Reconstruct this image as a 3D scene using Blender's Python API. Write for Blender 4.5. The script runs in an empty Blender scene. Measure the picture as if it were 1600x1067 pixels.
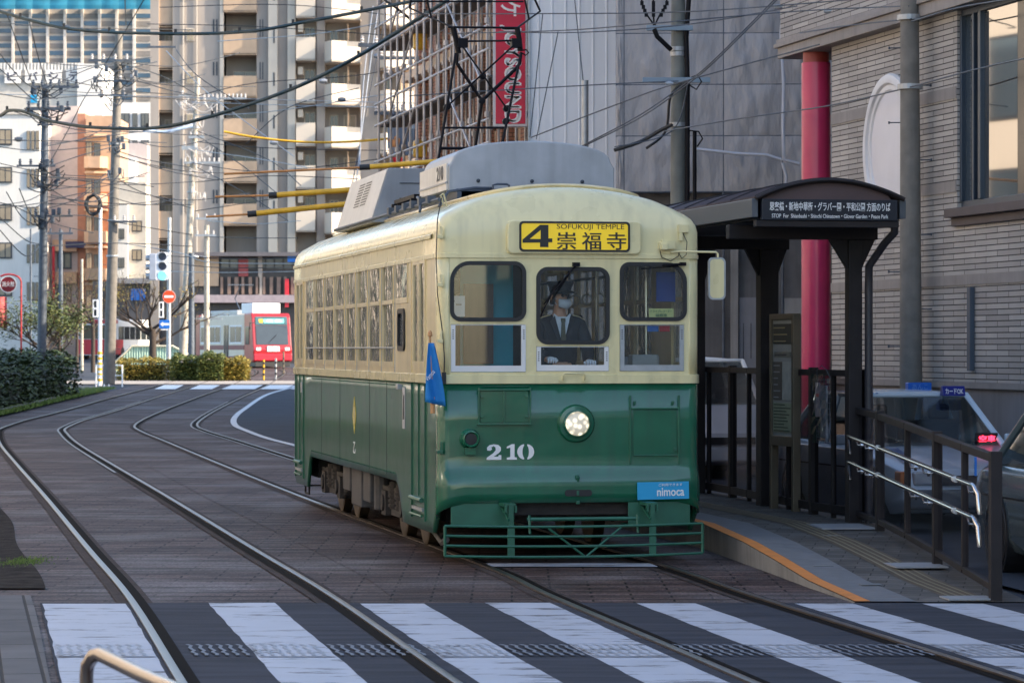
import bpy, bmesh, math, random
from mathutils import Vector, Matrix
from math import pi, radians as R, sin, cos, atan2, sqrt, tan
random.seed(7)
sc = bpy.context.scene
COL = sc.collection
# ------------------------------------------------------------------ camera, sky, sun, exposure
F = 4886.0; H = 1.85                       # focal length in photo pixels, eye height
cam = bpy.data.cameras.new("camera"); co = bpy.data.objects.new("camera", cam); COL.objects.link(co)
co.location = (0, 0, H); co.rotation_euler = (R(90), 0, 0)
cam.sensor_width = 36; cam.lens = 36*F/1600; cam.shift_y = 11.5/1600
cam.clip_start = .5; cam.clip_end = 3000
cam.dof.use_dof = True; cam.dof.focus_distance = 27.5; cam.dof.aperture_fstop = 8.0
sc.camera = co
w = bpy.data.worlds.new("World"); sc.world = w; w.use_nodes = True
nt = w.node_tree; bg = nt.nodes["Background"]; sky = nt.nodes.new("ShaderNodeTexSky")
sky.sky_type = 'NISHITA'; sky.sun_disc = False; sky.sun_elevation = R(27); sky.sun_rotation = R(103)
sky.air_density = 1.0; sky.dust_density = 1.5; sky.ozone_density = 1.0
nt.links.new(sky.outputs[0], bg.inputs[0]); bg.inputs[1].default_value = .15
sl = bpy.data.lights.new("sun", 'SUN'); sl.energy = 3.1; sl.angle = R(.5); sl.color = (1, .84, .64)
so = bpy.data.objects.new("sun", sl); COL.objects.link(so)
sd = Vector((.975*cos(R(27)), -.22*cos(R(27)), sin(R(27))))
so.rotation_euler = sd.to_track_quat('Z', 'Y').to_euler()
sc.view_settings.view_transform = 'Standard'; sc.view_settings.look = 'None'
sc.view_settings.gamma = 1; sc.view_settings.exposure = 1.6
sc.cycles.max_bounces = 8; sc.cycles.transparent_max_bounces = 16
sc.cycles.use_denoising = True

# ------------------------------------------------------------------ helpers
def gz(Y): return max(0.0, Y-75)*.0071
def G(x, y):
    Z = H*F/(y-545)
    if Z > 75: Z = F*(H+.0071*75)/((y-545)+.0071*F)
    return ((x-800)*Z/F, Z)
def P(x, y, Z): return ((x-800)*Z/F, Z, H-(y-545)*Z/F)
def PX(x, Z): return (x-800)*Z/F
def PZ(y, Z): return H-(y-545)*Z/F

class MB:
    def __init__(s): s.v = []; s.f = []
    def add(s, vs, fs):
        n = len(s.v); s.v += [tuple(v) for v in vs]; s.f += [tuple(i+n for i in f) for f in fs]; return s
    def box(s, x0, x1, y0, y1, z0, z1, M=None):
        vs = [Vector((x, y, z)) for z in (z0, z1) for y in (y0, y1) for x in (x0, x1)]
        if M: vs = [M @ v for v in vs]
        return s.add(vs, [(0,2,3,1),(4,5,7,6),(0,1,5,4),(2,6,7,3),(0,4,6,2),(1,3,7,5)])
    def cb(s, c, sz, rz=0, rx=0, ry=0):
        M = Matrix.Translation(c) @ Matrix.Rotation(rz, 4, 'Z') @ Matrix.Rotation(ry, 4, 'Y') @ Matrix.Rotation(rx, 4, 'X')
        return s.box(-sz[0]/2, sz[0]/2, -sz[1]/2, sz[1]/2, -sz[2]/2, sz[2]/2, M)
    def tube(s, pts, r, n=8, r1=None, close=False):
        pts = [Vector(p) for p in pts]; m = len(pts); rings = []; up = None
        for i, p in enumerate(pts):
            if close: t = (pts[(i+1) % m]-pts[i-1])
            else: t = pts[min(i+1, m-1)]-pts[max(i-1, 0)]
            if t.length < 1e-9: t = Vector((0, 0, 1))
            t.normalize()
            if up is None: up = Vector((0, 0, 1)) if abs(t.z) < .9 else Vector((1, 0, 0))
            a = t.cross(up)
            if a.length < 1e-4: a = t.cross(Vector((0, 1, 0)))
            a.normalize(); b = a.cross(t).normalized(); up = b
            rr = r if r1 is None else r+(r1-r)*i/max(1, m-1)
            rings.append([p+a*cos(2*pi*k/n)*rr+b*sin(2*pi*k/n)*rr for k in range(n)])
        vs = [v for ring in rings for v in ring]; fs = []
        for i in range(m if close else m-1):
            j = (i+1) % m
            for k in range(n):
                l = (k+1) % n; fs.append((i*n+k, i*n+l, j*n+l, j*n+k))
        if not close: fs += [tuple(range(n-1, -1, -1)), tuple((m-1)*n+k for k in range(n))]
        return s.add(vs, fs)
    def cyl(s, a, b, r, n=16, r1=None): return s.tube([a, b], r, n, r1)
    def prism(s, poly, axis, a, b):
        n = len(poly)
        def mk(p, t): return {'y': (p[0], t, p[1]), 'x': (t, p[0], p[1]), 'z': (p[0], p[1], t)}[axis]
        vs = [mk(p, a) for p in poly]+[mk(p, b) for p in poly]
        fs = [tuple(range(n)), tuple(range(2*n-1, n-1, -1))]+[(i, i+n, (i+1) % n+n, (i+1) % n) for i in range(n)]
        return s.add(vs, fs)
    def lathe(s, prof, M, n=24):
        vs = []; m = len(prof)
        for (r, z) in prof:
            for k in range(n): vs.append(M @ Vector((r*cos(2*pi*k/n), r*sin(2*pi*k/n), z)))
        fs = [(i*n+k, i*n+(k+1) % n, (i+1)*n+(k+1) % n, (i+1)*n+k) for i in range(m-1) for k in range(n)]
        fs += [tuple(range(n-1, -1, -1)), tuple((m-1)*n+k for k in range(n))]
        return s.add(vs, fs)
    def grid(s, fn, nu, nv, skip=None, wrap=False):
        vs = [fn(i, j) for j in range(nv+1) for i in range(nu+1)]
        fs = [(j*(nu+1)+i, j*(nu+1)+i+1, (j+1)*(nu+1)+i+1, (j+1)*(nu+1)+i) for j in range(nv) for i in range(nu) if not (skip and skip(i, j))]
        return s.add(vs, fs)
    def quad(s, a, b, c, d): return s.add([a, b, c, d], [(0, 1, 2, 3)])
    def build(s, name, mat, parent=None, smooth=False, bevel=0, solid=0, fix=True, off=-1, sub=0):
        me = bpy.data.meshes.new(name); me.from_pydata(s.v, [], s.f)
        if fix:
            bm = bmesh.new(); bm.from_mesh(me)
            if solid or smooth: bmesh.ops.remove_doubles(bm, verts=bm.verts, dist=1e-5)
            if not solid: bmesh.ops.recalc_face_normals(bm, faces=bm.faces)
            bm.to_mesh(me); bm.free()
        me.materials.append(mat)
        if smooth:
            me.shade_smooth()
            try: me.set_sharp_from_angle(angle=R(smooth if smooth > 1 else 40))
            except Exception: pass
        o = bpy.data.objects.new(name, me); COL.objects.link(o)
        if parent: o.parent = parent
        if solid:
            m = o.modifiers.new("s", 'SOLIDIFY'); m.thickness = solid; m.offset = off
        if bevel:
            m = o.modifiers.new("b", 'BEVEL'); m.width = bevel; m.segments = 2; m.limit_method = 'ANGLE'; m.angle_limit = R(40); m.harden_normals = False
        if sub:
            m = o.modifiers.new("u", 'SUBSURF'); m.levels = sub; m.render_levels = sub
        return o

def tag(o, label=None, cat=None, group=None, kind=None):
    if label: o['label'] = label
    if cat: o['category'] = cat
    if group: o['group'] = group
    if kind: o['kind'] = kind
    return o
def thing(name, label, cat, loc=(0, 0, 0), rz=0, group=None):
    o = bpy.data.objects.new(name, None); COL.objects.link(o); o.location = loc; o.rotation_euler = (0, 0, rz)
    o.empty_display_size = .2
    return tag(o, label, cat, group)
def dup(o, parent=None):
    c = o.copy(); COL.objects.link(c)
    if parent: c.parent = parent
    for ch in list(o.children): dup(ch, c)
    return c
def rrect(x0, x1, z0, z1, r, n=6):
    rs = r if isinstance(r, (list, tuple)) else [r]*4    # bl, br, tr, tl
    out = []
    for (cx, cz, a0, rr) in ((x0, z0, 180, rs[0]), (x1, z0, 270, rs[1]), (x1, z1, 0, rs[2]), (x0, z1, 90, rs[3])):
        mx = cx+rr if cx == x0 else cx-rr; mz = cz+rr if cz == z0 else cz-rr
        for k in range(n+1):
            a = R(a0+90*k/n); out.append((mx+rr*cos(a), mz+rr*sin(a)))
    return out
def flat(loops, ext=0):
    """filled 2D outlines (inner loops become holes) -> MB in local x,z, thickness 2*ext about y=0"""
    cu = bpy.data.curves.new("t", 'CURVE'); cu.dimensions = '2D'; cu.fill_mode = 'BOTH'; cu.extrude = ext
    for lp in loops:
        sp = cu.splines.new('POLY'); sp.points.add(len(lp)-1); sp.use_cyclic_u = True
        for i, p in enumerate(lp): sp.points[i].co = (p[0], p[1], 0, 1)
    return fromcurve(cu)
def fromcurve(cu):
    ob = bpy.data.objects.new("t", cu); COL.objects.link(ob)
    dg = bpy.context.evaluated_depsgraph_get(); dg.update()
    me = bpy.data.meshes.new_from_object(ob.evaluated_get(dg))
    m = MB(); m.v = [(v.co.x, -v.co.z, v.co.y) for v in me.vertices]; m.f = [tuple(p.vertices) for p in me.polygons]
    bpy.data.objects.remove(ob); bpy.data.curves.remove(cu); bpy.data.meshes.remove(me)
    return m
def text(body, x0, x1, z0, z1, bold=0, ext=.002, shear=0, keep=False):
    """text mesh in local x,z fitted to the box, facing -y"""
    cu = bpy.data.curves.new("t", 'FONT'); cu.body = body; cu.size = 1; cu.extrude = ext*10; cu.offset = bold; cu.shear = shear
    cu.resolution_u = 3
    m = fromcurve(cu)
    xs = [v[0] for v in m.v]; zs = [v[2] for v in m.v]; a, b, c, d = min(xs), max(xs), min(zs), max(zs)
    sx = (x1-x0)/(b-a); sz = (z1-z0)/(d-c)
    if keep: sx = sz = min(sx, sz)
    m.v = [(x0+(v[0]-a)*sx, v[1]*.1, z0+(v[2]-c)*sz) for v in m.v]
    return m
def mv(m, dx=0, dy=0, dz=0, M=None):
    m.v = [tuple((M @ Vector(v)) if M else Vector((v[0]+dx, v[1]+dy, v[2]+dz))) for v in m.v]; return m

# ------------------------------------------------------------------ materials
def srgb(r, g, b):
    f = lambda c: (c/255/12.92 if c/255 <= .04045 else ((c/255+.055)/1.055)**2.4)
    return (f(r), f(g), f(b))
def mat(name, col, rough=.6, metal=0, var=.12, scale=3, bump=0, bs=40, coat=0, emit=0, spec=.5, stretch=None, streak=0, var2=0, bw=None):
    m = bpy.data.materials.new(name); m.use_nodes = True; t = m.node_tree; N = t.nodes; L = t.links; b = N["Principled BSDF"]
    b.inputs["Roughness"].default_value = rough; b.inputs["Metallic"].default_value = metal
    b.inputs["Specular IOR Level"].default_value = spec
    if coat: b.inputs["Coat Weight"].default_value = coat; b.inputs["Coat Roughness"].default_value = .06
    tc = N.new("ShaderNodeTexCoord"); vec = tc.outputs["Object"]
    if stretch:
        mp = N.new("ShaderNodeMapping"); mp.inputs["Scale"].default_value = stretch; L.new(vec, mp.inputs[0]); vec = mp.outputs[0]
    c1 = tuple(max(0, c*(1-var)) for c in col)+(1,); c2 = tuple(min(1, c*(1+var)) for c in col)+(1,)
    n = N.new("ShaderNodeTexNoise"); n.inputs["Scale"].default_value = scale; n.inputs["Detail"].default_value = 6; L.new(vec, n.inputs["Vector"])
    rp = N.new("ShaderNodeMapRange"); rp.inputs[1].default_value = .3; rp.inputs[2].default_value = .7; L.new(n.outputs[0], rp.inputs[0])
    mx = N.new("ShaderNodeMix"); mx.data_type = 'RGBA'; mx.inputs[6].default_value = c1; mx.inputs[7].default_value = c2
    L.new(rp.outputs[0], mx.inputs[0]); out = mx.outputs[2]
    if streak:
        mp = N.new("ShaderNodeMapping"); mp.inputs["Scale"].default_value = (9, 9, .7); L.new(tc.outputs["Object"], mp.inputs[0])
        n2 = N.new("ShaderNodeTexNoise"); n2.inputs["Scale"].default_value = 1; n2.inputs["Detail"].default_value = 5; L.new(mp.outputs[0], n2.inputs["Vector"])
        r2 = N.new("ShaderNodeMapRange"); r2.inputs[1].default_value = .48; r2.inputs[2].default_value = .75; r2.inputs[4].default_value = streak; L.new(n2.outputs[0], r2.inputs[0])
        m2 = N.new("ShaderNodeMix"); m2.data_type = 'RGBA'; L.new(r2.outputs[0], m2.inputs[0]); L.new(out, m2.inputs[6])
        m2.inputs[7].default_value = tuple(c*.45+.02 for c in col)+(1,); out = m2.outputs[2]
    L.new(out, b.inputs["Base Color"])
    rr = N.new("ShaderNodeMapRange"); rr.inputs[3].default_value = max(.02, rough*.8); rr.inputs[4].default_value = min(1, rough*1.2); L.new(n.outputs[0], rr.inputs[0]); L.new(rr.outputs[0], b.inputs["Roughness"])
    if bump:
        n3 = N.new("ShaderNodeTexNoise"); n3.inputs["Scale"].default_value = bs; n3.inputs["Detail"].default_value = 4; L.new(vec, n3.inputs["Vector"])
        bp = N.new("ShaderNodeBump"); bp.inputs["Strength"].default_value = bump; bp.inputs["Distance"].default_value = bw or .01; L.new(n3.outputs[0], bp.inputs["Height"]); L.new(bp.outputs[0], b.inputs["Normal"])
    if emit:
        L.new(out, b.inputs["Emission Color"]); b.inputs["Emission Strength"].default_value = emit
    return m
def brickmat(name, c1, c2, cm, bw, rh, mortar=.006, rough=.7, axes='xz', bump=.5, var=.25, off=.5, nscale=1.5, spec=.3, rot=0, patch=None, patch_s=.4, dist=0.006, rows=False):
    m = bpy.data.materials.new(name); m.use_nodes = True; t = m.node_tree; N = t.nodes; L = t.links; b = N["Principled BSDF"]
    b.inputs["Specular IOR Level"].default_value = spec
    tc = N.new("ShaderNodeTexCoord"); sp = N.new("ShaderNodeSeparateXYZ"); cb = N.new("ShaderNodeCombineXYZ")
    L.new(tc.outputs["Object"], sp.inputs[0])
    if axes == 'xz':
        ad = N.new("ShaderNodeMath"); ad.operation = 'ADD'; L.new(sp.outputs[0], ad.inputs[0]); L.new(sp.outputs[1], ad.inputs[1]); L.new(ad.outputs[0], cb.inputs[0]); L.new(sp.outputs[2], cb.inputs[1])
    else:
        L.new(sp.outputs[0], cb.inputs[0]); L.new(sp.outputs[1], cb.inputs[1])
    vec = cb.outputs[0]
    if rot:
        mp = N.new("ShaderNodeMapping"); mp.inputs["Rotation"].default_value = (0, 0, rot); L.new(vec, mp.inputs[0]); vec = mp.outputs[0]
    br = N.new("ShaderNodeTexBrick"); br.offset = off; br.inputs["Scale"].default_value = 1; br.inputs["Brick Width"].default_value = bw; br.inputs["Row Height"].default_value = rh
    br.inputs["Mortar Size"].default_value = mortar; br.inputs["Mortar Smooth"].default_value = .3
    br.inputs["Color1"].default_value = c1+(1,); br.inputs["Color2"].default_value = c2+(1,); br.inputs["Mortar"].default_value = cm+(1,)
    L.new(vec, br.inputs["Vector"])
    n = N.new("ShaderNodeTexNoise"); n.inputs["Scale"].default_value = nscale; n.inputs["Detail"].default_value = 8; n.inputs["Roughness"].default_value = .65; L.new(tc.outputs["Object"], n.inputs["Vector"])
    rp = N.new("ShaderNodeMapRange"); rp.inputs[1].default_value = .3; rp.inputs[2].default_value = .7; rp.inputs[3].default_value = 1-var; rp.inputs[4].default_value = 1+var; L.new(n.outputs[0], rp.inputs[0])
    mx = N.new("ShaderNodeVectorMath"); mx.operation = 'SCALE'; L.new(br.outputs[0], mx.inputs[0]); L.new(rp.outputs[0], mx.inputs[3]); out = mx.outputs[0]
    if patch:
        n4 = N.new("ShaderNodeTexNoise"); n4.inputs["Scale"].default_value = patch_s; n4.inputs["Detail"].default_value = 4; L.new(tc.outputs["Object"], n4.inputs["Vector"])
        r4 = N.new("ShaderNodeMapRange"); r4.inputs[1].default_value = .48; r4.inputs[2].default_value = .66; r4.inputs[4].default_value = .75; L.new(n4.outputs[0], r4.inputs[0])
        m4 = N.new("ShaderNodeMix"); m4.data_type = 'RGBA'; L.new(r4.outputs[0], m4.inputs[0]); L.new(out, m4.inputs[6]); m4.inputs[7].default_value = patch+(1,)
        m5 = N.new("ShaderNodeVectorMath"); m5.operation = 'MULTIPLY'; out = m4.outputs[2]
    if rows:
        n7 = N.new("ShaderNodeTexNoise"); n7.inputs["Scale"].default_value = 55; n7.inputs["Detail"].default_value = 3; L.new(tc.outputs["Object"], n7.inputs["Vector"])
        r7 = N.new("ShaderNodeMapRange"); r7.inputs[1].default_value = .35; r7.inputs[2].default_value = .68; r7.inputs[3].default_value = .6; r7.inputs[4].default_value = 1.7; L.new(n7.outputs[0], r7.inputs[0])
        s7 = N.new("ShaderNodeVectorMath"); s7.operation = 'SCALE'; L.new(out, s7.inputs[0]); L.new(r7.outputs[0], s7.inputs[3]); out = s7.outputs[0]
        mp6 = N.new("ShaderNodeMapping"); mp6.inputs["Scale"].default_value = (.55, 5.5, 1); L.new(tc.outputs["Object"], mp6.inputs[0])
        n6 = N.new("ShaderNodeTexNoise"); n6.inputs["Scale"].default_value = 1; n6.inputs["Detail"].default_value = 8; n6.inputs["Roughness"].default_value = .7; L.new(mp6.outputs[0], n6.inputs["Vector"])
        r6 = N.new("ShaderNodeMapRange"); r6.inputs[1].default_value = .36; r6.inputs[2].default_value = .64; r6.inputs[3].default_value = .35; r6.inputs[4].default_value = 1.75; L.new(n6.outputs[0], r6.inputs[0])
        s6 = N.new("ShaderNodeVectorMath"); s6.operation = 'SCALE'; L.new(out, s6.inputs[0]); L.new(r6.outputs[0], s6.inputs[3]); out = s6.outputs[0]
    L.new(out, b.inputs["Base Color"]); b.inputs["Roughness"].default_value = rough
    n3 = N.new("ShaderNodeTexNoise"); n3.inputs["Scale"].default_value = 30; n3.inputs["Detail"].default_value = 5; L.new(tc.outputs["Object"], n3.inputs["Vector"])
    ml = N.new("ShaderNodeMath"); ml.operation = 'MULTIPLY_ADD'; L.new(n3.outputs[0], ml.inputs[0]); ml.inputs[1].default_value = .5
    iv = N.new("ShaderNodeMath"); iv.operation = 'SUBTRACT'; iv.inputs[0].default_value = 1; L.new(br.outputs[1], iv.inputs[1]); L.new(iv.outputs[0], ml.inputs[2])
    bp = N.new("ShaderNodeBump"); bp.inputs["Strength"].default_value = bump; bp.inputs["Distance"].default_value = dist; L.new(ml.outputs[0], bp.inputs["Height"]); L.new(bp.outputs[0], b.inputs["Normal"])
    return m
def glass(name, tint=(.6, .65, .65), refl=.12, rough=.02, wob=0, mxr=1):
    m = bpy.data.materials.new(name); m.use_nodes = True; t = m.node_tree; N = t.nodes; L = t.links; N.clear()
    o = N.new("ShaderNodeOutputMaterial"); tr = N.new("ShaderNodeBsdfTransparent"); gl = N.new("ShaderNodeBsdfGlossy"); mx = N.new("ShaderNodeMixShader")
    tr.inputs[0].default_value = tint+(1,); gl.inputs["Roughness"].default_value = rough; gl.inputs[0].default_value = (.95, .97, 1, 1)
    lw = N.new("ShaderNodeLayerWeight"); lw.inputs[0].default_value = .5; pw = N.new("ShaderNodeMath"); pw.operation = 'POWER'; pw.inputs[1].default_value = 4.5; L.new(lw.outputs["Facing"], pw.inputs[0])
    mr = N.new("ShaderNodeMapRange"); mr.inputs[3].default_value = refl; mr.inputs[4].default_value = mxr; L.new(pw.outputs[0], mr.inputs[0])
    if wob:
        tc = N.new("ShaderNodeTexCoord"); n = N.new("ShaderNodeTexNoise"); mpw = N.new("ShaderNodeMapping"); mpw.inputs["Scale"].default_value = (1, 2.5, 1.2); L.new(tc.outputs["Object"], mpw.inputs[0]); n.inputs["Scale"].default_value = 2.6; n.inputs["Detail"].default_value = 3; L.new(mpw.outputs[0], n.inputs["Vector"])
        bp = N.new("ShaderNodeBump"); bp.inputs["Strength"].default_value = wob; bp.inputs["Distance"].default_value = .05; L.new(n.outputs[0], bp.inputs["Height"]); L.new(bp.outputs[0], gl.inputs["Normal"])
    L.new(mr.outputs[0], mx.inputs[0]); L.new(tr.outputs[0], mx.inputs[1]); L.new(gl.outputs[0], mx.inputs[2]); L.new(mx.outputs[0], o.inputs[0])
    return m
K = {}
K['asphalt'] = mat('asphalt', (.060, .066, .080), .9, spec=.12, var=.25, scale=1.2, bump=.5, bs=120, bw=.004)
K['concrete'] = mat('concrete', (.26, .25, .24), .85, var=.25, scale=1.5, bump=.3, bs=40, streak=.5)
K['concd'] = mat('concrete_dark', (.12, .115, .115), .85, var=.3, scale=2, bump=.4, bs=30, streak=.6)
K['pole'] = mat('pole_concrete', (.20, .185, .165), .8, var=.2, scale=6, bump=.3, bs=60, streak=.3)
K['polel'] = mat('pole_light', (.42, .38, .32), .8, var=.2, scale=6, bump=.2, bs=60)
K['white'] = mat('white_paint', (.78, .78, .77), .5, var=.05)
K['whitew'] = mat('white_wall', (.80, .77, .72), .8, var=.06, scale=.6, streak=.15)
K['black'] = mat('black_rubber', (.02, .02, .022), .5, var=.2)
K['blackm'] = mat('black_metal', (.008, .008, .011), .5, spec=.15, var=.3, scale=8)
K['steel'] = mat('steel', (.55, .54, .52), .22, metal=1, var=.1)
K['galv'] = mat('galvanised', (.42, .44, .46), .5, metal=.6, var=.15, scale=8)
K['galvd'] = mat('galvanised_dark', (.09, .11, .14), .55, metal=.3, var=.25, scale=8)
K['cream'] = mat('cream_paint', srgb(232, 220, 170), .28, var=.06, scale=2.2, coat=.4, streak=.30, bump=.1, bs=1.6, bw=.02)
K['creams'] = mat('cream_side_paint', srgb(232, 214, 168), .3, var=.08, scale=2.2, coat=.5, streak=.35)
K['green'] = mat('green_paint', (.0115, .125, .066), .22, var=.18, scale=2.2, coat=.6, bump=.22, bs=1.8, bw=.03, streak=.38)
K['greens'] = mat('green_side_paint', (.016, .12, .065), .3, var=.15, scale=2.5, coat=.5, streak=.4, bump=.3, bs=2.4, bw=.03)
K['greenl'] = mat('green_light_paint', (.022, .125, .078), .4, var=.15, scale=5)
K['roof'] = mat('grey_roof_paint', (.17, .18, .20), .6, var=.2, scale=3, streak=.25)
K['greyp'] = mat('grey_panel_paint', (.40, .42, .45), .45, metal=.1, var=.12, scale=4, streak=.3)
K['truck'] = mat('truck_grime', (.035, .03, .028), .75, var=.4, scale=8, bump=.4, bs=25)
K['glass'] = glass('tram_glass', (.93, .96, .96), .05)
K['glassr'] = glass('tram_side_glass', (.36, .38, .40), .10, .02, wob=1.0, mxr=.8)
K['glassb'] = mat('building_glass', (.05, .07, .09), .06, var=.3, scale=.3, spec=1)
K['frame'] = mat('dark_window_frame', (.05, .06, .075), .4, metal=.4)
K['brown'] = mat('brown_metal', (.032, .027, .028), .55, spec=.2, var=.2, scale=5, streak=.2)
K['bronze'] = mat('bronze_metal', (.17, .14, .10), .45, metal=.4, var=.15)
K['red'] = mat('red_paint', (.62, .03, .05), .4, var=.08)
K['yellow'] = mat('yellow_insulator', (.72, .42, .03), .4, var=.12, scale=6)
K['orange'] = mat('orange_line', (.72, .25, .05), .6, var=.12, scale=6, bump=.2)
K['wire'] = mat('wire_black', (.02, .022, .025), .5, var=.1)
K['cable'] = mat('teal_cable', (.02, .05, .065), .45, var=.3, scale=4)
K['teal'] = mat('teal_panel', (.01, .36, .48), .5, var=.1)
K['wood'] = mat('wood', (.10, .045, .028), .5, var=.35, scale=2, stretch=(12, 12, 1))
K['signw'] = mat('sign_white', (.85, .85, .85), .5, var=.02)
K['signblue'] = mat('sign_blue', (.01, .16, .62), .4, var=.05)
K['cyan'] = mat('cyan_sign', (.02, .36, .68), .4, var=.05)
K['plant'] = mat('soil', (.05, .04, .03), .95, var=.3, scale=4, bump=.5, bs=20)
def leafmat(name, a, b):
    m = bpy.data.materials.new(name); m.use_nodes = True; t = m.node_tree; N = t.nodes; L = t.links; p = N["Principled BSDF"]
    g = N.new("ShaderNodeNewGeometry"); mx = N.new("ShaderNodeMix"); mx.data_type = 'RGBA'; mx.inputs[6].default_value = a+(1,); mx.inputs[7].default_value = b+(1,)
    L.new(g.outputs["Random Per Island"], mx.inputs[0]); L.new(mx.outputs[2], p.inputs["Base Color"]); p.inputs["Roughness"].default_value = .55
    return m
K['leafd'] = leafmat('leaf_dark', (.014, .030, .008), (.055, .085, .022))
K['leafy'] = leafmat('leaf_yellow_sunlit', (.15, .16, .03), (.42, .29, .06))
K['leafg'] = leafmat('leaf_green', (.04, .075, .018), (.19, .20, .05))
K['grass'] = leafmat('grass_blade', (.07, .14, .02), (.17, .25, .05))

# ------------------------------------------------------------------ the ground, tracks and paving
def cr(pts, n=10):
    out = []; p = [pts[0]]+list(pts)+[pts[-1]]
    for i in range(1, len(p)-2):
        a, b, c, d = [Vector(q) for q in p[i-1:i+3]]
        for k in range(n):
            t = k/n; out.append(.5*((2*b)+(c-a)*t+(2*a-5*b+4*c-d)*t*t+(3*b-a-3*c+d)*t**3))
    out.append(Vector(p[-2])); return out
def offs(line, o):
    out = []
    for i, p in enumerate(line):
        t = line[min(i+1, len(line)-1)]-line[max(i-1, 0)]; t.normalize(); out.append(Vector((p.x+t.y*o, p.y-t.x*o)))
    return out
def ribbon(la, lb, z, m=None):
    m = m or MB(); n = len(m.v)
    for a, b in zip(la, lb): m.v.append((a[0], a[1], z+gz(a[1]))); m.v.append((b[0], b[1], z+gz(b[1])))
    k = min(len(la), len(lb))
    m.f += [(n+2*i, n+2*i+1, n+2*i+3, n+2*i+2) for i in range(k-1)]
    return m
CL = cr([(1.2, 4), (.1, 10.5), (-1.07, 17.3), (-2.1, 23.3), (-3.18, 29), (-5.12, 39.3), (-7.1, 49.67), (-9.05, 60), (-10.35, 67.5), (-11.1, 72.5), (-11.6, 79), (-11.92, 88), (-12.7, 105), (-13.3, 120), (-14.2, 140), (-15.8, 165), (-19, 190), (-25, 215)])
CR = cr([(4.2, 4), (3.2, 10.5), (2.07, 17.4), (1.05, 23.3), (.42, 27.2), (-1.78, 38.5), (-3.95, 50.2), (-6.15, 62.3), (-7.55, 70), (-8.3, 75), (-8.75, 81), (-9.25, 91), (-9.95, 108), (-10.5, 123), (-11.4, 142), (-13, 168), (-16.5, 192), (-22.5, 216)])
g = MB(); ys = [-60, 0, 40, 75, 100, 130, 180, 260, 400, 1200]
g.grid(lambda i, j: ((-600, -60, 0, 60, 600)[i], ys[j], gz(ys[j])-.03), 4, len(ys)-1)
tag(g.build('ground', K['asphalt']), kind='structure')
sett = brickmat('stone_setts', (.055, .034, .031), (.092, .064, .058), (.010, .008, .008), .60, .19, .011, rough=.62, axes='xy', bump=.9, var=.42, nscale=1.1, patch=(.135, .118, .118), patch_s=.5, spec=.12, dist=.02, rows=True)
bed = MB(); ribbon(offs(CL, -1.75), offs(CL, 1.6), -.010, bed)
tag(bed.build('track_paving', sett), kind='structure')
bed = MB(); ribbon(offs(CR, -1.9), offs(CR, 1.75), -.006, bed); e_ = [v for v in offs(CR, 1.75) if 22.8 < v.y < 48]; ribbon(e_, [Vector((v.x+.9, v.y)) for v in e_], -.006, bed)
tag(bed.build('track_paving', sett), kind='structure')
# the carriageway right of the tracks with its white edge line
wl = [Vector(G(*p)) for p in [(500, 711), (462, 698.5), (411, 685), (381, 674), (363, 666), (359, 657), (365, 648), (377, 639), (411, 617.5), (451, 606), (480, 600)]]
wl = [Vector((7, 6)), Vector((4.2, 22)), Vector((2.6, 33)), Vector((-.6, 44.5))]+wl+[Vector((-5, 140)), Vector((-3, 170))]
wl = cr(wl, 6)
rd = MB(); ribbon(wl, [Vector((v.x+60, v.y)) for v in wl], .002, rd)
tag(rd.build('road', K['asphalt']), kind='structure')
worn = mat('worn_white_line', (.62, .64, .66), .6, var=.12, scale=5, bump=.3, bs=60)
i0 = 18
rb = MB(); ribbon(offs(wl, .02)[i0:], offs(wl, .17)[i0:], .007, rb)
tag(rb.build('road_edge_line', worn), kind='structure')
railm = mat('rail_steel', (.24, .20, .175), .36, metal=1, var=.15, scale=5)
groove = mat('rail_groove', (.012, .010, .009), .9, spec=.05, var=.4, scale=10)
railedge = mat('rail_edging', (.066, .052, .048), .85, spec=.1, var=.35, scale=4, bump=.6, bs=60)
for cl, nm in ((CL, 'left'), (CR, 'right')):
    for sgn in (-1, 1):
        a = offs(cl, sgn*.7175-.05*0); inner = -sgn
        m = MB(); e0 = offs(cl, sgn*.7175-.14); e1 = offs(cl, sgn*.7175+.12)
        tag(ribbon(e0, e1, -.001).build('rail_bedding', railedge), kind='structure')
        m = MB(); w0 = offs(cl, sgn*.7175); w1 = offs(cl, sgn*.7175+inner*.075)
        tag(ribbon(w0, w1, .004).build('rail_groove', groove), kind='structure')
        r0 = offs(cl, sgn*.7175+sgn*.004); r1 = offs(cl, sgn*.7175+sgn*.056)
        m = MB(); rm = offs(cl, sgn*.7175+sgn*.033)
        for i in range(len(r0)):
            z = gz(r0[i].y); m.v += [(r0[i].x, r0[i].y, z+.004), (r0[i].x, r0[i].y, z+.016), (rm[i].x, rm[i].y, z+.021), (r1[i].x, r1[i].y, z+.015), (r1[i].x, r1[i].y, z+.002)]
        for i in range(len(r0)-1):
            for k in range(4): m.f.append((i*5+k, i*5+k+1, i*5+k+6, i*5+k+5))
        tag(m.build('rail', railm, smooth=60, fix=False), kind='structure')
        if sgn < 0: continue
        k0 = [v for v in offs(cl, sgn*.7175+inner*.10) if 46 < v.y < 100]; k1 = [v for v in offs(cl, sgn*.7175+inner*.14) if 46 < v.y < 100]
        tag(ribbon(k0, k1, .008).build('guard_rail', railm), kind='structure')
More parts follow.
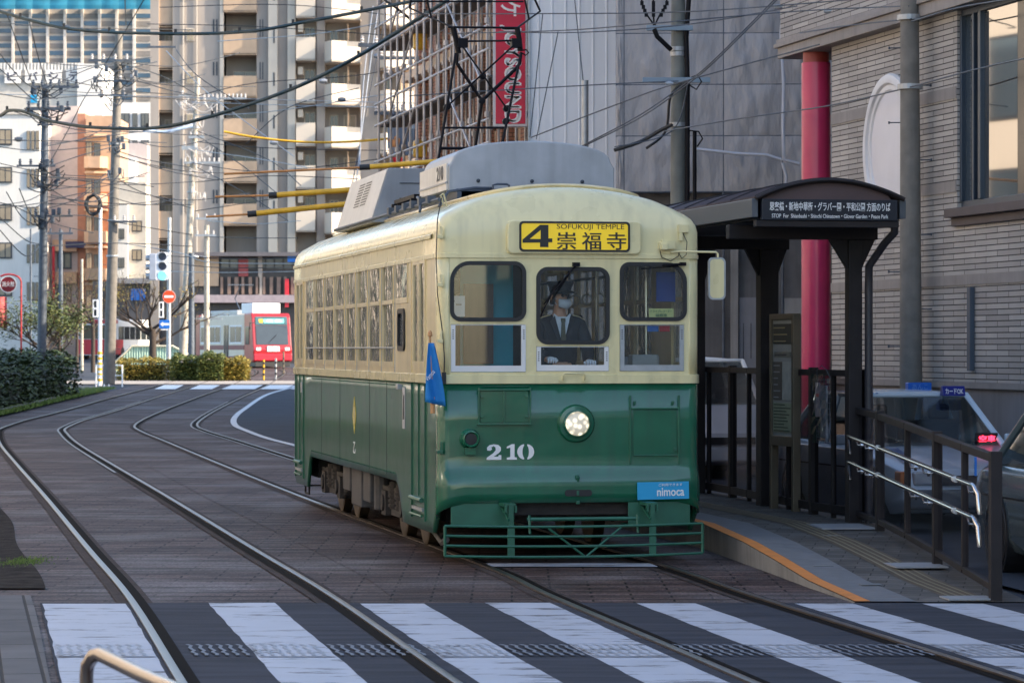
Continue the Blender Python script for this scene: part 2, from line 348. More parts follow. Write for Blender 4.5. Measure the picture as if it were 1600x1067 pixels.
# crosswalk: stripes run along the tracks; cut at the rails
walkdark = mat('crosswalk_dark', (.052, .056, .070), .85, spec=.12, var=.38, scale=1.6, bump=.4, bs=90, stretch=(.6, 4, 1), bw=.004)
def wornwhite():
    m = mat('crosswalk_white', (.47, .49, .55), .6, var=.07, scale=3, bump=.3, bs=70, bw=.003)
    t = m.node_tree; N = t.nodes; L = t.links; b = N["Principled BSDF"]; src = b.inputs["Base Color"].links[0].from_socket
    tc = N.new("ShaderNodeTexCoord"); mp = N.new("ShaderNodeMapping"); mp.inputs["Scale"].default_value = (1.6, 5.5, 1); L.new(tc.outputs["Object"], mp.inputs[0])
    n = N.new("ShaderNodeTexNoise"); n.inputs["Scale"].default_value = 1.0; n.inputs["Detail"].default_value = 9; n.inputs["Roughness"].default_value = .72; L.new(mp.outputs[0], n.inputs["Vector"])
    r = N.new("ShaderNodeMapRange"); r.inputs[1].default_value = .54; r.inputs[2].default_value = .615; L.new(n.outputs[0], r.inputs[0])
    x = N.new("ShaderNodeMix"); x.data_type = 'RGBA'; L.new(r.outputs[0], x.inputs[0]); L.new(src, x.inputs[6]); x.inputs[7].default_value = (.09, .085, .09, 1); L.new(x.outputs[2], b.inputs["Base Color"])
    return m
walkwhite = wornwhite(); SL = -.171
def stripe(xl, xr, y0, y1, z, mt, jag=0, name='crosswalk_stripe'):
    n = 40; m = MB()
    for i in range(n+1):
        y = y0+(y1-y0)*i/n; d = SL*(y-22.8)
        m.v += [(xl+d+random.uniform(-jag, jag), y, z), (xr+d+random.uniform(-jag, jag), y, z)]
    m.f = [(2*i, 2*i+1, 2*i+3, 2*i+2) for i in range(n)]
    return tag(m.build(name, mt), kind='structure')
def X0(px): return (px-800)*22.8/F
stripe(X0(62), X0(2050), 11, 22.8, .0005, walkdark, name='crosswalk_base')
for a, b in ((66, 196), (325, 428), (560, 659), (757, 858), (992, 1084), (1238, 1328), (1436, 1530), (1650, 1745)):
    stripe(X0(a), X0(b), 11, 22.75+random.uniform(-.05, .05), .0025, walkwhite, .006)
    stripe(X0(a)+.012, X0(b)-.012, 18.75, 19.55, .008, walkwhite, .002, 'guide_strip')
# raised wavy guide bars across the crossing
tact = MB(); tactd = MB()
def bars(m, xa, xb):
    x = xa
    while x < xb:
        pts = [(x+SL*(y-22.8)+.012*sin((y-18.8)*24), y) for y in [18.8+.1*k for k in range(8)]]
        ribbon([Vector(p) for p in pts], [Vector((p[0]+.022, p[1])) for p in pts], .0115, m); x += .062
for a, b in ((66, 196), (325, 428), (560, 659), (757, 858), (992, 1084), (1238, 1328), (1436, 1530)): bars(tact, X0(a)+.02, X0(b)-.03)
for a, b in ((240, 325), (428, 545), (659, 757), (890, 992), (1084, 1200), (1328, 1436)): bars(tactd, X0(a)+.02, X0(b)-.02)
tag(tact.build('guide_bars', mat('guide_white', (.34, .36, .40), .6)), kind='structure')
tag(tactd.build('guide_bars', mat('guide_grey', (.16, .175, .21), .6)), kind='structure')
# stop line ahead of the tram
m = MB(); a = G(758, 884); b = G(1018, 884); m.quad((a[0], a[1]+.28, .006), (a[0]+.05, a[1]-.14, .006), (b[0]+.05, b[1]-.14, .006), (b[0], b[1]+.28, .006))
tag(m.build('stop_line', walkwhite), kind='structure')
# far crossing in the sun
m = MB()
for i, (x0, x1) in enumerate(((235, 268), (290, 325), (340, 392), (400, 440), (448, 500))):
    a = G(x0+6, 608.5); b = G(x1, 602); w_ = (x1-x0)*a[1]/F
    m.quad((a[0], a[1], gz(a[1])+.016), (a[0]+w_, a[1], gz(a[1])+.016), (b[0]+.5, b[1], gz(b[1])+.016), (b[0]+.5-w_, b[1], gz(b[1])+.016))
tag(m.build('far_crosswalk', K['white']), kind='structure')
# far road in the sun: the sunlight is put into a pale colour
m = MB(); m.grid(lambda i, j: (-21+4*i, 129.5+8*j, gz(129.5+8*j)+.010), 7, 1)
tag(m.build('sunlit_road', mat('sunlit_road_tone', (.34, .30, .26), .85, var=.15, scale=1)), kind='structure')
# left pavement, kerb and dirt strip
pv = brickmat('grey_pavers', (.095, .092, .095), (.135, .13, .13), (.02, .018, .018), .9, .23, .012, rough=.75, axes='xy', var=.25, bump=.7, rot=R(80), off=.4)
lb = offs(CL, -1.76)
le = [v for v in cr(offs(CL, -1.46)[:40], 4) if v.y < 23.55]
m = MB(); ribbon([Vector((v.x-14, v.y)) for v in le], le, .004, m)
tag(m.build('pavement', pv), kind='structure')
dirt = mat('dirt', (.040, .035, .032), .95, spec=.05, var=.6, scale=5, bump=1, bs=25, bw=.03)
le2 = [Vector((v.x-.12+.03*sin(v.y*.8), v.y)) for v in cr([v for v in offs(CL, -1.22) if 23.7 < v.y < 75], 5)]
m = MB(); ribbon([Vector((v.x-9, v.y)) for v in le2], le2, .003, m); m2 = m
tag(m.build('dirt_verge', dirt), kind='structure')
def tufts(m, fn, n, h, wd):
    for _ in range(n):
        x, y, z = fn(); a = random.uniform(0, pi); l = h*random.uniform(.5, 1.3); dx, dy = cos(a)*wd, sin(a)*wd; tx, ty = random.uniform(-.5, .5)*l, random.uniform(-.5, .5)*l
        m.add([(x-dx, y-dy, z), (x+dx, y+dy, z), (x+tx, y+ty, z+l)], [(0, 1, 2)])
m = MB(); tufts(m, lambda: (random.gauss(-4.25, .1), random.gauss(27.2, .30), 0), 900, .014, .006)
tag(m.build('moss', K['grass'], fix=False), 'patch of moss on the dark verge', 'moss', kind='stuff')
# ------------------------------------------------------------------ the green and cream tram
TH = math.atan(901/4886.)
tram = thing('tram', 'green and cream tram showing number 210, nearest of the two trams', 'tram', (.50, 26.95, 0), TH)
W_, LN, CRD = 1.15, 11.0, .10
def lx(px): return (px-893.5)*.00565           # photo column on the front face -> local x
def lz(py): return H-(py-545)/180.5
def per(u):
    """perimeter of the body: u=0 front centre, + to the viewer's right; returns (x,y,nx,ny)"""
    s = 1 if u >= 0 else -1; u = abs(u); fl = W_-CRD; arc = CRD*pi/2; sd = LN-2*CRD
    if u <= fl: return (s*u, 0, 0, -1)
    u -= fl
    if u <= arc: a = u/CRD; return (s*(fl+CRD*sin(a)), CRD-CRD*cos(a), s*sin(a), -cos(a))
    u -= arc
    if u <= sd: return (s*W_, CRD+u, s, 0)
    u -= sd
    if u <= arc: a = u/CRD; return (s*(fl+CRD*cos(a)), LN-CRD+CRD*sin(a), s*cos(a), sin(a))
    u -= arc; return (s*(fl-u), LN, 0, 1)
US = W_-CRD+CRD*pi/2-CRD                        # u = US + y on the side
UT = W_-CRD+CRD*pi/2+LN-2*CRD+CRD*pi/2+W_-CRD
def ss(a, b, t): t = max(0, min(1, (t-a)/(b-a))); return t*t*(3-2*t)
def zlow(u):
    a = abs(u); y = a-US
    if a < .93: return .53
    if y < .28: t = (a-.93)/(US+.28-.93); return .53-.27*t**1.7
    if y < 2.05: return .26
    if y < 2.5: return .26+.36*sin(pi/2*(y-2.05)/.45)
    if y < 9.2: return .62
    if y < 9.55: return .62-.36*(1-cos(pi/2*(y-9.2)/.35))
    return .26 if y < LN-.2 else .35
us = sorted(set([-UT+UT*2*i/150 for i in range(151)]+[s*v for s in (-1, 1) for v in [0, .3, .6, .85, .93, 1.05]+[1.05+CRD*pi/2*k/8 for k in range(9)]+[US+.1+.03*k for k in range(8)]+[US+2.05+.045*k for k in range(11)]+[US+9.2+.035*k for k in range(11)]]))
zr = [0, .06, .12, .16, .2, .24, .28, .32, .36, .5, .75, 1.0]
def bump_out(u, z):
    a = abs(u); f = 1-ss(1.0, 1.5, a)
    return f*.066*(1-ss(.70, .85, z)) if a < 1.5 else 0
def wallpt(u, z, o=0):
    x, y, nx, ny = per(u); k = bump_out(u, z)+o
    return (x+nx*k*.35 if abs(nx) > .01 else x, y+ny*k, z) if ny <= 0 and abs(ny) > .01 else (x+nx*o, y, z)
m = MB(); nu = len(us)-1
def lowz(u, j):
    a = zlow(u); zz = [0, .03, .08, .15, .18, .22, .26, .30, .34, .37, .6, 1.02]
    if abs(u) < 1.5: return a+(1.55-a)*[0, .08, .13, .17, .20, .23, .26, .29, .315, .40, .7, 1][j]
    return a+(1.55-a)*j/11
m.grid(lambda i, j: wallpt(us[i], lowz(us[i], j)), nu, 11)
lower = m.build('lower_body', K['greens'], tram, smooth=35, solid=.035)
# the front half of the lower body carries the cleaner front paint
lower.data.materials.append(K['green'])
for p in lower.data.polygons:
    if p.center.y < .12: p.material_index = 1
# cream waist rail
m = MB(); m.grid(lambda i, j: wallpt(us[i], (1.55, 1.552, 1.625, 1.63)[j], (.002, .018, .018, .002)[j]), nu, 3); m.build('waist_rail', K['cream'], tram, smooth=35)
m = MB(); m.grid(lambda i, j: wallpt(us[i], (2.628, 2.63, 2.665, 2.67)[j], (.001, .012, .012, .001)[j]), nu, 3); m.build('belt_rail', K['cream'], tram, smooth=35)
# cream front wall with its six openings
FW = [('up', lx(710), lx(823), lz(500.5), lz(411.5), [.08, .08, .09, .16]), ('up', lx(843), lx(953), lz(536), lz(420), [.09]*4), ('up', lx(973), lx(1074), lz(499.5), lz(412), [.08, .08, .16, .07]),
      ('lo', lx(709), lx(825), lz(581), lz(507), None), ('lo', lx(841), lx(954), lz(580), lz(541), None), ('lo', lx(971), lx(1072), lz(580), lz(507), None)]
def hole(f, g=0):
    if f[5]: return rrect(f[1]+g, f[2]-g, f[3]+g, f[4]-g, [max(.01, r-g) for r in f[5]], 8)
    return [(f[1]+g, f[3]+g), (f[2]-g, f[3]+g), (f[2]-g, f[4]-g), (f[1]+g, f[4]-g)]
fl = W_-CRD
m = flat([[(-fl, 1.60), (fl, 1.60), (fl, 2.64), (-fl, 2.64)]]+[hole(f) for f in FW], .02); mv(m, 0, .02)
m.build('front_wall', K['cream'], tram)
for f in FW:
    if f[0] == 'up':
        m = flat([hole(f, -.012), hole(f, .022)], .013); mv(m, 0, -.003); fr = m.build('window_frame', K['black'], tram, bevel=.004)
        m = flat([hole(f, .018)], .002); mv(m, 0, .012); m.build('window_pane', K['glass'], fr)
    else:
        m = flat([[(f[1]+.003, f[3]+.003), (f[2]-.003, f[3]+.003), (f[2]-.003, f[4]-.004), (f[1]+.003, f[4]-.004)], [(f[1]+.04, f[3]+.055), (f[2]-.04, f[3]+.055), (f[2]-.04, f[4]-.008), (f[1]+.04, f[4]-.008)]], .012); mv(m, 0, .004)
        fr = m.build('lower_window_frame', K['white'] if f[1] < .4 else K['galv'], tram, bevel=.003)
        m = flat([[(f[1]+.035, f[3]+.05), (f[2]-.035, f[3]+.05), (f[2]-.035, f[4]-.006), (f[1]+.035, f[4]-.006)]], .002); mv(m, 0, .012); m.build('window_pane', K['glass'], fr)
        m = MB()
        for sx in (f[1]+.02, f[2]-.02):
            for k in range(5): m.cb((sx, -.0095, f[4]-.05-.018*k), (.012, .003, .007))
        m.build('latch_slots', K['black'], fr)
# rounded cream corner strips
for s in (-1, 1):
    uu = [s*(fl+CRD*pi/2*k/10) for k in range(11)]+[s*(US+.1+.02*k) for k in range(1, 4)]
    m = MB(); m.grid(lambda i, j: wallpt(uu[i], (1.6, 1.9, 2.3, 2.66)[j]), len(uu)-1, 3); m.build('corner_panel', K['cream'], tram, smooth=60, solid=.035, off=(-1 if s > 0 else 1))
# side walls with window openings (y breaks, z breaks)
WP = .893
wins = [(1.735+WP*k, 1.735+WP*k+.735) for k in range(9)]
def sidewall(s, ops, name):
    ysb = sorted(set([.1+.06, LN-.1]+[v for o in ops for v in (o[0], o[1])])); zsb = sorted(set([1.60, 2.66]+[v for o in ops for v in (o[2], o[3])]))
    m = MB()
    sk = lambda i, j: any(o[0] <= (ysb[i]+ysb[i+1])/2 <= o[1] and o[2] <= (zsb[j]+zsb[j+1])/2 <= o[3] for o in ops)
    m.grid(lambda i, j: (s*W_, ysb[i], zsb[j]), len(ysb)-1, len(zsb)-1, sk)
    return m.build(name, K['creams'], tram, solid=.03, off=(-1 if s > 0 else 1), bevel=0, fix=False)
opsL = [(a, b, 1.68, 2.655) for a, b in wins]+[(.72, 1.42, 1.66, 2.655), (9.95, 10.65, 1.66, 2.655)]
opsL[0] = (wins[0][0], wins[0][1], 2.27, 2.655)
wl_ = sidewall(-1, opsL, 'side_wall'); 
opsR = [(.3, .95, 1.68, 2.6)]+[(a, b, 1.68, 2.655) for a, b in wins]+[(9.95, 10.65, 1.66, 2.655)]
wr_ = sidewall(1, opsR, 'side_wall')
for s, ops in ((-1, opsL), (1, opsR)):
    for k, o in enumerate(ops):
        if o[1] > 9.9 or (s < 0 and abs(o[0]-.72) < .01): continue
        x = s*(W_-.002); m = MB(); e = .016
        y0, y1, z0, z1 = o
        m.box(x-.012, x+.012, y0, y0+e, z0, z1); m.box(x-.012, x+.012, y1-e, y1, z0, z1); m.box(x-.0125, x+.0125, y0+e, y1-e, z0, z0+.05); m.box(x-.0125, x+.0125, y0+e, y1-e, z1-e, z1)
        if z0 < 2: m.box(x-.016, x+.016, y0+e, y1-e, 2.27, 2.31)
        fr = m.build('side_window_frame', K['creams'], tram)
        random.seed(k*7+s); tl = random.uniform(-.012, .012)
        m = MB(); m.quad((x-tl, y0+e, z0+.05), (x+tl, y1-e, z0+.05), (x+tl, y1-e, z1-e), (x-tl, y0+e, z1-e)); m.build('window_pane', K['glassr'], fr, fix=False)
        if z0 < 2:
            m = MB(); m.tube([(s*(W_+.012), y0-.05, 1.86), (s*(W_+.012), y1+.12, 1.86)], .007, 6); m.build('guard_bar', K['galv'], fr)
# mullion posts between the panes stand proud
m = MB()
for a, b in wins[1:]: m.box(-W_-.006, -W_+.001, a-.085, a-.070, 1.63, 2.66)
m.build('window_posts', K['galv'], tram)
# the small rounded window beside the front door
Mrw = Matrix(((0, 1, 0, -W_-.006), (1, 0, 0, 0), (0, 0, 1, 0), (0, 0, 0, 1)))
m = flat([rrect(1.90, 2.32, 1.83, 2.22, .07), rrect(1.945, 2.275, 1.875, 2.175, .045)], .012); mv(m, M=Mrw); rw = m.build('round_window_frame', K['black'], tram)
m = MB(); m.quad((-W_-.004, 1.93, 1.86), (-W_-.004, 2.29, 1.86), (-W_-.004, 2.29, 2.19), (-W_-.004, 1.93, 2.19)); m.build('window_pane', mat('small_window_glass', (.03, .03, .03), .06, spec=1, bump=.5, bs=6, bw=.03), rw, fix=False)
# doors (left side): folding leaves in a recess
def door(s, y0, y1):
    m = MB(); x = s*(W_-.006)
    for a, b in ((y0, (y0+y1)/2-.01), ((y0+y1)/2+.01, y1)):
        m.box(x-.015, x+.015, a, a+.05, 1.66, 2.655); m.box(x-.015, x+.015, b-.05, b, 1.66, 2.655); m.box(x-.0145, x+.0145, a+.05, b-.05, 1.66, 1.74); m.box(x-.0145, x+.0145, a+.05, b-.05, 2.60, 2.655)
    d = m.build('door', K['creams'], tram)
    m = MB(); m.quad((x, y0+.05, 1.74), (x, y1-.05, 1.74), (x, y1-.05, 2.6), (x, y0+.05, 2.6)); m.build('window_pane', K['glassr'], d, fix=False)
    m = MB(); xo = s*(W_+.004)
    for yy in (y0-.04, y1+.04): m.box(xo-.012, xo+.012, yy-.012, yy+.012, .34, 1.545)
    m.box(xo-.008, xo+.008, (y0+y1)/2-.008, (y0+y1)/2+.008, .55, 1.54)
    m.build('door_edge', K['greens'], d); m = MB()
    m.box(xo-.012, xo+.012, y0-.052, y0-.028, 1.64, 2.64); m.build('door_edge', K['creams'], d); m = MB(); m.box(xo-.012, xo+.012, y1+.028, y1+.052, 1.64, 2.64); m.build('door_edge', K['creams'], d)
    m = MB(); m.tube([(s*(W_+.03), y0+.02, .52), (s*(W_+.03), y1-.02, .52)], .022, 8); m.tube([(s*(W_+.03), y0+.02, .38), (s*(W_+.03), y1-.02, .38)], .012, 6)
    m.build('step_bar', K['steel'] if 0 else K['greenl'], d)
    m = MB(); m.box(min(xo, xo+s*.02), max(xo, xo+s*.02), y0+.05, y1-.05, .42, .45); m.build('step_edge', K['galv'], d)
    return d
door(-1, .72, 1.42); door(-1, 9.95, 10.65); door(1, 9.95, 10.65)
# upper band + roof loft
lev = [(0, 2.665, 0), (0, 2.80, 0), (0, 2.86, .05), (.012, 2.92, .2), (.04, 2.975, .4), (.085, 3.02, .62), (.15, 3.058, .82), (.24, 3.085, .95), (.40, 3.10, 1), (.62, 3.105, 1), (.85, 3.11, 1), (1.02, 3.112, 1), (1.149, 3.112, 1)]
def outline(d):
    hw = W_-d; y0 = d*.9; y1 = LN-d; r = min(max(.10+.6*d, .1), hw*.98, .34); pts = []
    def seg(a, b, n): return [(a[0]+(b[0]-a[0])*k/n, a[1]+(b[1]-a[1])*k/n) for k in range(n)]
    def arc(cx, cy, a0): return [(cx+r*cos(R(a0+90*k/8)), cy+r*sin(R(a0+90*k/8))) for k in range(8)]
    pts += seg((-hw+r, y0), (hw-r, y0), 14); pts += arc(hw-r, y0+r, 270); pts += seg((hw, y0+r), (hw, y1-r), 10); pts += arc(hw-r, y1-r, 0)
    pts += seg((hw-r, y1), (-hw+r, y1), 14); pts += arc(-hw+r, y1-r, 90); pts += seg((-hw, y1-r), (-hw, y0+r), 10); pts += arc(-hw+r, y0+r, 180)
    return pts+[pts[0]]
def archz(x, t): return .165*(1-min(1, abs(x)/1.0)**2.0)*t
ol = [outline(l[0]) for l in lev]; n_ = len(ol[0])-1
m = MB(); m.grid(lambda i, j: (ol[j][i][0], ol[j][i][1], lev[j][1]+archz(ol[j][i][0], lev[j][2])), n_, 8)
m.build('roof_band', K['cream'], tram, smooth=60)
m = MB(); m.grid(lambda i, j: (ol[j+8][i][0], ol[j+8][i][1], lev[j+8][1]+archz(ol[j+8][i][0], 1)+(.012 if j >= 0 else 0)), n_, 4)
m.build('roof', K['roof'], tram, smooth=60)
m = MB(); m.tube([(ol[8][i][0], ol[8][i][1], lev[8][1]+archz(ol[8][i][0], 1)+.012) for i in range(n_)], .018, 6, close=True); m.build('roof_edge', K['creams'], tram, smooth=60)
m = MB(); m.grid(lambda i, j: wallpt(us[i], (2.80, 2.805, 2.835, 2.845)[j], (.001, .018, .018, .001)[j]), nu, 3)
m.f = [f for f in m.f if m.v[f[0]][1] > .35]; m.build('rain_gutter', K['cream'], tram, smooth=35)
# destination box
m = MB(); m.prism(rrect(lx(795), lx(1003), lz(398), lz(346), .05), 'y', -.05, .01); db = m.build('sign_box', K['cream'], tram, bevel=.012)
DX0, DX1, DZ0, DZ1 = lx(813), lx(985), lz(394.5), lz(347.5)
m = flat([rrect(DX0, DX1, DZ0, DZ1, .035), rrect(DX0+.018, DX1-.018, DZ0+.018, DZ1-.018, .022)], .006); mv(m, 0, -.054); m.build('sign_gasket', K['black'], db)
m = MB(); m.prism(rrect(DX0+.01, DX1-.01, DZ0+.01, DZ1-.01, .025), 'y', -.053, -.045)
m.build('destination_blind', mat('blind_yellow', (.80, .55, .012), .35, var=.06, emit=.12, coat=.6), db)
ink = mat('sign_ink', (.02, .02, .02), .4)
for ch, a_ in (('崇', 870), ('福', 909), ('寺', 948)):
    for dx_ in (-.0012, .0012):
        m = text(ch, lx(a_+1)+dx_, lx(a_+31)+dx_, lz(391), lz(364), bold=.006); mv(m, 0, -.055+dx_*.3); m.build('sign_text', ink, db)
m = text('SOFUKUJI TEMPLE', lx(871), lx(976), lz(361.5), lz(351.5), bold=.0); mv(m, 0, -.055); m.build('sign_text', ink, db)
def px4(pts): return [(lx(x), lz(y)) for x, y in pts]
m = flat([px4([(818, 381), (818, 376), (845, 353), (858, 353), (858, 374), (864, 374), (864, 380), (858, 380), (858, 387.5), (845, 387.5), (845, 380.5)]), px4([(829, 375), (846, 361), (846, 375)])], .002); mv(m, 0, -.055); m.build('route_number', ink, db)
# number 210, slab stencil digits
Z0, Z1 = lz(716.5), lz(692.5)
def dg(polys, x0, w): return [[(x0+p[0]*w, Z0+p[1]*(Z1-Z0)) for p in pl] for pl in polys]
two = [[(.02, 0), (.98, 0), (.98, .30), (.82, .30), (.78, .2), (.48, .2), (.80, .42), (.95, .58), (.95, .80), (.78, .96), (.5, 1), (.22, .95), (.05, .78), (.07, .60), (.28, .58), (.38, .68), (.34, .80), (.48, .88), (.60, .80), (.62, .62), (.45, .42), (.05, .14)]]
one = [[(.05, 0), (.95, 0), (.95, .13), (.74, .17), (.74, 1), (.50, 1), (.05, .84), (.05, .72), (.36, .78), (.36, .17), (.05, .13)]]
def ell(cx, cz, rx, rz, a0, a1, n=12): return [(cx+rx*cos(R(a0+(a1-a0)*k/n)), cz+rz*sin(R(a0+(a1-a0)*k/n))) for k in range(n+1)]
zero = [ell(.46, .5, .46, .5, 98, 262)+ell(.44, .5, .13, .40, 256, 104), ell(.54, .5, .46, .5, -82, 82)+ell(.56, .5, .13, .40, 76, -76)]
m = flat(dg(two, lx(763.5), .135)+dg(one, lx(794.5), .098)+dg(zero, lx(811.5), .148), .0015); mv(m, 0, -.003)
m.build('fleet_number', K['signw'], tram)
# head lamp
hx, hz = lx(902.5), lz(661); Mh = Matrix.Translation((hx, 0, hz)) @ Matrix.Rotation(pi/2, 4, 'X')
m = MB(); m.lathe([(.165, 0), (.165, .012), (.150, .03), (.118, .034), (.116, .07), (.105, .075), (.102, .04)], Mh, 40); hl = m.build('headlight', K['green'], tram, smooth=40)
m = MB(); m.lathe([(.103, .05), (.1, .062), (.07, .072), (.03, .077), (.001, .078)], Mh, 32)
lens = bpy.data.materials.new('lit_lens'); lens.use_nodes = True; t = lens.node_tree; b = t.nodes["Principled BSDF"]; b.inputs["Base Color"].default_value = (.5, .48, .42, 1); b.inputs["Roughness"].default_value = .08
tc = t.nodes.new("ShaderNodeTexCoord"); nn = t.nodes.new("ShaderNodeTexVoronoi"); nn.inputs["Scale"].default_value = 22; rr = t.nodes.new("ShaderNodeMapRange"); rr.inputs[1].default_value = .1; rr.inputs[2].default_value = .6; rr.inputs[3].default_value = .62; rr.inputs[4].default_value = .12
t.links.new(tc.outputs["Object"], nn.inputs["Vector"]); t.links.new(nn.outputs["Distance"], rr.inputs[0]); t.links.new(rr.outputs[0], b.inputs["Emission Strength"]); b.inputs["Emission Color"].default_value = (1, .88, .65, 1)
m.build('lens', lens, hl, smooth=60)
# hatches
def bar(m, x0, y0, x1, y1, t=.014, d=.022):
    a = Vector((lx(x0), 0, lz(y0))); b = Vector((lx(x1), 0, lz(y1)))
    m.box(min(a.x, b.x)-t/2, max(a.x, b.x)+t/2, -d, .005, min(a.z, b.z)-t/2, max(a.z, b.z)+t/2)
m = MB(); bar(m, 751, 608.5, 832, 608.5); bar(m, 751, 661.5, 832, 661.5, .016, .03); bar(m, 752, 606, 752, 661, .014, .021); bar(m, 831.5, 606, 831.5, 661, .014, .021); bar(m, 791, 609, 791, 661, .02, .018); bar(m, 757, 603, 829, 603, .006, .01)
m.box(lx(754), lx(829), -.007, .003, lz(659), lz(610))
for x in (757, 826):
    for y in (619, 650): m.cb((lx(x), -.014, lz(y)), (.03, .02, .02))
m.build('hatch', K['green'], tram, bevel=.003)
m = MB(); bar(m, 987, 619, 987, 723, .016, .024); bar(m, 1063.5, 619, 1063.5, 723, .016, .024); bar(m, 991, 638, 1063, 638, .014, .022); bar(m, 993, 711, 1062, 711, .012, .018); m.box(lx(992), lx(1060), -.008, .003, lz(710), lz(641)); m.cb((lx(1058), -.016, lz(702)), (.03, .025, .03)); m.cb((lx(1054), -.012, lz(629)), (.02, .02, .03)); m.cb((lx(994), -.012, lz(629)), (.02, .02, .03))
m.build('hatch', K['green'], tram, bevel=.003)
# buzzer / socket
Mb = Matrix.Translation((lx(738), 0, lz(684))) @ Matrix.Rotation(pi/2, 4, 'X')
m = MB(); m.lathe([(.09, 0), (.09, .012), (.075, .03), (.07, .10), (.062, .105), (.05, .085)], Mb, 24); m.cb((lx(738), -.03, lz(703)), (.095, .06, .06)); bz = m.build('horn', K['green'], tram, smooth=40)
m = MB(); m.lathe([(.052, .08), (.05, .088), (.001, .09)], Mb, 20); m.build('horn_grille', K['black'], bz)
# coupler slot and hook
m = MB(); m.prism(rrect(lx(883), lx(925), lz(773.5), lz(763.5), .025), 'y', -.0745, -.05); cs = m.build('coupler_slot', K['black'], tram)
m = MB(); m.cb((lx(903), -.075, lz(768.5)), (.02, .02, .04)); m.cb((lx(903), -.055, lz(744)), (.035, .04, .03)); m.cb((lx(904), -.058, lz(746)), (.018, .04, .05), 0, .4); m.cb((lx(903), -.07, lz(783)), (.03, .03, .03)); m.build('coupler_hook', K['greenl'], cs, bevel=.003)
# small handrail below the middle window
m = MB(); m.tube([(lx(881), -.015, lz(594)), (lx(881), -.05, lz(592)), (lx(881), -.055, lz(585)), (lx(884), -.055, lz(583)), (lx(912), -.055, lz(583)), (lx(915), -.055, lz(585)), (lx(915), -.05, lz(592)), (lx(915), -.015, lz(594))], .008, 8)
for x in (880, 916): m.cb((lx(x), -.022, lz(594)), (.05, .02, .022))
m.build('grab_handle', K['cream'], tram, smooth=60)
# wipers
m = MB(); m.tube([(lx(902), -.03, lz(415)), (lx(880), -.045, lz(440)), (lx(856), -.03, lz(470))], .009, 6); m.tube([(lx(900), -.02, lz(417)), (lx(852), -.022, lz(476))], .006, 6); m.cb((lx(902), -.03, lz(414)), (.06, .05, .035)); m.tube([(lx(871), -.028, lz(446)), (lx(847), -.018, lz(494))], .007, 6); m.tube([(lx(899), -.018, lz(418)), (lx(862), -.018, lz(474))], .005, 6)
m.build('wiper', K['blackm'], tram)
m = MB(); m.tube([(lx(1071), -.03, lz(412.5)), (lx(1037), -.025, lz(414.5))], .011, 8); m.cb((lx(1069), -.03, lz(412.5)), (.05, .05, .03)); m.tube([(lx(1062), -.02, lz(416)), (lx(1004), -.018, lz(420))], .006, 6); m.build('wiper', K['blackm'], tram)
# mirror
m = MB(); m.tube([(lx(1050), -.03, lz(394)), (lx(1066), -.06, lz(393)), (lx(1117), -.13, lz(394)), (lx(1120), -.13, lz(397)), (lx(1120), -.13, lz(445))], .009, 8); m.cb((lx(1044), -.03, lz(384)), (.14, .06, .06)); m.cb((lx(1038), -.05, lz(386)), (.05, .09, .05)); m.cb((lx(1070), -.02, lz(357)), (.09, .04, .07)); m.cb((lx(1066), -.02, lz(369)), (.03, .03, .08)); m.cb((lx(1040), -.02, lz(383)), (.05, .04, .09))
mr = m.build('mirror_arm', K['cream'], tram, bevel=.004)
m = MB(); m.prism(rrect(lx(1106), lx(1130), lz(467), lz(404), .04), 'y', -.145, -.12)
mh = m.build('mirror_head', K['cream'], mr, bevel=.008); m = flat([rrect(lx(1104.5), lx(1131.5), lz(468.5), lz(402.5), .045), rrect(lx(1107), lx(1129), lz(466), lz(405), .036)], .016); mv(m, 0, -.13); m.build('mirror_rim', K['galv'], mr)
m = MB(); m.tube([(lx(1068), -.03, lz(362)), (lx(1075), -.04, lz(378)), (lx(1074), -.035, lz(398)), (lx(1068), -.02, lz(404)), (lx(1062), -.03, lz(395))], .004, 5); m.tube([(lx(1033), -.03, lz(392)), (lx(1036), -.02, lz(402)), (lx(1050), -.02, lz(408)), (lx(1062), -.03, lz(400)), (lx(1064), -.03, lz(392))], .004, 5); m.build('mirror_cable', K['wire'], mr)
# left corner: hinges, wire, lamp bracket
for y, hm in ((372, 'cream'), (446, 'cream'), (533, 'cream'), (704, 'green')):
    m = MB(); m.cb((lx(692), -.01, lz(y)), (.05, .05, .03)); m.cb((lx(694), -.015, lz(y-6)), (.02, .03, .11)); m.build('hinge', K[hm], tram, bevel=.003)
m = MB(); m.tube([(lx(692), -.03, lz(310)), (lx(697), -.03, lz(305)), (lx(703), -.02, lz(326)), (lx(698), -.015, lz(325)), (lx(693), -.03, lz(308))], .009, 6); m.build('cord_hook', K['cream'], tram, bevel=.003)
m = MB(); m.tube([(lx(695), -.03, lz(308)), (lx(688), -.03, lz(345)), (lx(686), -.025, lz(400)), (lx(688), -.025, lz(460)), (lx(696), -.02, lz(520)), (lx(699), -.02, lz(560)), (lx(698), -.02, lz(592))], .005, 6); m.cb((lx(698), -.02, lz(590)), (.035, .03, .1)); m.build('corner_wire', K['wire'], tram)
# ticket-card plate

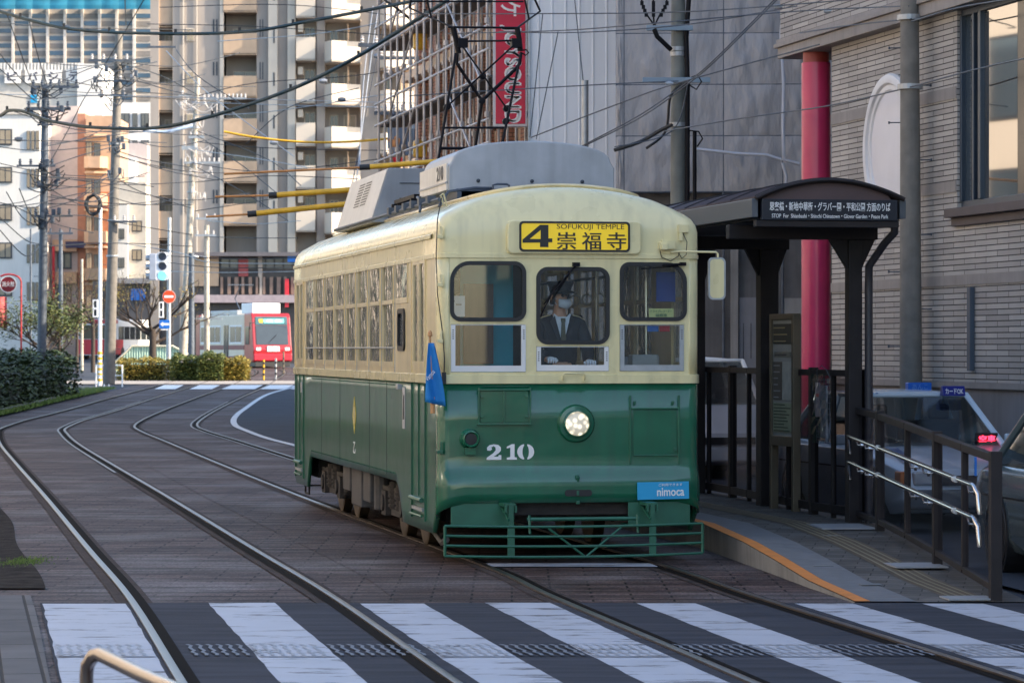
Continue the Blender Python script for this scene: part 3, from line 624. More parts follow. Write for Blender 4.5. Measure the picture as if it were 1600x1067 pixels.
Mp = Matrix.Translation((lx(1035), -.10, lz(765.5))) @ Matrix.Rotation(R(-.8), 4, 'Y')
m = MB(); m.box(-.228, .228, -.006, .006, -.075, .075); mv(m, M=Mp); sg = m.build('card_plate', K['cyan'], tram)
m = text('nimoca', -.055, .185, -.048, .024, bold=.012); mv(m, 0, -.008); mv(m, M=Mp); m.build('plate_text', K['signw'], sg)
m = text('ご利用できます', -.04, .17, .038, .062); mv(m, 0, -.008); mv(m, M=Mp); m.build('plate_text', K['signw'], sg)
# side markings
m = MB()
for y in (3.1, 4.3, 6.6, 8.2): m.box(-W_-.003, -W_, y, y+.006, .66, 1.54)
m.build('panel_seams', K['frame'], tram)
for z in (1.515, .69):
    m = MB()
    for k in range(70): m.cb((-W_-.003, 2.55+.095*k, z), (.008, .014, .014))
    tag(m.build('rivets', K['greens'], tram), kind=None)
m = flat([[(-5.55, 1.17), (-5.42, .98), (-5.29, 1.17), (-5.42, 1.36)], [(-5.52, 1.17), (-5.42, 1.03), (-5.32, 1.17), (-5.42, 1.31)]], .002)
def toside(m, s=-1): m.v = [(s*(W_+.004)+s*v[1], -v[0] if s < 0 else v[0], v[2]) for v in m.v]; return m
toside(m).build('side_crest', mat('crest_yellow', (.75, .6, .12), .4), tram)
m = flat([ell(-5.42, 1.17, .05, .09, 0, 345, 23)], .003); toside(m).build('side_crest', mat('crest_yellow2', (.7, .6, .3), .4), tram)
m = text('乙', -5.50, -5.34, .78, .90, bold=.02); toside(m); m.build('side_mark', K['signw'], tram)
m = flat([[(-2.05, 1.12), (-1.9, 1.12), (-1.9, 1.5), (-2.05, 1.5)]], .003); toside(m); pn = m.build('side_notice', mat('dull_white', (.5, .5, .52), .5), tram)
m = text('入口', -2.01, -1.93, 1.2, 1.45); 
toside(m); m.v = [(v[0]-.004, v[1], v[2]) for v in m.v]; m.build('side_notice_text', ink, pn)
m = MB(); m.cb((-W_-.02, 2.15, 1.5), (.05, .12, .05)); m.cb((-W_-.01, 10.0, 1.40), (.03, .12, .12)); m.build('side_lamp', K['galv'], tram, bevel=.006)
# lifeguard: curved slatted gate under the bumper
def lgp(px, py):
    t = (px-889.5)/199.; return (lx(px)*1.0, -.30-.10*(1-t*t), lz(py)+.0-.012*(1-t*t))
m = MB(); xs = [691+397*k/16 for k in range(17)]
for y0 in (815, 830, 845, 861): m.tube([lgp(x, y0) for x in xs], .012, 6)
for x in (691.5, 1088): m.tube([lgp(x, 815), lgp(x, 861)], .014, 6)
for x in (790, 1008):
    a = lgp(x, 783); b = lgp(x, 861); m.box(a[0]-.03, a[0]+.03, a[1]-.002, a[1]+.010, b[2], lz(815))
    m.box(a[0]-.018, a[0]+.018, a[1]+.01, a[1]+.04, lz(815), lz(783)); m.box(a[0]-.05, a[0]+.05, -.33, -.02, lz(787), lz(782)); m.box(a[0]-.05, a[0]-.035, a[1], a[1]+.05, lz(795), lz(785)); m.box(a[0]+.035, a[0]+.05, a[1], a[1]+.05, lz(795), lz(785))
    m.tube([(a[0]-.02, -.02, .5), (a[0]-.02, a[1], .40)], .012, 6)
m.tube([lgp(846, 817), lgp(901, 860)], .010, 6); m.tube([lgp(958, 817), lgp(905, 860)], .010, 6)
m.tube([(lx(816), -.33, lz(806)), (lx(988), -.33, lz(806))], .016, 8)
for x in (819, 985): m.tube([(lx(x), -.33, lz(800)), (lx(x), -.36, lz(828))], .012, 6)
m.build('lifeguard', K['greenl'], tram)
for s in (-1, 1):
    m = MB(); m.box(min(s*.50, s*1.05), max(s*.50, s*1.05), -.06, -.045, .33, .60); m.box(min(s*.50, s*1.05), max(s*.50, s*1.05), -.045, .25, .325, .335); m.build('splash_guard', K['greenl'], tram, bevel=.006)
# underframe, bogies, wheels
m = MB(); m.box(-1.0, 1.0, .25, LN-.3, .60, .74); m.box(-.85, .85, .1, .9, .45, .62); m.box(-1.0, 1.0, .5, 2.0, .34, .6)
m.box(-1.02, 1.02, 9.6, LN-.2, .36, .6); m.box(-.9, .9, .06, .1, .42, .75)
m.build('underframe', K['truck'], tram)
def wheelset(y):
    for s in (-1, 1):
        m = MB(); Mw = Matrix.Translation((s*.78, y, .33)) @ Matrix.Rotation(pi/2, 4, 'Y'); pr = [(.30, -.055), (.33, -.05), (.335, .05), (.31, .06), (.24, .05), (.12, .06), (.1, .09), (.01, .1)]
        m.lathe([(r, z*s) for r, z in pr], Mw, 28); m.build('wheel', mat('wheel_steel', (.14, .11, .08), .45, metal=.7, var=.3) if 'whl' not in K else K['whl'], tram, smooth=35)
K['whl'] = mat('wheel_steel', (.16, .12, .08), .42, metal=.7, var=.3)
for yb in (2.75, 7.6):
    for dy in (-.0, 1.35): wheelset(yb+dy)
    m = MB()
    for s in (-1, 1):
        x = s*.97; m.box(x-.04, x+.04, yb-.35, yb+1.7, .40, .50)
        m.box(x-.07, x+.07, yb-.14, yb+.14, .22, .46); m.box(x-.07, x+.07, yb+1.21, yb+1.49, .22, .46)
        for yy in (yb+.45, yb+.9):
            m.cyl((x, yy, .30), (x, yy, .56), .075, 12)
            for k in range(5): m.cyl((x, yy, .32+.045*k), (x, yy, .345+.045*k), .09, 12)
        m.box(x-.05, x+.05, yb+.4, yb+.95, .24, .30); m.tube([(x, yb-.3, .36), (x+s*.03, yb-.32, .28), (x, yb+.0, .22)], .02, 6)
        m.cyl((x, yb-.32, .30), (x, yb-.32, .52), .05, 10); m.cyl((x+s*.03, yb+.1, .34), (x+s*.09, yb+.1, .34), .08, 12); m.cyl((x+s*.03, yb+1.35, .34), (x+s*.09, yb+1.35, .34), .08, 12)
    m.box(-.6, .6, yb-.1, yb+1.45, .28, .5)
    m.build('bogie', K['truck'], tram, bevel=.012)
eqm = mat('equipment_grey', (.07, .068, .07), .6, var=.4, scale=6, streak=.4)
for (a, b, z0) in ((4.8, 5.3, .30), (5.45, 6.2, .22), (6.35, 6.9, .35)):
    for xx in ((-1.08, -.6), (.6, 1.08)): m = MB(); m.box(*xx, a, b, z0, .66); m.build('equipment_box', eqm, tram, bevel=.015)
for xx, yy, zz in ((-.98, 2.35, .28), (-1.0, 4.45, .25)): m = MB(); m.cyl((xx, yy, zz), (xx, yy, .6), .085, 12); m.build('air_cylinder', eqm, tram, bevel=.01)
m = MB(); m.tube([(-1.02, 2.6, .24), (-1.03, 1.0, .24), (-1.03, .5, .16), (-1.03, .3, .2)], .03, 6); m.build('brake_rod', eqm, tram)
m = MB(); m.box(-1.02, -1.0, 10.55, 10.95, .12, .14); m.box(-1.02, -1.0, 10.55, 10.57, .12, .3); m.box(-1.02, -1.0, 10.93, 10.95, .12, .3); m.box(-1.02, 1.0, 11.0, 11.02, .2, .22); m.build('rear_guard', K['truck'], tram)
# interior
inn = mat('interior_cream', (.62, .57, .46), .6); ind = mat('interior_dark', (.035, .030, .028), .6, var=.3)
m = MB(); m.box(-1.08, 1.08, .08, LN-.1, .74, .80); m.build('floor', ind, tram)
m = MB(); m.box(-1.05, 1.05, .3, LN-.3, 2.84, 2.86); m.build('ceiling', inn, tram)
m = MB(); m.box(-1.07, 1.07, LN-.12, LN-.08, .8, 2.8); m.build('rear_bulkhead', ind, tram)
m = MB(); m.box(-.84, -.37, .70, .74, .8, 2.75); m.build('cab_partition', K['teal'], tram)
m = MB(); m.box(-1.105, -1.085, .1, 1.72, .8, 2.8); m.box(-.36, -.10, 1.7, 1.74, .8, 2.7); m.build('darkening_panels', ind, tram)  # dark panels added to darken the bright inner wall of the cab
m = MB()
for a, b, c, d in ((-.82, -.78, 1.72, 2.42), (-.60, -.56, 1.72, 2.42)): m.box(a, b, .62, .66, c, d)
m.box(-.78, -.60, .62, .66, 2.36, 2.42); m.box(-.78, -.60, .62, .66, 1.72, 1.78); m.box(-.78, -.60, .63, .64, 1.78, 2.36); m.build('door_frame', K['wood'], tram)
m = MB(); m.box(-1.02, -.86, .35, .355, 2.13, 2.31); pp = m.build('notice_sheet', K['signw'], tram)
m = text('アー', -1.0, -.89, 2.19, 2.27); mv(m, 0, .345); m.build('notice_text', ink, pp)
m = MB(); m.box(-.36, .42, .12, .34, .8, 1.66); m.box(-.30, -.12, .14, .34, 1.66, 1.74); m.build('control_desk', ind, tram, bevel=.02)
m = MB(); 
for x, y in ((-.7, 1.2), (.5, 1.25), (.95, 1.2), (-.6, 3), (.6, 3), (-.6, 6), (.6, 6)): m.cyl((x, y, .8), (x, y, 2.84), .017, 8)
for x in (-.6, .6): m.cyl((x, 1.3, 2.5), (x, 10, 2.5), .015, 6)
m.build('grab_poles', K['steel'], tram)
m = MB()
for x in (-.6, .6):
    for k in range(14):
        y = 1.6+.55*k; m.tube([(x, y, 2.49), (x, y, 2.36)], .008, 4); m.tube([(x+.05*cos(a*pi/4), y, 2.31+.05*sin(a*pi/4)) for a in range(8)], .008, 4, close=True)
m.build('strap_handles', inn, tram)
m = MB(); m.box(-1.07, -.62, 2.0, 9.6, .8, 1.2); m.box(-1.09, -1.0, 2.0, 9.6, 1.2, 1.62); m.box(.62, 1.07, 2.0, 9.6, .8, 1.2); m.box(1.0, 1.09, 2.0, 9.6, 1.2, 1.62); m.build('bench_seat', mat('seat_green', (.03, .09, .07), .9), tram, bevel=.03)
m = MB(); m.box(.62, .92, .62, .65, .8, 1.62); m.box(.66, .90, .5, .66, 1.62, 1.80); m.build('fare_box', K['greyp'], tram, bevel=.01)
m = MB(); m.box(.80, .97, .16, .17, 2.26, 2.52); m.build('blue_cloth', mat('navy_cloth', (.02, .05, .22), .8), tram)
m = MB(); m.box(.72, .94, .10, .105, 2.12, 2.20); yn = m.build('yellow_sticker', mat('pale_yellow', (.62, .62, .25), .5), tram)
m = text('ドライブレコーダー', .735, .925, 2.165, 2.19); mv(m, 0, .096); m.build('sticker_text', mat('ink_green', (.03, .2, .1), .5), yn)
m = text('搭載車', .78, .88, 2.13, 2.155); mv(m, 0, .096); m.build('sticker_text', mat('ink_green2', (.03, .2, .1), .5), yn)
m = MB(); m.box(.72, .82, .16, .165, 2.00, 2.05); m.build('blue_sticker', K['signblue'], tram); m = MB(); m.box(.83, .92, .16, .165, 2.00, 2.05); m.build('red_sticker', K['red'], tram)
m = MB(); m.box(.52, .60, .9, .95, .8, 2.7); m.box(.60, 1.0, .9, .95, 1.70, 1.78); m.box(.60, 1.0, .9, .95, 2.06, 2.09); m.build('inner_door_frame', K['greyp'], tram)
# roof equipment
UZ = 3.29
def arc_top(hw, ze, zt, n=16, z0=UZ): return [(-hw, z0), (hw, z0), (hw, ze-.05), (hw-.03, ze)]+[(hw*.95*cos(pi*k/n), ze+(zt-ze)*sin(pi*k/n)**.8) for k in range(1, n)]+[(-hw+.03, ze), (-hw, ze-.05)]
m = MB(); m.prism(arc_top(.775, 3.56, 3.755), 'y', 1.75, 3.4); cv = m.build('front_roof_unit', K['greyp'], tram, bevel=.015)
m = MB(); m.box(-.79, -.776, 1.78, 3.37, 3.30, 3.545); m.build('side_panel', mat('white_panel', (.72, .70, .66), .4, var=.1, streak=.3), cv)
m = MB(); m.box(-.80, -.776, 1.78, 3.37, 3.36, 3.375); m.build('panel_lip', K['greyp'], cv)
m = text('210', -2.32, -1.95, 3.40, 3.53, bold=.01); toside(m); m.v = [(v[0]+.36, v[1], v[2]) for v in m.v]; m.build('unit_number', mat('ink_grey', (.12, .12, .12), .5), cv)
m = MB()
for x in (-.5, 0, .47): m.lathe([(.018, 0), (.018, .008), (.001, .012)], Matrix.Translation((x, 1.75, 3.385)) @ Matrix.Rotation(pi/2, 4, 'X'), 12)
m.build('panel_bolts', K['frame'], cv)
m = MB(); m.tube([(-.40, 1.55, 3.26), (-.40, 1.55, 3.335), (-.36, 1.55, 3.345), (-.27, 1.55, 3.345), (-.25, 1.55, 3.335), (-.25, 1.55, 3.26)], .011, 6)
for s in (-1, 1): m.box(s*.7-.02, s*.7+.02, 1.6, 9, 3.2, 3.30)
for k in range(10): m.box(-.72, .72, 1.62+.8*k, 1.66+.8*k, 3.285, 3.305)
m.build('roof_walkway', K['galvd'], tram)
m = MB(); m.tube([(-.95, 1.2, 3.12), (-.85, 1.3, 3.26), (-.6, 1.4, 3.3), (-.4, 1.6, 3.31)], .014, 6); m.tube([(-.97, 2.2, 3.12), (-.9, 2.6, 3.22), (-.84, 3.2, 3.3), (-.7, 3.6, 3.32)], .014, 6); m.tube([(-.9, 1.5, 3.2), (-.9, 9, 3.2)], .018, 6)
for k in range(6): m.cb((-.9, 2.0+.5*k, 3.22), (.08, .12, .07))
m.build('roof_conduit', K['galvd'], tram)
poly = [(-.90, 3.17), (.90, 3.17), (.72, 3.74), (-.72, 3.74)]
m = MB(); m.prism(poly, 'y', 6.0, 8.9); ac = m.build('air_conditioner', mat('ac_grey', (.27, .29, .32), .5, var=.12, streak=.3), tram, bevel=.01)
sl_ = (.18/.57)
def acs(y, z, o=.004): return (-.90+(z-3.17)*sl_-o, y, z)
m = MB(); m.quad(acs(6.02, 3.19), acs(8.88, 3.19), acs(8.88, 3.73), acs(6.02, 3.73)); m.build('ac_side', mat('ac_white', (.60, .585, .56), .4, var=.08, streak=.25), ac, solid=.004, off=0)
m = MB()
for c in range(2):
    for k in range(9):
        y0 = 6.95+c*.52; z = 3.40+k*.030; m.quad(acs(y0, z, .009), acs(y0+.44, z, .009), acs(y0+.44, z+.014, .009), acs(y0, z+.014, .009))
m.build('ac_louvres', K['black'], ac, fix=False)
m = MB()
for z in (3.42, 3.58): m.box(-.6, .5, 5.99, 6.005, z, z+.008)
m.build('ac_seams', K['frame'], ac)
# pantograph: lattice frame standing between the units
def pp_(px, py, y=4.85):
    """photo point carried onto the pantograph's plane across the tram"""
    c, s = cos(TH), sin(TH); k = (px-800)/F
    # world X = .50 + x c - y s ; Y = 26.95 + x s + y c ; X = k Y
    x = (k*(26.95+y*c)-.50+y*s)/(c-k*s); Y = 26.95+x*s+y*c
    return Vector((x, y, H-(py-545)*Y/F))
m = MB()
def b2(p, q, r=.016, y=4.85, y2=None): m.tube([pp_(*p, y), pp_(*q, y if y2 is None else y2)], r*.7, 8)
# near pair of lower legs, far pair, and cross bracing
b2((684, 255), (712, 84), .02, 4.3, 4.75); b2((784, 228), (814, 84), .02, 4.3, 4.75)
m.tube([pp_(714, 84), pp_(714, 100), pp_(753, 158), pp_(742, 235)], .017, 8); m.tube([pp_(814, 84), pp_(812, 100), pp_(804, 110), pp_(753, 158)], .017, 8)
b2((690, 200), (788, 200), .016, 4.45); b2((686, 232), (742, 232), .022, 4.4); b2((697, 168), (802, 72), .013, 4.7); b2((722, 72), (792, 170), .013, 4.7)
b2((725, 65), (805, 64), .014); b2((700, 43), (812, 44), .016)
for p in ((754, 120), (753, 158), (698, 168), (791, 170), (790, 190)): m.lathe([(.001, -.03), (.034, -.025), (.034, .025), (.001, .03)], Matrix.Translation(pp_(*p, 4.8)) @ Matrix.Rotation(pi/2, 4, 'X'), 10)
for x in (722, 806): a = pp_(x, 68); m.cb(a, (.10, .12, .09)); 
m.tube([pp_(708, 43), pp_(712, 60), pp_(717, 84)], .028, 8); m.tube([pp_(808, 44), pp_(811, 60), pp_(813, 80)], .028, 8)
m.tube([pp_(813, 80), pp_(822, 78), pp_(826, 83), pp_(821, 87), pp_(813, 82)], .008, 6)
b2((706, 43), (640, 13), .014, 4.85, 5.8); b2((808, 44), (844, 18), .014, 4.85, 5.8); b2((666, -4), (674, 28), .014, 4.3, 4.3); b2((820, 0), (827, 32), .014)
b2((844, 18), (832, -8), .016, 5.8); b2((640, 13), (652, -60), .016, 5.8); b2((640, 3), (818, 3), .012, 4.6)
b2((832, -8), (800, -90), .014, 5.8, 4.85); b2((652, -60), (680, -95), .014, 5.8, 4.85)
for yy in (4.5, 5.2): b2((640, -100), (845, -98), .02, yy)
m.box(-.75, .75, 4.2, 4.26, 3.28, 3.34); m.box(-.75, .75, 5.5, 5.56, 3.28, 3.34); m.box(-.72, -.66, 4.2, 5.56, 3.34, 3.38); m.box(.66, .72, 4.2, 5.56, 3.34, 3.38)
for x in (-.65, .65):
    for y in (4.3, 5.4):
        for k in range(3): m.cyl((x, y, 3.28+.04*k), (x, y, 3.30+.04*k), .06, 10)
m.build('pantograph', K['blackm'], tram, bevel=0)

# ------------------------------------------------------------------ blue flag on the tram's corner
def T(p): c, s = cos(TH), sin(TH); return Vector((.50+p[0]*c-p[1]*s, 26.95+p[0]*s+p[1]*c, p[2]))
fg = thing('flag', 'small blue flag drooping from the front corner of the green tram', 'flag', T((-1.21, -.08, 1.40)), TH)
m = MB(); m.cyl((0, 0, -.06), (-.025, -.01, .56), .009, 8); m.cyl((0, 0, -.10), (0, 0, .04), .02, 8); m.lathe([(.001, 0), (.02, .01), (.018, .04), (.001, .06)], Matrix.Translation((-.025, -.01, .55)), 10); m.build('pole', mat('flag_stick', (.55, .28, .12), .5), fg)
def fl_(i, j):
    u = i/10; v = j/12; wdt = .03+.15*(1-v)*(.55+.45*v)*.85+.015
    x = -.02+(u-.42)*wdt*1.1+.05*(1-v)*u; z = .50-(1-v)*.50-.04*u*(1-v)
    return (x, -.03-.03*sin(u*7+v*3)*(1-v*.6), z)
m = MB(); m.grid(fl_, 10, 12); fcl = m.build('cloth', mat('flag_blue', (.015, .22, .60), .7, var=.1), fg, smooth=60, solid=.003)
m = text('Vamos', -.05, .05, .13, .17, shear=.2); mv(m, M=Matrix.Translation((.0, -.07, -.14)) @ Matrix.Rotation(R(-50), 4, 'Y')); m.v = [(v[0]+.08, v[1], v[2]+.27) for v in m.v]; m.build('flag_text', K['signw'], fcl)

# ------------------------------------------------------------------ the driver
skin = mat('skin', srgb(214, 160, 130), .5, var=.06); suit = mat('suit_navy', (.026, .027, .036), .8, var=.2, scale=20); shirt = mat('shirt', (.75, .78, .85), .7)
dbase = T((0.0, .47, .83))
def skinned(name, pts, edges, radii, material, parent=None, sub=2, root=0):
    me = bpy.data.meshes.new(name); me.from_pydata([tuple(p) for p in pts], edges, []); o = bpy.data.objects.new(name, me); COL.objects.link(o)
    md = o.modifiers.new('skin', 'SKIN'); md.use_smooth_shade = True
    sv = me.skin_vertices[0].data if len(me.skin_vertices) else None
    if sv is None:
        bm = bmesh.new(); bm.from_mesh(me); bm.verts.layers.skin.verify(); bm.to_mesh(me); bm.free(); sv = me.skin_vertices[0].data
    for i, r in enumerate(radii): sv[i].radius = r if isinstance(r, tuple) else (r, r); sv[i].use_root = (i == root)
    s = o.modifiers.new('sub', 'SUBSURF'); s.levels = sub; s.render_levels = sub; me.materials.append(material)
    if parent: o.parent = parent
    return o
# joints, local frame: x to the viewer's right, y away from the viewer; floor at 0
J = dict(pel=(0, 0, .82), sp=(0, -.01, 1.0), ch=(0, -.01, 1.18), nb=(0, 0, 1.30), nk=(.0, -.005, 1.37), hd=(.005, -.02, 1.42), tp=(.005, -.01, 1.51),
         ls=(-.17, 0, 1.25), le=(-.23, -.10, 1.00), lw=(-.16, -.30, .92), lh=(-.15, -.36, .92), rs=(.17, 0, 1.25), re=(.24, -.08, 1.01), rw=(.20, -.28, .90), rh=(.20, -.34, .90),
         lk=(-.10, -.06, .45), la=(-.10, .0, .08), lf=(-.10, -.14, .04), rk=(.10, -.06, .45), ra=(.10, .0, .08), rf=(.10, -.14, .04))
ks = list(J); ix = {k: i for i, k in enumerate(ks)}
ed = [(ix[a], ix[b]) for a, b in (('pel', 'sp'), ('sp', 'ch'), ('ch', 'nb'), ('nb', 'nk'), ('nk', 'hd'), ('hd', 'tp'), ('ch', 'ls'), ('ls', 'le'), ('le', 'lw'), ('lw', 'lh'), ('ch', 'rs'), ('rs', 're'), ('re', 'rw'), ('rw', 'rh'), ('pel', 'lk'), ('lk', 'la'), ('la', 'lf'), ('pel', 'rk'), ('rk', 'ra'), ('ra', 'rf'))]
rad = dict(pel=(.15, .11), sp=(.14, .10), ch=(.15, .10), nb=(.07, .07), nk=.05, hd=(.066, .075), tp=(.07, .085), ls=.058, le=.042, lw=.03, lh=.03, rs=.058, re=.042, rw=.03, rh=.03, lk=.06, la=.04, lf=.035, rk=.06, ra=.04, rf=.035)
dr = skinned('person', [J[k] for k in ks], ed, [rad[k] for k in ks], skin); dr.location = dbase; dr.rotation_euler = (0, 0, TH)
tag(dr, 'tram driver in dark suit, cap and white mask at the middle front window', 'person')
kk = ['pel', 'sp', 'ch', 'ls', 'le', 'lw', 'rs', 're', 'rw']; jx = {k: i for i, k in enumerate(kk)}
skinned('jacket', [J[k] for k in kk], [(jx[a], jx[b]) for a, b in (('pel', 'sp'), ('sp', 'ch'), ('ch', 'ls'), ('ls', 'le'), ('le', 'lw'), ('ch', 'rs'), ('rs', 're'), ('re', 'rw'))], [(.18, .14), (.17, .13), (.18, .135), .085, .065, .05, .085, .065, .05], suit, dr)
kk = ['pel', 'lk', 'la', 'rk', 'ra']; skinned('trousers', [J[k] for k in kk], [(0, 1), (1, 2), (0, 3), (3, 4)], [(.16, .13), .085, .065, .085, .065], suit, dr)
m = MB(); m.add([(-.065, -.150, 1.30), (.065, -.150, 1.30), (.0, -.165, 1.04)], [(0, 1, 2)]); m.build('shirt', shirt, dr, solid=.01, off=0)
m = MB()
for s in (-1, 1): m.add([(s*.01, -.16, 1.27), (s*.07, -.12, 1.33), (s*.085, -.13, 1.28), (s*.035, -.165, 1.22)], [(0, 1, 2, 3)])
m.build('collar', shirt, dr, solid=.008, off=0)
m = MB(); m.add([(-.014, -.172, 1.27), (.014, -.172, 1.27), (.024, -.182, 1.10), (0, -.182, 1.06), (-.024, -.182, 1.10)], [(0, 1, 2, 3, 4)]); m.cb((0, -.17, 1.27), (.035, .02, .03)); m.build('tie', mat('tie', (.10, .09, .05), .6), dr, solid=.006, off=0)
m = MB()
for s in (-1, 1): m.add([(s*.07, -.148, 1.31), (s*.11, -.135, 1.26), (s*.075, -.168, 1.14), (s*.01, -.178, 1.0), (s*.03, -.17, 1.14)], [(0, 1, 2, 3, 4)])
m.build('lapel', suit, dr, solid=.012, off=0)
m = MB()
for s in (-1, 1): m.tube([(s*.10, -.10, 1.315), (s*.16, -.09, 1.30), (s*.21, -.06, 1.275)], .005, 6); 
m.tube([(-.27, -.10, 1.04), (-.22, -.165, 1.02), (-.17, -.17, 1.015)], .005, 6)
m.build('gold_braid', mat('braid', (.75, .6, .35), .4), dr)
# head pieces turned towards the viewer's right
MH = Matrix.Translation((.005, -.015, 1.455)) @ Matrix.Rotation(R(28), 4, 'Z')
m = MB(); m.lathe([(.001, .160), (.115, .155), (.122, .137), (.098, .105), (.096, .068), (.090, .062)], MH, 28); cap = m.build('cap', suit, dr, smooth=50)
m = MB(); m.grid(lambda i, j: tuple(MH @ Vector(((.098+.05*j/3)*cos(R(-150+120*i/12)), (.098+.05*j/3)*sin(R(-150+120*i/12)), .068-.018*j/3))), 12, 3); m.build('peak', K['black'], cap, smooth=60, solid=.005)
m = MB()
def mk(i, j):
    a = R(-140+100*i/14); t = j/8; r = .080+.034*sin(pi*t)**.8*max(0, cos(a+pi/2))**2; zz = (-.090+.090*t)*(1-.25*abs(cos(a))); return tuple(MH @ Vector((r*cos(a), r*sin(a)*1.04, zz)))
m.grid(mk, 14, 8); m.build('mask', shirt, dr, smooth=60, solid=.003)
m = MB()
for s in (-1, 1):
    m.tube([MH @ Vector((s*.075, -.045, -.0)), MH @ Vector((s*.083, .0, .012))], .003, 5); m.tube([MH @ Vector((s*.075, -.045, -.05)), MH @ Vector((s*.083, .0, -.01))], .003, 5)
m.build('mask_strap', shirt, dr)
m = MB()
for s in (-1, 1): m.lathe([(.001, -.012), (.014, -.006), (.016, .006), (.001, .012)], MH @ Matrix.Translation((s*.034, -.079, .030)) @ Matrix.Rotation(pi/2, 4, 'X'), 10)
m.build('eyes', mat('eye', (.03, .02, .02), .2), dr)
m = MB()
for s in (-1, 1): m.tube([MH @ Vector((s*.082, .0, .03)), MH @ Vector((s*.094, .012, .02)), MH @ Vector((s*.088, .008, -.012))], .011, 8)
m.build('ears', skin, dr, smooth=60)
m = MB(); m.grid(lambda i, j: tuple(MH @ Vector(((.084+.006*sin(pi*j/4))*cos(R(-15+210*i/14)), (.094)*sin(R(-15+210*i/14)), -.045+.11*j/4))), 14, 4); m.build('hair', K['black'], dr, smooth=60, solid=.01)
# gloved hands with five fingers each, closed on the controller handles
glv = mat('glove', (.78, .8, .88), .8)
def glove(wx, wy, wz, s):
    pts = [(wx, wy+.03, wz), (wx, wy-.03, wz+.005), (wx, wy-.07, wz+.005)]; ed = [(0, 1), (1, 2)]; rd_ = [.028, (.042, .02), (.042, .018)]
    o = skinned('glove', pts, ed, rd_, glv, dr, 2)
    for k in range(4):
        fx = wx+(-.032+.0215*k); L_ = (.022, .026, .024, .019)[k] if s > 0 else (.019, .024, .026, .022)[k]
        p = [(fx, wy-.07, wz+.006), (fx, wy-.07-L_*1.2, wz+.008), (fx, wy-.08-L_*1.3, wz-.014), (fx, wy-.07-L_*.9, wz-.032)]
        skinned('finger', p, [(0, 1), (1, 2), (2, 3)], [.0095, .0095, .009, .008], glv, o, 1)
    p = [(wx+s*.035, wy-.02, wz), (wx+s*.055, wy-.05, wz-.006), (wx+s*.045, wy-.08, wz-.018)]
    skinned('thumb', p, [(0, 1), (1, 2)], [.013, .011, .009], glv, o, 1)
glove(-.15, -.34, .93, 1); glove(.20, -.32, .905, -1)
# ------------------------------------------------------------------ tram stop platform
EL = [Vector(p) for p in [(2.5, 22.82, .006), (2.3, 24.3, .05), (2.15, 25.7, .12), (2.0, 27, .18), (1.77, 29.07, .225), (1.38, 31, .24), (.62, 35, .24), (-.15, 38.5, .24), (-1.4, 44.5, .24), (-2.3, 49, .24)]]
ER = [Vector(p) for p in [(3.78, 22.82, .006), (3.66, 24.3, .05), (3.58, 25.7, .12), (3.50, 27, .18), (3.42, 29.3, .225), (3.1, 30.7, .24), (2.35, 35, .24), (1.65, 38.5, .24), (.45, 44.5, .24), (-.4, 49, .24)]]
plat = thing('platform', 'low raised tram platform with orange edge line and grey paving', 'platform', (0, 0, 0))
def pl_at(i, o):
    d = (ER[i]-EL[i]); L_ = d.xy.length; t = o if o <= 1e-9 else min(o/L_, 1); return EL[i]+d*t
def strip(o0, o1, dz, name, mt, n=9, i0=0):
    m = MB(); m.grid(lambda i, j: tuple(pl_at(i+i0, (o0, o1)[j])+Vector((0, 0, dz))), n-i0, 1); return m.build(name, mt, plat, fix=False)
pav = brickmat('platform_pavers', (.095, .088, .082), (.15, .14, .13), (.04, .038, .036), .30, .15, .006, rough=.75, axes='xy', rot=R(10), bump=.6, var=.3, patch=(.075, .065, .058), patch_s=1.2)
strip(.12, .45, .004, 'kerb_stone', mat('granite', (.17, .175, .185), .75, var=.15, scale=8, bump=.3, bs=100)); strip(0, .115, .006, 'edge_line', K['orange']); strip(.45, 9, 0, 'paving', pav)
och = mat('ochre_tile', (.13, .10, .068), .75, var=.25, scale=5)
strip(.74, 1.02, .004, 'tactile_path', och)
m = MB()
for k in range(4):
    o = .77+k*.062
    for i in range(9): a, b, c, d = pl_at(i, o), pl_at(i, o+.02), pl_at(i+1, o+.02), pl_at(i+1, o); m.quad(*[tuple(v+Vector((0, 0, .009))) for v in (a, b, c, d)])
m.build('tactile_bars', mat('ochre_bar', (.26, .22, .14), .7), plat, fix=False)
m = MB(); m.grid(lambda i, j: tuple(Vector((EL[i].x+(0 if j else .01), EL[i].y, EL[i].z if j else -.05))), 9, 1); m.grid(lambda i, j: tuple(Vector((ER[i].x, ER[i].y, ER[i].z if j else -.05))), 9, 1); m.build('kerb_face', K['concrete'], plat, fix=False)
m = MB()
for px, py, s_ in ((1350, 838, .42), (1432, 885, .34), (1515, 938, .3)):
    Z = (H-.1)*F/(py-545); X = PX(px, Z)
m = MB()
def slab(X, Y, z, a, b): m.cb((X, Y, z), (a, b, .012), R(6))
slab(3.02, 28.7, .222, .5, .75); slab(3.25, 25.2, .108, .42, .5); slab(3.35, 23.0, .02, .35, .3); m.build('concrete_footing', mat('pale_concrete', (.30, .31, .33), .8, var=.1), plat)
# scattered pale paver strips
m = MB(); random.seed(3)
for (px, py) in ((1240, 832), (1258, 852), (1285, 874), (1360, 892), (1375, 912), (1300, 845)):
    Z = (H-.15)*F/(py-545); X = PX(px, Z); i = 0; z = .2 if Z > 28 else .2*(Z-23)/5; m.cb((X, Z, z+.012), (.16, .11, .004), .1)
m.build('pale_pavers', mat('pale_paver', (.19, .195, .20), .8), plat)

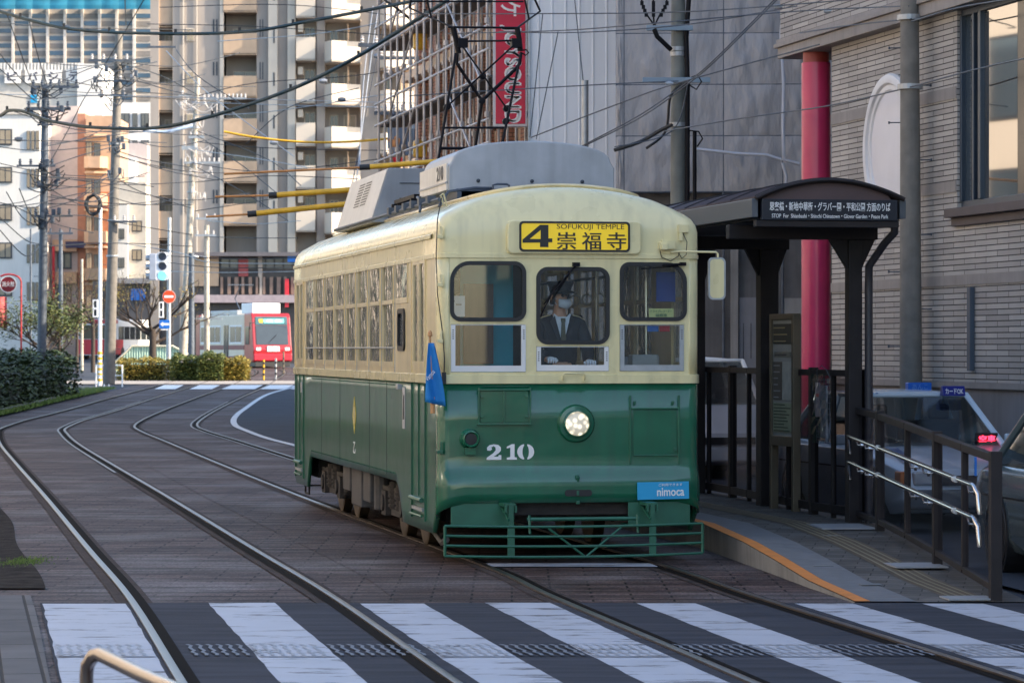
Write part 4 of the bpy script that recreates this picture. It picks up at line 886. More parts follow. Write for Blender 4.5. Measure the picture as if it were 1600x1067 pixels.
# ------------------------------------------------------------------ fences on the platform
fglass = glass('fence_glass', (.74, .72, .75), .03, .12, mxr=.28)
def vpost(m, p, z0, z1, w_, rz): m.cb((p[0], p[1], (z0+z1)/2), (w_, w_, z1-z0), rz)
def rail(m, a, b, r, h=None):
    a = Vector(a); b = Vector(b); d = b-a; M = Matrix.Translation((a+b)/2) @ d.to_track_quat('Y', 'Z').to_matrix().to_4x4(); m.box(-r, r, -d.length/2, d.length/2, -(h or r), h or r, M)
rf = thing('ramp_fence', 'brown glazed fence sloping down the platform ramp with two steel handrails', 'fence', (3.54, 22.9, 0))
FP = [((3.54, 22.9), .0, 1.08), ((3.49, 24.1), .05, 1.12), ((3.44, 25.3), .105, 1.165), ((3.39, 26.8), .15, 1.22), ((3.33, 28.3), .19, 1.27), ((3.24, 29.3), .21, 1.305)]
def rel(p, o): return (p[0]-o[0], p[1]-o[1])
O = (3.54, 22.9)
for i, (p, z0, z1) in enumerate(FP):
    q = rel(p, O); m = MB(); main = i % 2 == 0
    if i == 5: continue
    vpost(m, q, z0-(.02 if main else -.1), z1+(.02 if main else 0), (.085 if i == 0 else .075) if main else .05, R(4)); m.build('post' if main else 'stud', K['brown'], rf, bevel=.004)
for i in range(5):
    (p, a0, a1), (q, b0, b1) = FP[i], FP[i+1]; p = rel(p, O); q = rel(q, O)
    m = MB(); rail(m, (p[0], p[1]+.03, a1-.03), (q[0], q[1]-.03, b1-.03), .03); m.build('top_rail', K['brown'], rf, bevel=.004)
    m = MB(); rail(m, (p[0], p[1]+.03, a0+.10), (q[0], q[1]-.03, b0+.10), .025); m.build('bottom_rail', K['brown'], rf, bevel=.004)
    m = MB(); m.quad((p[0], p[1]+.04, a0+.12), (q[0], q[1]-.04, b0+.12), (q[0], q[1]-.04, b1-.06), (p[0], p[1]+.04, a1-.06)); m.build('glass_panel', fglass, rf, fix=False)
steel2 = mat('handrail_steel', (.62, .61, .62), .16, metal=1, var=.05)
for zo, e in ((0, 0), (-.24, 1)):
    m = MB(); x0 = -.11
    A = (-.12, .28, .83+zo); B = (-.40, 6.25, 1.04+zo)
    m.tube([(A[0]+.03, A[1]-.10, A[2]-.20), (A[0]+.02, A[1]-.10, A[2]-.05), (A[0], A[1]-.05, A[2]), (A[0], A[1]+.1, A[2]+.01), (B[0], B[1]-.1, B[2]-.004), (B[0], B[1]+.03, B[2]), (B[0]+.01, B[1]+.08, B[2]-.04), (B[0]+.02, B[1]+.08, B[2]-.17)], .02, 12)
    hr = m.build('handrail', steel2, rf, smooth=60)
    for k in (1.0, 4.6):
        t = (k-A[1])/(B[1]-A[1]); x = A[0]+(B[0]-A[0])*t; z = A[2]+(B[2]-A[2])*t
        m = MB(); m.cyl((x, k-.06, z), (x, k+.06, z), .024, 12); m.build('rail_joint', mat('sleeve', (.55, .58, .6), .4, metal=.3), hr)
    for k in (.5, 2.4, 3.0, 5.35, 5.8):
        t = (k-A[1])/(B[1]-A[1]); x = A[0]+(B[0]-A[0])*t; z = A[2]+(B[2]-A[2])*t
        m = MB(); m.tube([(x, k, z-.01), (x+.01, k, z-.055), (x+.09, k, z-.06)], .010, 8); m.lathe([(.001, -.015), (.025, -.01), (.025, .01), (.001, .015)], Matrix.Translation((x+.05, k, z-.06)) @ Matrix.Rotation(pi/2, 4, 'Y'), 12); m.build('bracket', steel2, hr, smooth=50)
m = MB(); m.cb((-.065, .55, .97), (.012, .06, .14)); bs = m.build('blue_sign', K['signblue'], rf); m = text('↕', -.02, .02, -.05, .05); m.v = [(-.073, .55-v[0], .97+v[2]) for v in m.v]; m.build('sign_mark', K['signw'], bs)
sglass = glass('screen_glass', (.36, .34, .35), .06, .15, mxr=.35)
sf = thing('screen_fence', 'tall brown glazed screen along the back of the tram platform', 'fence', (3.24, 29.3, 0)); O = (3.24, 29.3)
SP = [(3.24, 29.42), (3.08, 29.95), (2.94, 30.5), (2.78, 31.4), (2.63, 32.3), (2.51, 33.1), (2.39, 33.9), (2.2, 34.9), (2.0, 35.9), (1.8, 36.9), (1.6, 37.9), (1.2, 39.9), (.8, 41.9), (.4, 43.9)]
for i, p in enumerate(SP):
    q = rel(p, O); m = MB(); main = i % 2 == 0; vpost(m, q, .2, 1.67 if main else 1.6, .08 if main else .045, R(12)); m.build('post' if main else 'stud', K['brown'], sf, bevel=.004)
    if i+1 < len(SP):
        r = rel(SP[i+1], O); m = MB(); rail(m, (q[0], q[1]+.03, 1.62), (r[0], r[1]-.03, 1.62), .03); m.build('top_rail', K['brown'], sf); m = MB(); rail(m, (q[0], q[1]+.03, .32), (r[0], r[1]-.03, .32), .03, .04); m.build('bottom_rail', K['brown'], sf)
        m = MB(); m.quad((q[0], q[1], .36), (r[0], r[1], .36), (r[0], r[1], 1.59), (q[0], q[1], 1.59)); m.build('glass_panel', sglass, sf, fix=False)
m = MB(); m.cb((.09, .0, .95), (.06, .18, 1.42), R(10)); m.build('end_post', K['brown'], sf, bevel=.01)

# ------------------------------------------------------------------ shelter
sh = thing('tram_shelter', 'brown tram stop shelter with arched roof and black destination board', 'shelter', (3.2, 29.3, 0), R(11.3))
def arch(x, t=0): return 3.20+.17*(1-((x+.465)/.70)**2)+t
xs = [-1.165+1.40*k/20 for k in range(21)]
m = MB(); m.grid(lambda i, j: (xs[i], (-.78, 9.0)[j], arch(xs[i])), 20, 1); m.build('roof', mat('brown_roof', (.055, .035, .035), .55, var=.2), sh, smooth=60, solid=.025, off=1)
m = MB()
for k in range(12): m.tube([(x, -.74+k*.85, arch(x, .03)) for x in xs], .010, 5)
m.build('roof_seams', K['brown'], sh)
m = MB(); m.tube([(x, -.79, arch(x, .012)) for x in xs], .022, 6); m.build('roof_edge', K['brown'], sh, smooth=60)
m = MB(); m.prism([(-1.10, 3.16)]+[(x, arch(x, -.01)) for x in xs if -1.1 < x < .16]+[(.16, 3.16)], 'y', -.74, -.72); m.build('gable_panel', mat('gable_brown', (.11, .07, .07), .6), sh)
m = MB(); m.box(-1.20, -1.14, -.76, 9, 3.04, 3.21); m.box(.20, .26, -.76, 9, 3.04, 3.21); m.build('eaves_gutter', mat('gutter_grey', (.11, .12, .135), .45, metal=.3, var=.1), sh, bevel=.006)
m = MB(); m.box(-1.12, .16, -.82, -.76, 3.015, 3.205); sb = m.build('sign_board', mat('sign_navy', (.012, .016, .028), .35), sh, bevel=.004)
m = text('思案橋・新地中華街・グラバー園・平和公園 方面のりば', -1.05, .09, 3.10, 3.18, bold=.012); mv(m, 0, -.823); m.build('sign_text', K['signw'], sb)
m = text('STOP  For  Shianbashi・Shinchi Chinatown・Glover Garden・Peace Park', -1.03, .07, 3.035, 3.072, bold=.006); mv(m, 0, -.823); m.build('sign_text', K['signw'], sb)
m = MB(); m.box(-1.17, .18, -.80, -.70, 2.955, 3.013); m.box(-1.13, .18, -.70, 9, 3.02, 3.04); m.build('soffit_beam', K['brown'], sh, bevel=.004)
for k, y in enumerate((0, 2.93, 5.86, 8.7)):
    m = MB(); m.box(-1.22, .22, y-.06, y+.06, 2.87, 3.0); m.build('cross_beam', K['brown'], sh, bevel=.006)
    w_ = .066 if k == 0 else .095
    m = MB(); m.box(-w_, w_, y-w_, y+w_, .21, 2.87); m.build('post', K['brown'], sh, bevel=.008)
    m = MB(); m.prism([(-.24, 2.87), (.20, 2.87), (w_+.005, 2.60), (-w_-.005, 2.60)], 'y', y-.03, y+.03); m.build('gusset', K['brown'], sh)
m = MB(); m.tube([(.22, -.55, 3.05), (.22, -.55, 2.92), (.17, -.4, 2.82), (.11, -.13, 2.62), (.11, -.12, 2.4), (.11, -.12, .22)], .038, 10); m.build('downpipe', mat('pipe_brown', (.045, .042, .05), .45), sh, smooth=60)
# information board
ib = thing('information_board', 'bronze framed board of timetables standing at the platform screen', 'notice board', (2.60, 31.62, .22), R(-75.5))
m = MB(); m.box(0, .06, 0, .08, 0, 1.98); m.box(.66, .72, 0, .08, 0, 1.98); m.box(.06, .66, 0, .08, 1.92, 1.98); m.box(.06, .66, 0, .08, .66, .76); m.build('frame', K['bronze'], ib, bevel=.005)
m = MB(); m.box(.06, .66, .02, .06, .76, 1.92); m.build('backing', mat('board_grey', (.46, .45, .41), .5, var=.1), ib)
def sheet(x0, x1, z0, z1, c, rows=0, rc=(.08, .08, .08), name='poster'):
    m = MB(); m.box(x0, x1, .012, .02, z0, z1); o = m.build(name, mat('sheet', c, .5, var=.15, scale=12), ib)
    if rows:
        for r in range(rows):
            z = z1-(z1-z0)*(r+.6)/rows; m = MB(); m.box(x0+.02, x0+.02+(x1-x0-.04)*random.uniform(.55, 1), .0095, .012, z-.006, z+.006); m.build('print_row', mat('print', rc, .6), o)
sheet(.09, .63, 1.68, 1.88, (.04, .045, .04), 3, (.4, .35, .2)); sheet(.09, .34, 1.12, 1.50, (.14, .12, .10), 6, (.45, .45, .45)); sheet(.36, .63, 1.12, 1.50, (.55, .54, .48), 0); sheet(.09, .63, .80, 1.09, (.38, .42, .28), 9, (.10, .12, .08)); sheet(.12, .60, 1.55, 1.6, (.25, .24, .2), 1)
# leaflets in a wire rack hung on the screen
lr = thing('leaflet_rack', 'wire basket of paper leaflets wrapped in clear film hung on the brown screen', 'leaflet rack', (2.93, 30.05, .95), R(-72))
m = MB()
for k in range(9): m.tube([(.04*k, 0, 0), (.04*k, -.02, .62)], .003, 4)
for k in range(12): m.tube([(0, -.0, .055*k), (.32, -.0, .055*k)], .003, 4)
m.tube([(0, 0, .62), (.05, -.02, .70), (.16, -.02, .74), (.27, -.02, .70), (.32, 0, .62)], .004, 5); m.build('wire_basket', K['galvd'], lr)
m = MB(); m.box(.03, .13, -.03, -.02, .25, .58); m.build('leaflet', mat('leaflet_pink', (.5, .42, .45), .6), lr); m = MB(); m.box(.15, .30, -.03, -.02, .05, .55); m.build('leaflet', mat('leaflet_grey', (.3, .3, .33), .6, var=.3, scale=20), lr)
m = MB(); m.box(.05, .11, -.034, -.03, .44, .47); m.build('print_marks', K['red'], lr)
m = MB(); m.grid(lambda i, j: (.34*i/8-.01, -.045-.02*sin(i*1.7+j), .66*j/8), 8, 8); m.build('clear_film', glass('film', (.8, .8, .84), .25, .15), lr, fix=False)

# ------------------------------------------------------------------ brick building on the right
WA = R(-77.3)
def wlx(px): Z = 13.25/((px-800)/F+.225); return (40.5-Z)/.9756, Z
bb = thing('brick_building', 'tall buff brick building with overhanging corner, right edge of the street', 'building', (4.14, 40.5, 0), WA)
buff = brickmat('buff_brick', (.34, .315, .295), (.47, .44, .41), (.07, .062, .06), .68, .0655, .0065, rough=.8, bump=1.0, var=.14, nscale=.8, dist=.012)
band = mat('buff_band', (.29, .265, .25), .8, var=.12, scale=3, bump=.2, streak=.3)
LX = 66
def wallpiece(z0, z1, y, mt, x0=0, name='wall', y1=14):
    m = MB(); m.box(x0, LX, y, y1, z0, z1); return m.build(name, mt, bb)
wx0, wz = wlx(1495); wx1 = 9.2
W0 = wx0; 
# main wall around the big window
m = MB(); m.box(0, LX, 0, 14, 1.47, 3.42); m.box(0, W0, 0, 14, 3.42, 5.75); m.box(wx1, LX, 0, 14, 3.42, 5.75); m.box(W0, wx1, .5, 14, 3.42, 5.75)
m.build('wall', buff, bb)
wallpiece(-.1, 1.40, -.03, mat('base_concrete', (.22, .21, .215), .8, var=.2, scale=1, streak=.4), 0, 'plinth'); wallpiece(1.402, 1.468, -.07, band, 0, 'plinth_ledge')
for z0, z1 in ((2.58, 2.70), (3.66, 3.79), (4.74, 4.88)):
    m = MB(); m.box(-.004, LX, -.012, .02, z0, z1)
    if z0 > 3.4: m = MB(); m.box(-.004, W0-.02, -.012, .02, z0, z1); m.box(wx1+.02, LX, -.012, .02, z0, z1)
    m.build('plain_band', band, bb)
m = MB(); m.box(-1.75, LX, -.14, 14, 6.02, 12); m.build('upper_wall', buff, bb)
m = MB(); m.box(-1.78, LX, -.17, 14, 5.755, 5.90); m.box(-1.84, LX, -.21, 14, 5.90, 5.96); m.box(-1.80, LX, -.18, 14, 5.96, 6.018); m.build('string_course', band, bb, bevel=.008)
for k in range(12):
    x = 14+k*4.3
    for z in (3.5, 7.2, 10.6):
        y = -.14 if z > 6 else 0
        m = MB(); m.box(x, x+2.4, y-.03, y+.01, z, z+1.7); w_ = m.build('window', K['frame'], bb); m = MB(); m.box(x+.08, x+2.32, y-.035, y-.028, z+.08, z+1.62); m.build('pane', K['glassb'], w_)
# big window
win = MB(); win.box(W0, wx1, .05, .12, 3.47, 3.55); win.box(W0, wx1, .05, .12, 5.68, 5.75)
xa, _ = wlx(1502); xb, _ = wlx(1516); xc, _ = wlx(1526); xd, _ = wlx(1578)
for x, w2 in ((W0, .05), (xb-.04, .05), (xc-.06, .08), (wx1-.06, .06)): win.box(x, x+w2, .03, .13, 3.55, 5.68)
wn = win.build('window_frame', mat('blue_grey_frame', (.055, .075, .105), .4, metal=.4, var=.1), bb, bevel=.006)
m = MB(); m.box(W0+.05, xb-.04, .085, .09, 3.55, 5.68); m.build('pane', K['glassb'], wn)
mirrorg = mat('mirror_glass', (.05, .045, .04), .03, var=.2, scale=.5, spec=1); mirrorg.node_tree.nodes["Principled BSDF"].inputs["Metallic"].default_value = .0
mirrorg.node_tree.nodes["Principled BSDF"].inputs["IOR"].default_value = 2.6
m = MB(); m.box(xc+.02, xd, .085, .09, 3.55, 5.68); m.build('pane', mirrorg, wn)
m = MB(); m.box(xd+.005, wx1-.06, .085, .09, 3.55, 5.68); m.build('pane', mat('dark_glass', (.03, .032, .036), .2), wn)
m = MB(); m.box(W0-.12, wx1+.1, -.12, .05, 3.36, 3.465); m.box(W0-.07, wx1+.1, -.05, .02, 3.26, 3.36); m.build('window_sill', mat('sill', (.10, .08, .08), .7, var=.15, streak=.3), bb, bevel=.008)
x, _ = wlx(1520); m = MB(); m.box(x-.05, x+.05, -.06, -.0, 1.60, 2.55); m.build('wall_bracket', mat('bracket_blue', (.07, .09, .12), .5), bb, bevel=.006)
# oval sign
x, _ = wlx(1396)
ov = thing('round_sign', 'blank white round sign with a moulded rim on the brick wall', 'sign', (4.14+x*cos(WA), 40.5+x*sin(WA), 4.31), WA)
Mo = Matrix.Rotation(pi/2, 4, 'X')
m = MB(); m.lathe([(.88, -.0), (.90, .06), (.88, .095), (.83, .11), (.78, .10), (.76, .07), (.70, .07), (.68, .05)], Mo, 64); m.build('rim', mat('sign_offwhite', (.68, .68, .70), .5, var=.05, streak=.15), ov, smooth=35)
m = MB(); m.lathe([(.69, .0), (.69, .05), (.001, .055)], Mo, 64); m.build('face', mat('sign_face', (.66, .65, .70), .4, var=.04), ov, smooth=35)
# red column
rc = thing('red_column', 'round crimson column standing under the brick overhang', 'column', (PX(1275, 41.3), 41.3, 0))
m = MB(); m.cyl((0, 0, -.02), (0, 0, 5.62), .192, 40); m.build('shaft', mat('crimson', (.58, .03, .12), .35, var=.06, coat=.3), rc, smooth=50)
m = MB(); m.cyl((0, 0, 5.62), (0, 0, 5.755), .172, 40); m.build('neck', mat('dull_red', (.33, .05, .04), .5, var=.2), rc, smooth=50)

# ------------------------------------------------------------------ sheeted construction site
cs = thing('sheeted_building', 'building under construction wrapped in grey dust sheets', 'building', (PX(962, 50), 50, 0), R(-3))
shm = mat('dust_sheet', (.37, .36, .365), .75, var=.12, scale=.8, streak=.3, bump=1, bs=1.5, stretch=(1.5, 1, .55), bw=.16)
def sheetf(x0, x1, z0, z1, y, nx=24, nz=20, amp=.022):
    random.seed(int(x0*100+z0*10)); ph = [random.uniform(0, 6) for _ in range(6)]
    def f(i, j):
        u = i/nx; v = j/nz; e = sin(pi*u)*sin(pi*v)**.5
        dz = amp*e*(sin(7*u+ph[0]+3*v)+.6*sin(15*u-5*v+ph[1])+.4*sin(23*u+9*v+ph[2]))
        return (x0+(x1-x0)*u, y-abs(dz)*1.2-.015*e, z0+(z1-z0)*v)
    m = MB(); m.grid(f, nx, nz); return m.build('dust_sheet', shm, cs, smooth=60, fix=False)
zl = [3.3, 5.24, 6.06+.05, 6.92, 9, 11, 14]; zl = [PZ(300, 50), PZ(213, 50), PZ(133, 50), PZ(53, 50), PZ(-40, 50), 8.8, 10.2, 11.6]
xl = [0, PX(975, 50)-PX(962, 50), PX(1130, 50)-PX(962, 50), PX(1222, 50)-PX(962, 50), 3.4, 5.2]
for i in range(len(xl)-1):
    for j in range(len(zl)-1): sheetf(xl[i], xl[i+1], zl[j], zl[j+1], 0, 12 if i == 0 else 26)
m = MB()
for x in xl[1:]: m.cyl((x, .02, 0), (x, .02, 11.6), .024, 8)
for z in zl: m.cyl((0, .02, z), (5.2, .02, z), .024, 8)
m.build('scaffold_tubes', K['galvd'], cs)
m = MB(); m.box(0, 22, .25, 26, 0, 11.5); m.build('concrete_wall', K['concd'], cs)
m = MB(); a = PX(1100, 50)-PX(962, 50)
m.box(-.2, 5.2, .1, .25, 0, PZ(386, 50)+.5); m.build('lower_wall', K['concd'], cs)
m = MB(); x = PX(1147, 50)-PX(962, 50); m.box(x-.06, x+.06, -.05, .1, 0, PZ(385, 50)); m.build('pilaster', K['concrete'], cs)
m = MB(); m.box(x+.08, x+.6, .02, .1, 0, PZ(465, 50)); lp = m.build('panel', mat('grey_panel', (.22, .22, .24), .6, var=.1, streak=.3), cs)
m = MB()
for k in (0, 1, 2): m.box(x+.14+k*.12, x+.15+k*.12, .012, .02, PZ(560, 50), PZ(505, 50))
m.build('slots', K['black'], lp)
m = MB(); m.box(x+.75, x+1.3, .02, .1, PZ(492, 50), PZ(466, 50)); m.build('pale_lintel', K['concrete'], cs)
cp = mat('white_cord', (.5, .52, .58), .6)
m = MB(); X = lambda px: PX(px, 49.6)-PX(962, 50)
m.tube([(X(1226), -.35, PZ(0, 49.6)), (X(1222), -.35, PZ(55, 49.6)), (X(1226), -.35, PZ(130, 49.6)), (X(1225), -.35, PZ(200, 49.6)), (X(1226), -.35, PZ(250, 49.6)), (X(1250), -.33, PZ(257, 49.6))], .03, 8)
m.tube([(X(1222), -.33, PZ(250, 49.6)), (X(1200), -.33, PZ(243, 49.6)), (X(1150), -.3, PZ(240, 49.6)), (X(1090), -.3, PZ(233, 49.6))], .025, 8)
m.tube([(X(1224), -.33, PZ(255, 49.6)), (X(1230), -.33, PZ(275, 49.6)), (X(1229), -.33, PZ(300, 49.6))], .025, 8)
m.build('taped_hose', cp, cs, smooth=60)
# white corrugated hoarding
wh = thing('corrugated_wall', 'white corrugated metal wall beside the grey sheeting', 'wall', (PX(828, 54), 54, 0), 0)
m = MB(); wv = PX(968, 54)-PX(826, 54); pts = []; x = 0; random.seed(5)
while x < wv: pts += [(x, 0), (x+.13, 0), (x+.14, .014), (x+.16, .014), (x+.17, 0)]; x += .235
m.grid(lambda i, j: (pts[i][0], -pts[i][1], (0, 11.6)[j]), len(pts)-1, 1); m.build('sheet', mat('corrugated_white', (.80, .82, .86), .5, var=.05, scale=.6, streak=.12), wh, fix=False)
m = MB(); m.box(0, wv, .05, 20, 0, 11.5); m.build('backing', K['concrete'], wh)
m = MB(); m.box(-.03, -.0, -.05, .1, 0, 11.6); m.build('edge_trim', K['galv'], wh)
# scaffolded building and the karaoke sign
sx = thing('scaffolded_building', 'brown brick building behind steel scaffolding', 'building', (.30, 60.5, 0), R(101.3))
br2 = brickmat('brown_brick', (.36, .17, .12), (.45, .24, .17), (.12, .08, .06), .22, .08, .01, rough=.8, var=.2)
tanw = mat('tan_wall', (.62, .48, .36), .8, var=.15, scale=.8)
m = MB(); m.box(0, 18.5, -14, -.9, 0, 12.6); m.build('wall', tanw, sx)
for k in range(7):
    m = MB(); m.box(.2+k*2.6, .8+k*2.6, -.9, -.55, 0, 12.6); m.build('brick_pier', br2, sx)
for k in range(4):
    for j in range(6):
        z = 1.2+k*2.7; x = 1.0+j*2.6; m = MB(); m.box(x, x+1.6, -.9, -.86, z, z+1.5); m.build('window', mat('scaf_glass', (.07, .06, .055), .2) if 'sg' not in K else K['sg'], sx)
        K['sg'] = bpy.data.materials['scaf_glass']
for k in range(5):
    m = MB(); m.box(0, 17, -.9, -.3, .3+k*2.7, .5+k*2.7); m.build('floor_slab', tanw, sx)
scf = thing('scaffolding', 'steel tube scaffolding with plank decks in front of the brown building', 'scaffolding', (.30, 60.5, 0), R(101.3))
tubem = mat('scaffold_steel', (.46, .45, .46), .5, metal=.4, var=.3, scale=2)
dk = mat('deck_plank', (.11, .10, .095), .8, var=.3)
for k in range(16):
    x = -.3+.9*k
    for y in (.1, .85):
        m = MB(); m.cyl((x, y, 0), (x+random.uniform(-.02, .02), y, 13), .027, 6)
        for z in range(7): m.cyl((x, y, z*1.8+.9), (x, y, z*1.8+1.0), .055, 6)
        m.build('standard', tubem, scf)
for k in range(6):
    z = 1.7+1.8*k
    for y, dz in ((.1, 0), (.85, .0), (.85, .95), (.85, .5)):
        m = MB(); m.cyl((-.5, y, z+dz), (13.8, y, z+dz), .026, 6); m.build('ledger', tubem, scf)
    m = MB(); m.box(-.4, 13.6, .18, .78, z-.04, z); m.build('deck', dk, scf)
    m = MB(); m.cyl((.3, .88, z), (3.9, .88, z+1.8), .024, 6); m.build('brace', tubem, scf); m = MB(); m.cyl((8, .88, z+1.8), (11.6, .88, z), .024, 6); m.build('brace', tubem, scf)
for z in (6.2, 8.6):
    m = MB(); m.cb((9.5, .5, z+.1), (.25, .3, .4)); m.build('yellow_bag', K['yellow'], scf, bevel=.06)
ks_ = thing('karaoke_sign', 'tall vertical red sign with sideways white lettering on the scaffolded building', 'sign', (PX(797, 59.5), 59.5, 0))
w_ = PX(824, 59.5)-PX(797, 59.5); zb = PZ(198, 59.5)
m = MB(); m.box(-w_, w_, 0, .25, zb, zb+5.4); m.build('frame', mat('sign_rim', (.6, .6, .63), .5), ks_, bevel=.01)
m = MB(); m.box(-w_+.055, w_-.04, -.012, -.0, zb+.05, zb+5.35); m.build('panel', mat('sign_crimson', (.60, .008, .05), .4, var=.05), ks_)
def vtext(s, y0, y1, b=.03):
    L_ = (y1-y0)*59.5/F; m = text(s, 0, L_, -.19, .19, bold=b*.5); zt = PZ(y0, 59.5); m.v = [(v[2]+.01, v[1]-.016, zt-v[0]) for v in m.v]; return m
[mv(vtext('JOYSOUND', 40, 192, .04), o_, -abs(o_)*.1, -o_*.5).build('sign_text', K['signw'], ks_) for o_ in (-.018, 0, .018)]; vtext('ケ', 2, 26, .03).build('sign_text', K['signw'], ks_); vtext('カラオ', -96, -8, .03).build('sign_text', K['signw'], ks_)

# ------------------------------------------------------------------ cars
def car(name, label, cat, loc, rz, L_, hw, zt, paint, belt=.86, wb0=1.25, wt0=1.95, wt1=3.3, wb1=3.95, glassm=None):
    c = thing(name, label, cat, loc, rz)
    st = [(0, .30, .55, .86), (.06, .24, .66, .93), (.35, .2, .72, .98), (wb0-.15, .18, belt-.03, 1), (wb0+.1, .18, belt, 1), (wb1, .18, belt+.02, 1), (wb1+.15, .2, belt+.02, .99), (L_-.12, .24, belt-.02, .95), (L_, .32, belt-.14, .88)]
    def ring(s):
        y, z0, z1, k = s; h = hw*k; return [(-h*.93, y, z0), (-h, y, z0+.12), (-h, y, z1-.20), (-h*.97, y, z1-.05), (-h*.88, y, z1), (h*.88, y, z1), (h*.97, y, z1-.05), (h, y, z1-.20), (h, y, z0+.12), (h*.93, y, z0)]
    m = MB(); n = len(m.v)
    for s in st: m.v += ring(s)
    for i in range(len(st)-1):
        for k in range(10): m.f.append((i*10+k, i*10+(k+1) % 10, (i+1)*10+(k+1) % 10, (i+1)*10+k))
    m.f += [tuple(range(10)), tuple(range(len(st)*10-1, len(st)*10-11, -1))]
    body = m.build('body', paint, c, smooth=45, bevel=.02)
    b = hw*.88; t = hw*.70; zr_ = zt-.04
    base = [(-b, wb0, belt), (b, wb0, belt), (b, wb1, belt+.02), (-b, wb1, belt+.02)]; top = [(-t, wt0, zr_), (t, wt0, zr_), (t, wt1, zr_), (-t, wt1, zr_)]
    m = MB(); m.add(base+top, [(0, 1, 5, 4), (1, 2, 6, 5), (2, 3, 7, 6), (3, 0, 4, 7)]); m.build('windows', glassm or K['carglass'], c)
    m = MB()
    for i in range(4): m.tube([base[i], top[i]], .035, 6)
    for s in (-1, 1): ym = (wb0+wb1)/2; yt = (wt0+wt1)/2; m.tube([(s*b, ym, belt), (s*t, yt, zr_)], .028, 6)
    m.tube([top[0], top[1], top[2], top[3]], .03, 6, close=True); m.build('pillars', paint, c, smooth=60)
    m = MB(); n_ = 8; m.grid(lambda i, j: (t*1.03*(2*i/n_-1), wt0-.03+(wt1-wt0+.06)*j/n_, zr_+.045*(1-abs(2*i/n_-1)**3)*(1-abs(2*j/n_-1)**3)+.01), n_, n_); m.build('roof', paint, c, smooth=60, solid=.03)
    for y in (.82, L_-.95):
        for s in (-1, 1):
            Mw = Matrix.Translation((s*(hw-.09), y, .31)) @ Matrix.Rotation(s*pi/2, 4, 'Y'); m = MB(); m.lathe([(.20, -.1), (.30, -.1), (.31, -.07), (.31, .07), (.29, .1), (.20, .1)], Mw, 28); w_ = m.build('wheel', K['black'], c, smooth=40)
            m = MB(); m.lathe([(.20, .06), (.20, .09), (.14, .08), (.05, .1), (.001, .1)], Mw, 20); m.build('hubcap', K['steel'], w_, smooth=40)
            m = MB(); m.lathe([(.36, -.12), (.36, .10), (.33, .102), (.30, .07)], Mw, 28); m.build('wheel_arch', K['black'], c)
    m = MB()
    for x in (-.35, .35): m.box(x-.22, x+.22, wt0+.1, wt0+.25, .5, 1.12); m.box(x-.12, x+.12, wt0+.12, wt0+.22, 1.12, 1.28)
    m.box(-.6, .6, wt1-.1, wt1+.1, .5, 1.08); m.build('seats', K['seatd'], c, bevel=.04)
    m = MB(); m.box(-hw*.9, hw*.9, -.03, .12, .26, .46); m.box(-hw*.9, hw*.9, L_-.1, L_+.03, .3, .5); m.build('bumper', paint if cat != 'taxi' else mat('bumper_grey', (.12, .13, .14), .5), c, bevel=.03)
    m = MB(); m.box(-.4, .4, -.035, -.01, .5, .60); m.build('grille', K['black'], c)
    for s in (-1, 1):
        m = MB(); m.box(min(s*.42, s*.70), max(s*.42, s*.70), -.02, .1, .50, .64); hl = m.build('headlight', mat('lamp_glass', (.55, .58, .62), .1, metal=.3) if 'hl' not in K else K['hl'], c, bevel=.02); K['hl'] = bpy.data.materials['lamp_glass']
        m = MB(); m.box(min(s*.71, s*.83), max(s*.71, s*.83), .02, .2, .50, .64); m.build('indicator', mat('indicator_orange', (.7, .18, .02), .3) if 'io' not in K else K['io'], c, bevel=.015); K['io'] = bpy.data.materials['indicator_orange']
        m = MB(); m.cb((s*(hw+.09), wb0+.25, belt+.06), (.16, .06, .11)); m.build('side_mirror', paint, c, bevel=.02)
        m = MB(); m.box(s*hw-.006, s*hw+.006, wb0+.05, wb0+.06, .35, belt-.2); m.box(s*hw-.006, s*hw+.006, (wb0+wb1)/2, (wb0+wb1)/2+.01, .3, belt-.2); m.box(s*hw-.006, s*hw+.006, wb0, wb1, belt-.235, belt-.22); m.build('door_seams', K['black'], c)
    return c
K['carglass'] = glass('car_glass', (.50, .56, .56), .16, .03); K['seatd'] = mat('seat_grey', (.10, .10, .11), .9)
tp = mat('taxi_paint', (.60, .68, .76), .25, var=.04, coat=.6)
tx = car('taxi', 'pale blue-white taxi with two blue roof signs and a red display', 'taxi', (4.70, 31.45, -.02), R(12.6), 4.45, .85, 1.42, tp)
def tl(px, py, Z):  # photo point at depth Z into taxi coordinates
    X, Y, z = P(px, py, Z); dx, dy = X-4.70, Y-31.45; c, s = cos(R(12.6)), sin(R(12.6)); return (dx*c+dy*s, -dx*s+dy*c, z+.02)
m = MB(); a = tl(1435, 608, 34.0); m.cb((a[0], a[1], 1.455), (.27, .10, .10)); s1 = m.build('roof_sign', mat('roof_sign_blue', (.01, .13, .55), .4), tx, bevel=.01)
m = MB(); m.cb((a[0], a[1], 1.412), (.28, .12, .02)); m.build('roof_sign_base', K['signw'], s1); m = text('あんこ', -.09, .09, -.03, .03); mv(m, a[0], a[1]-.055, 1.46); m.build('sign_text', mat('faint_blue', (.12, .3, .7), .5), s1)
a = tl(1490, 612, 33.3); m = MB(); m.prism([(a[1]-.03, 1.37), (a[1]+.09, 1.37), (a[1]+.05, 1.475), (a[1], 1.475)], 'x', a[0]-.125, a[0]+.125); s2 = m.build('roof_sign', mat('roof_sign_navy', (.01, .02, .25), .4), tx, bevel=.006)
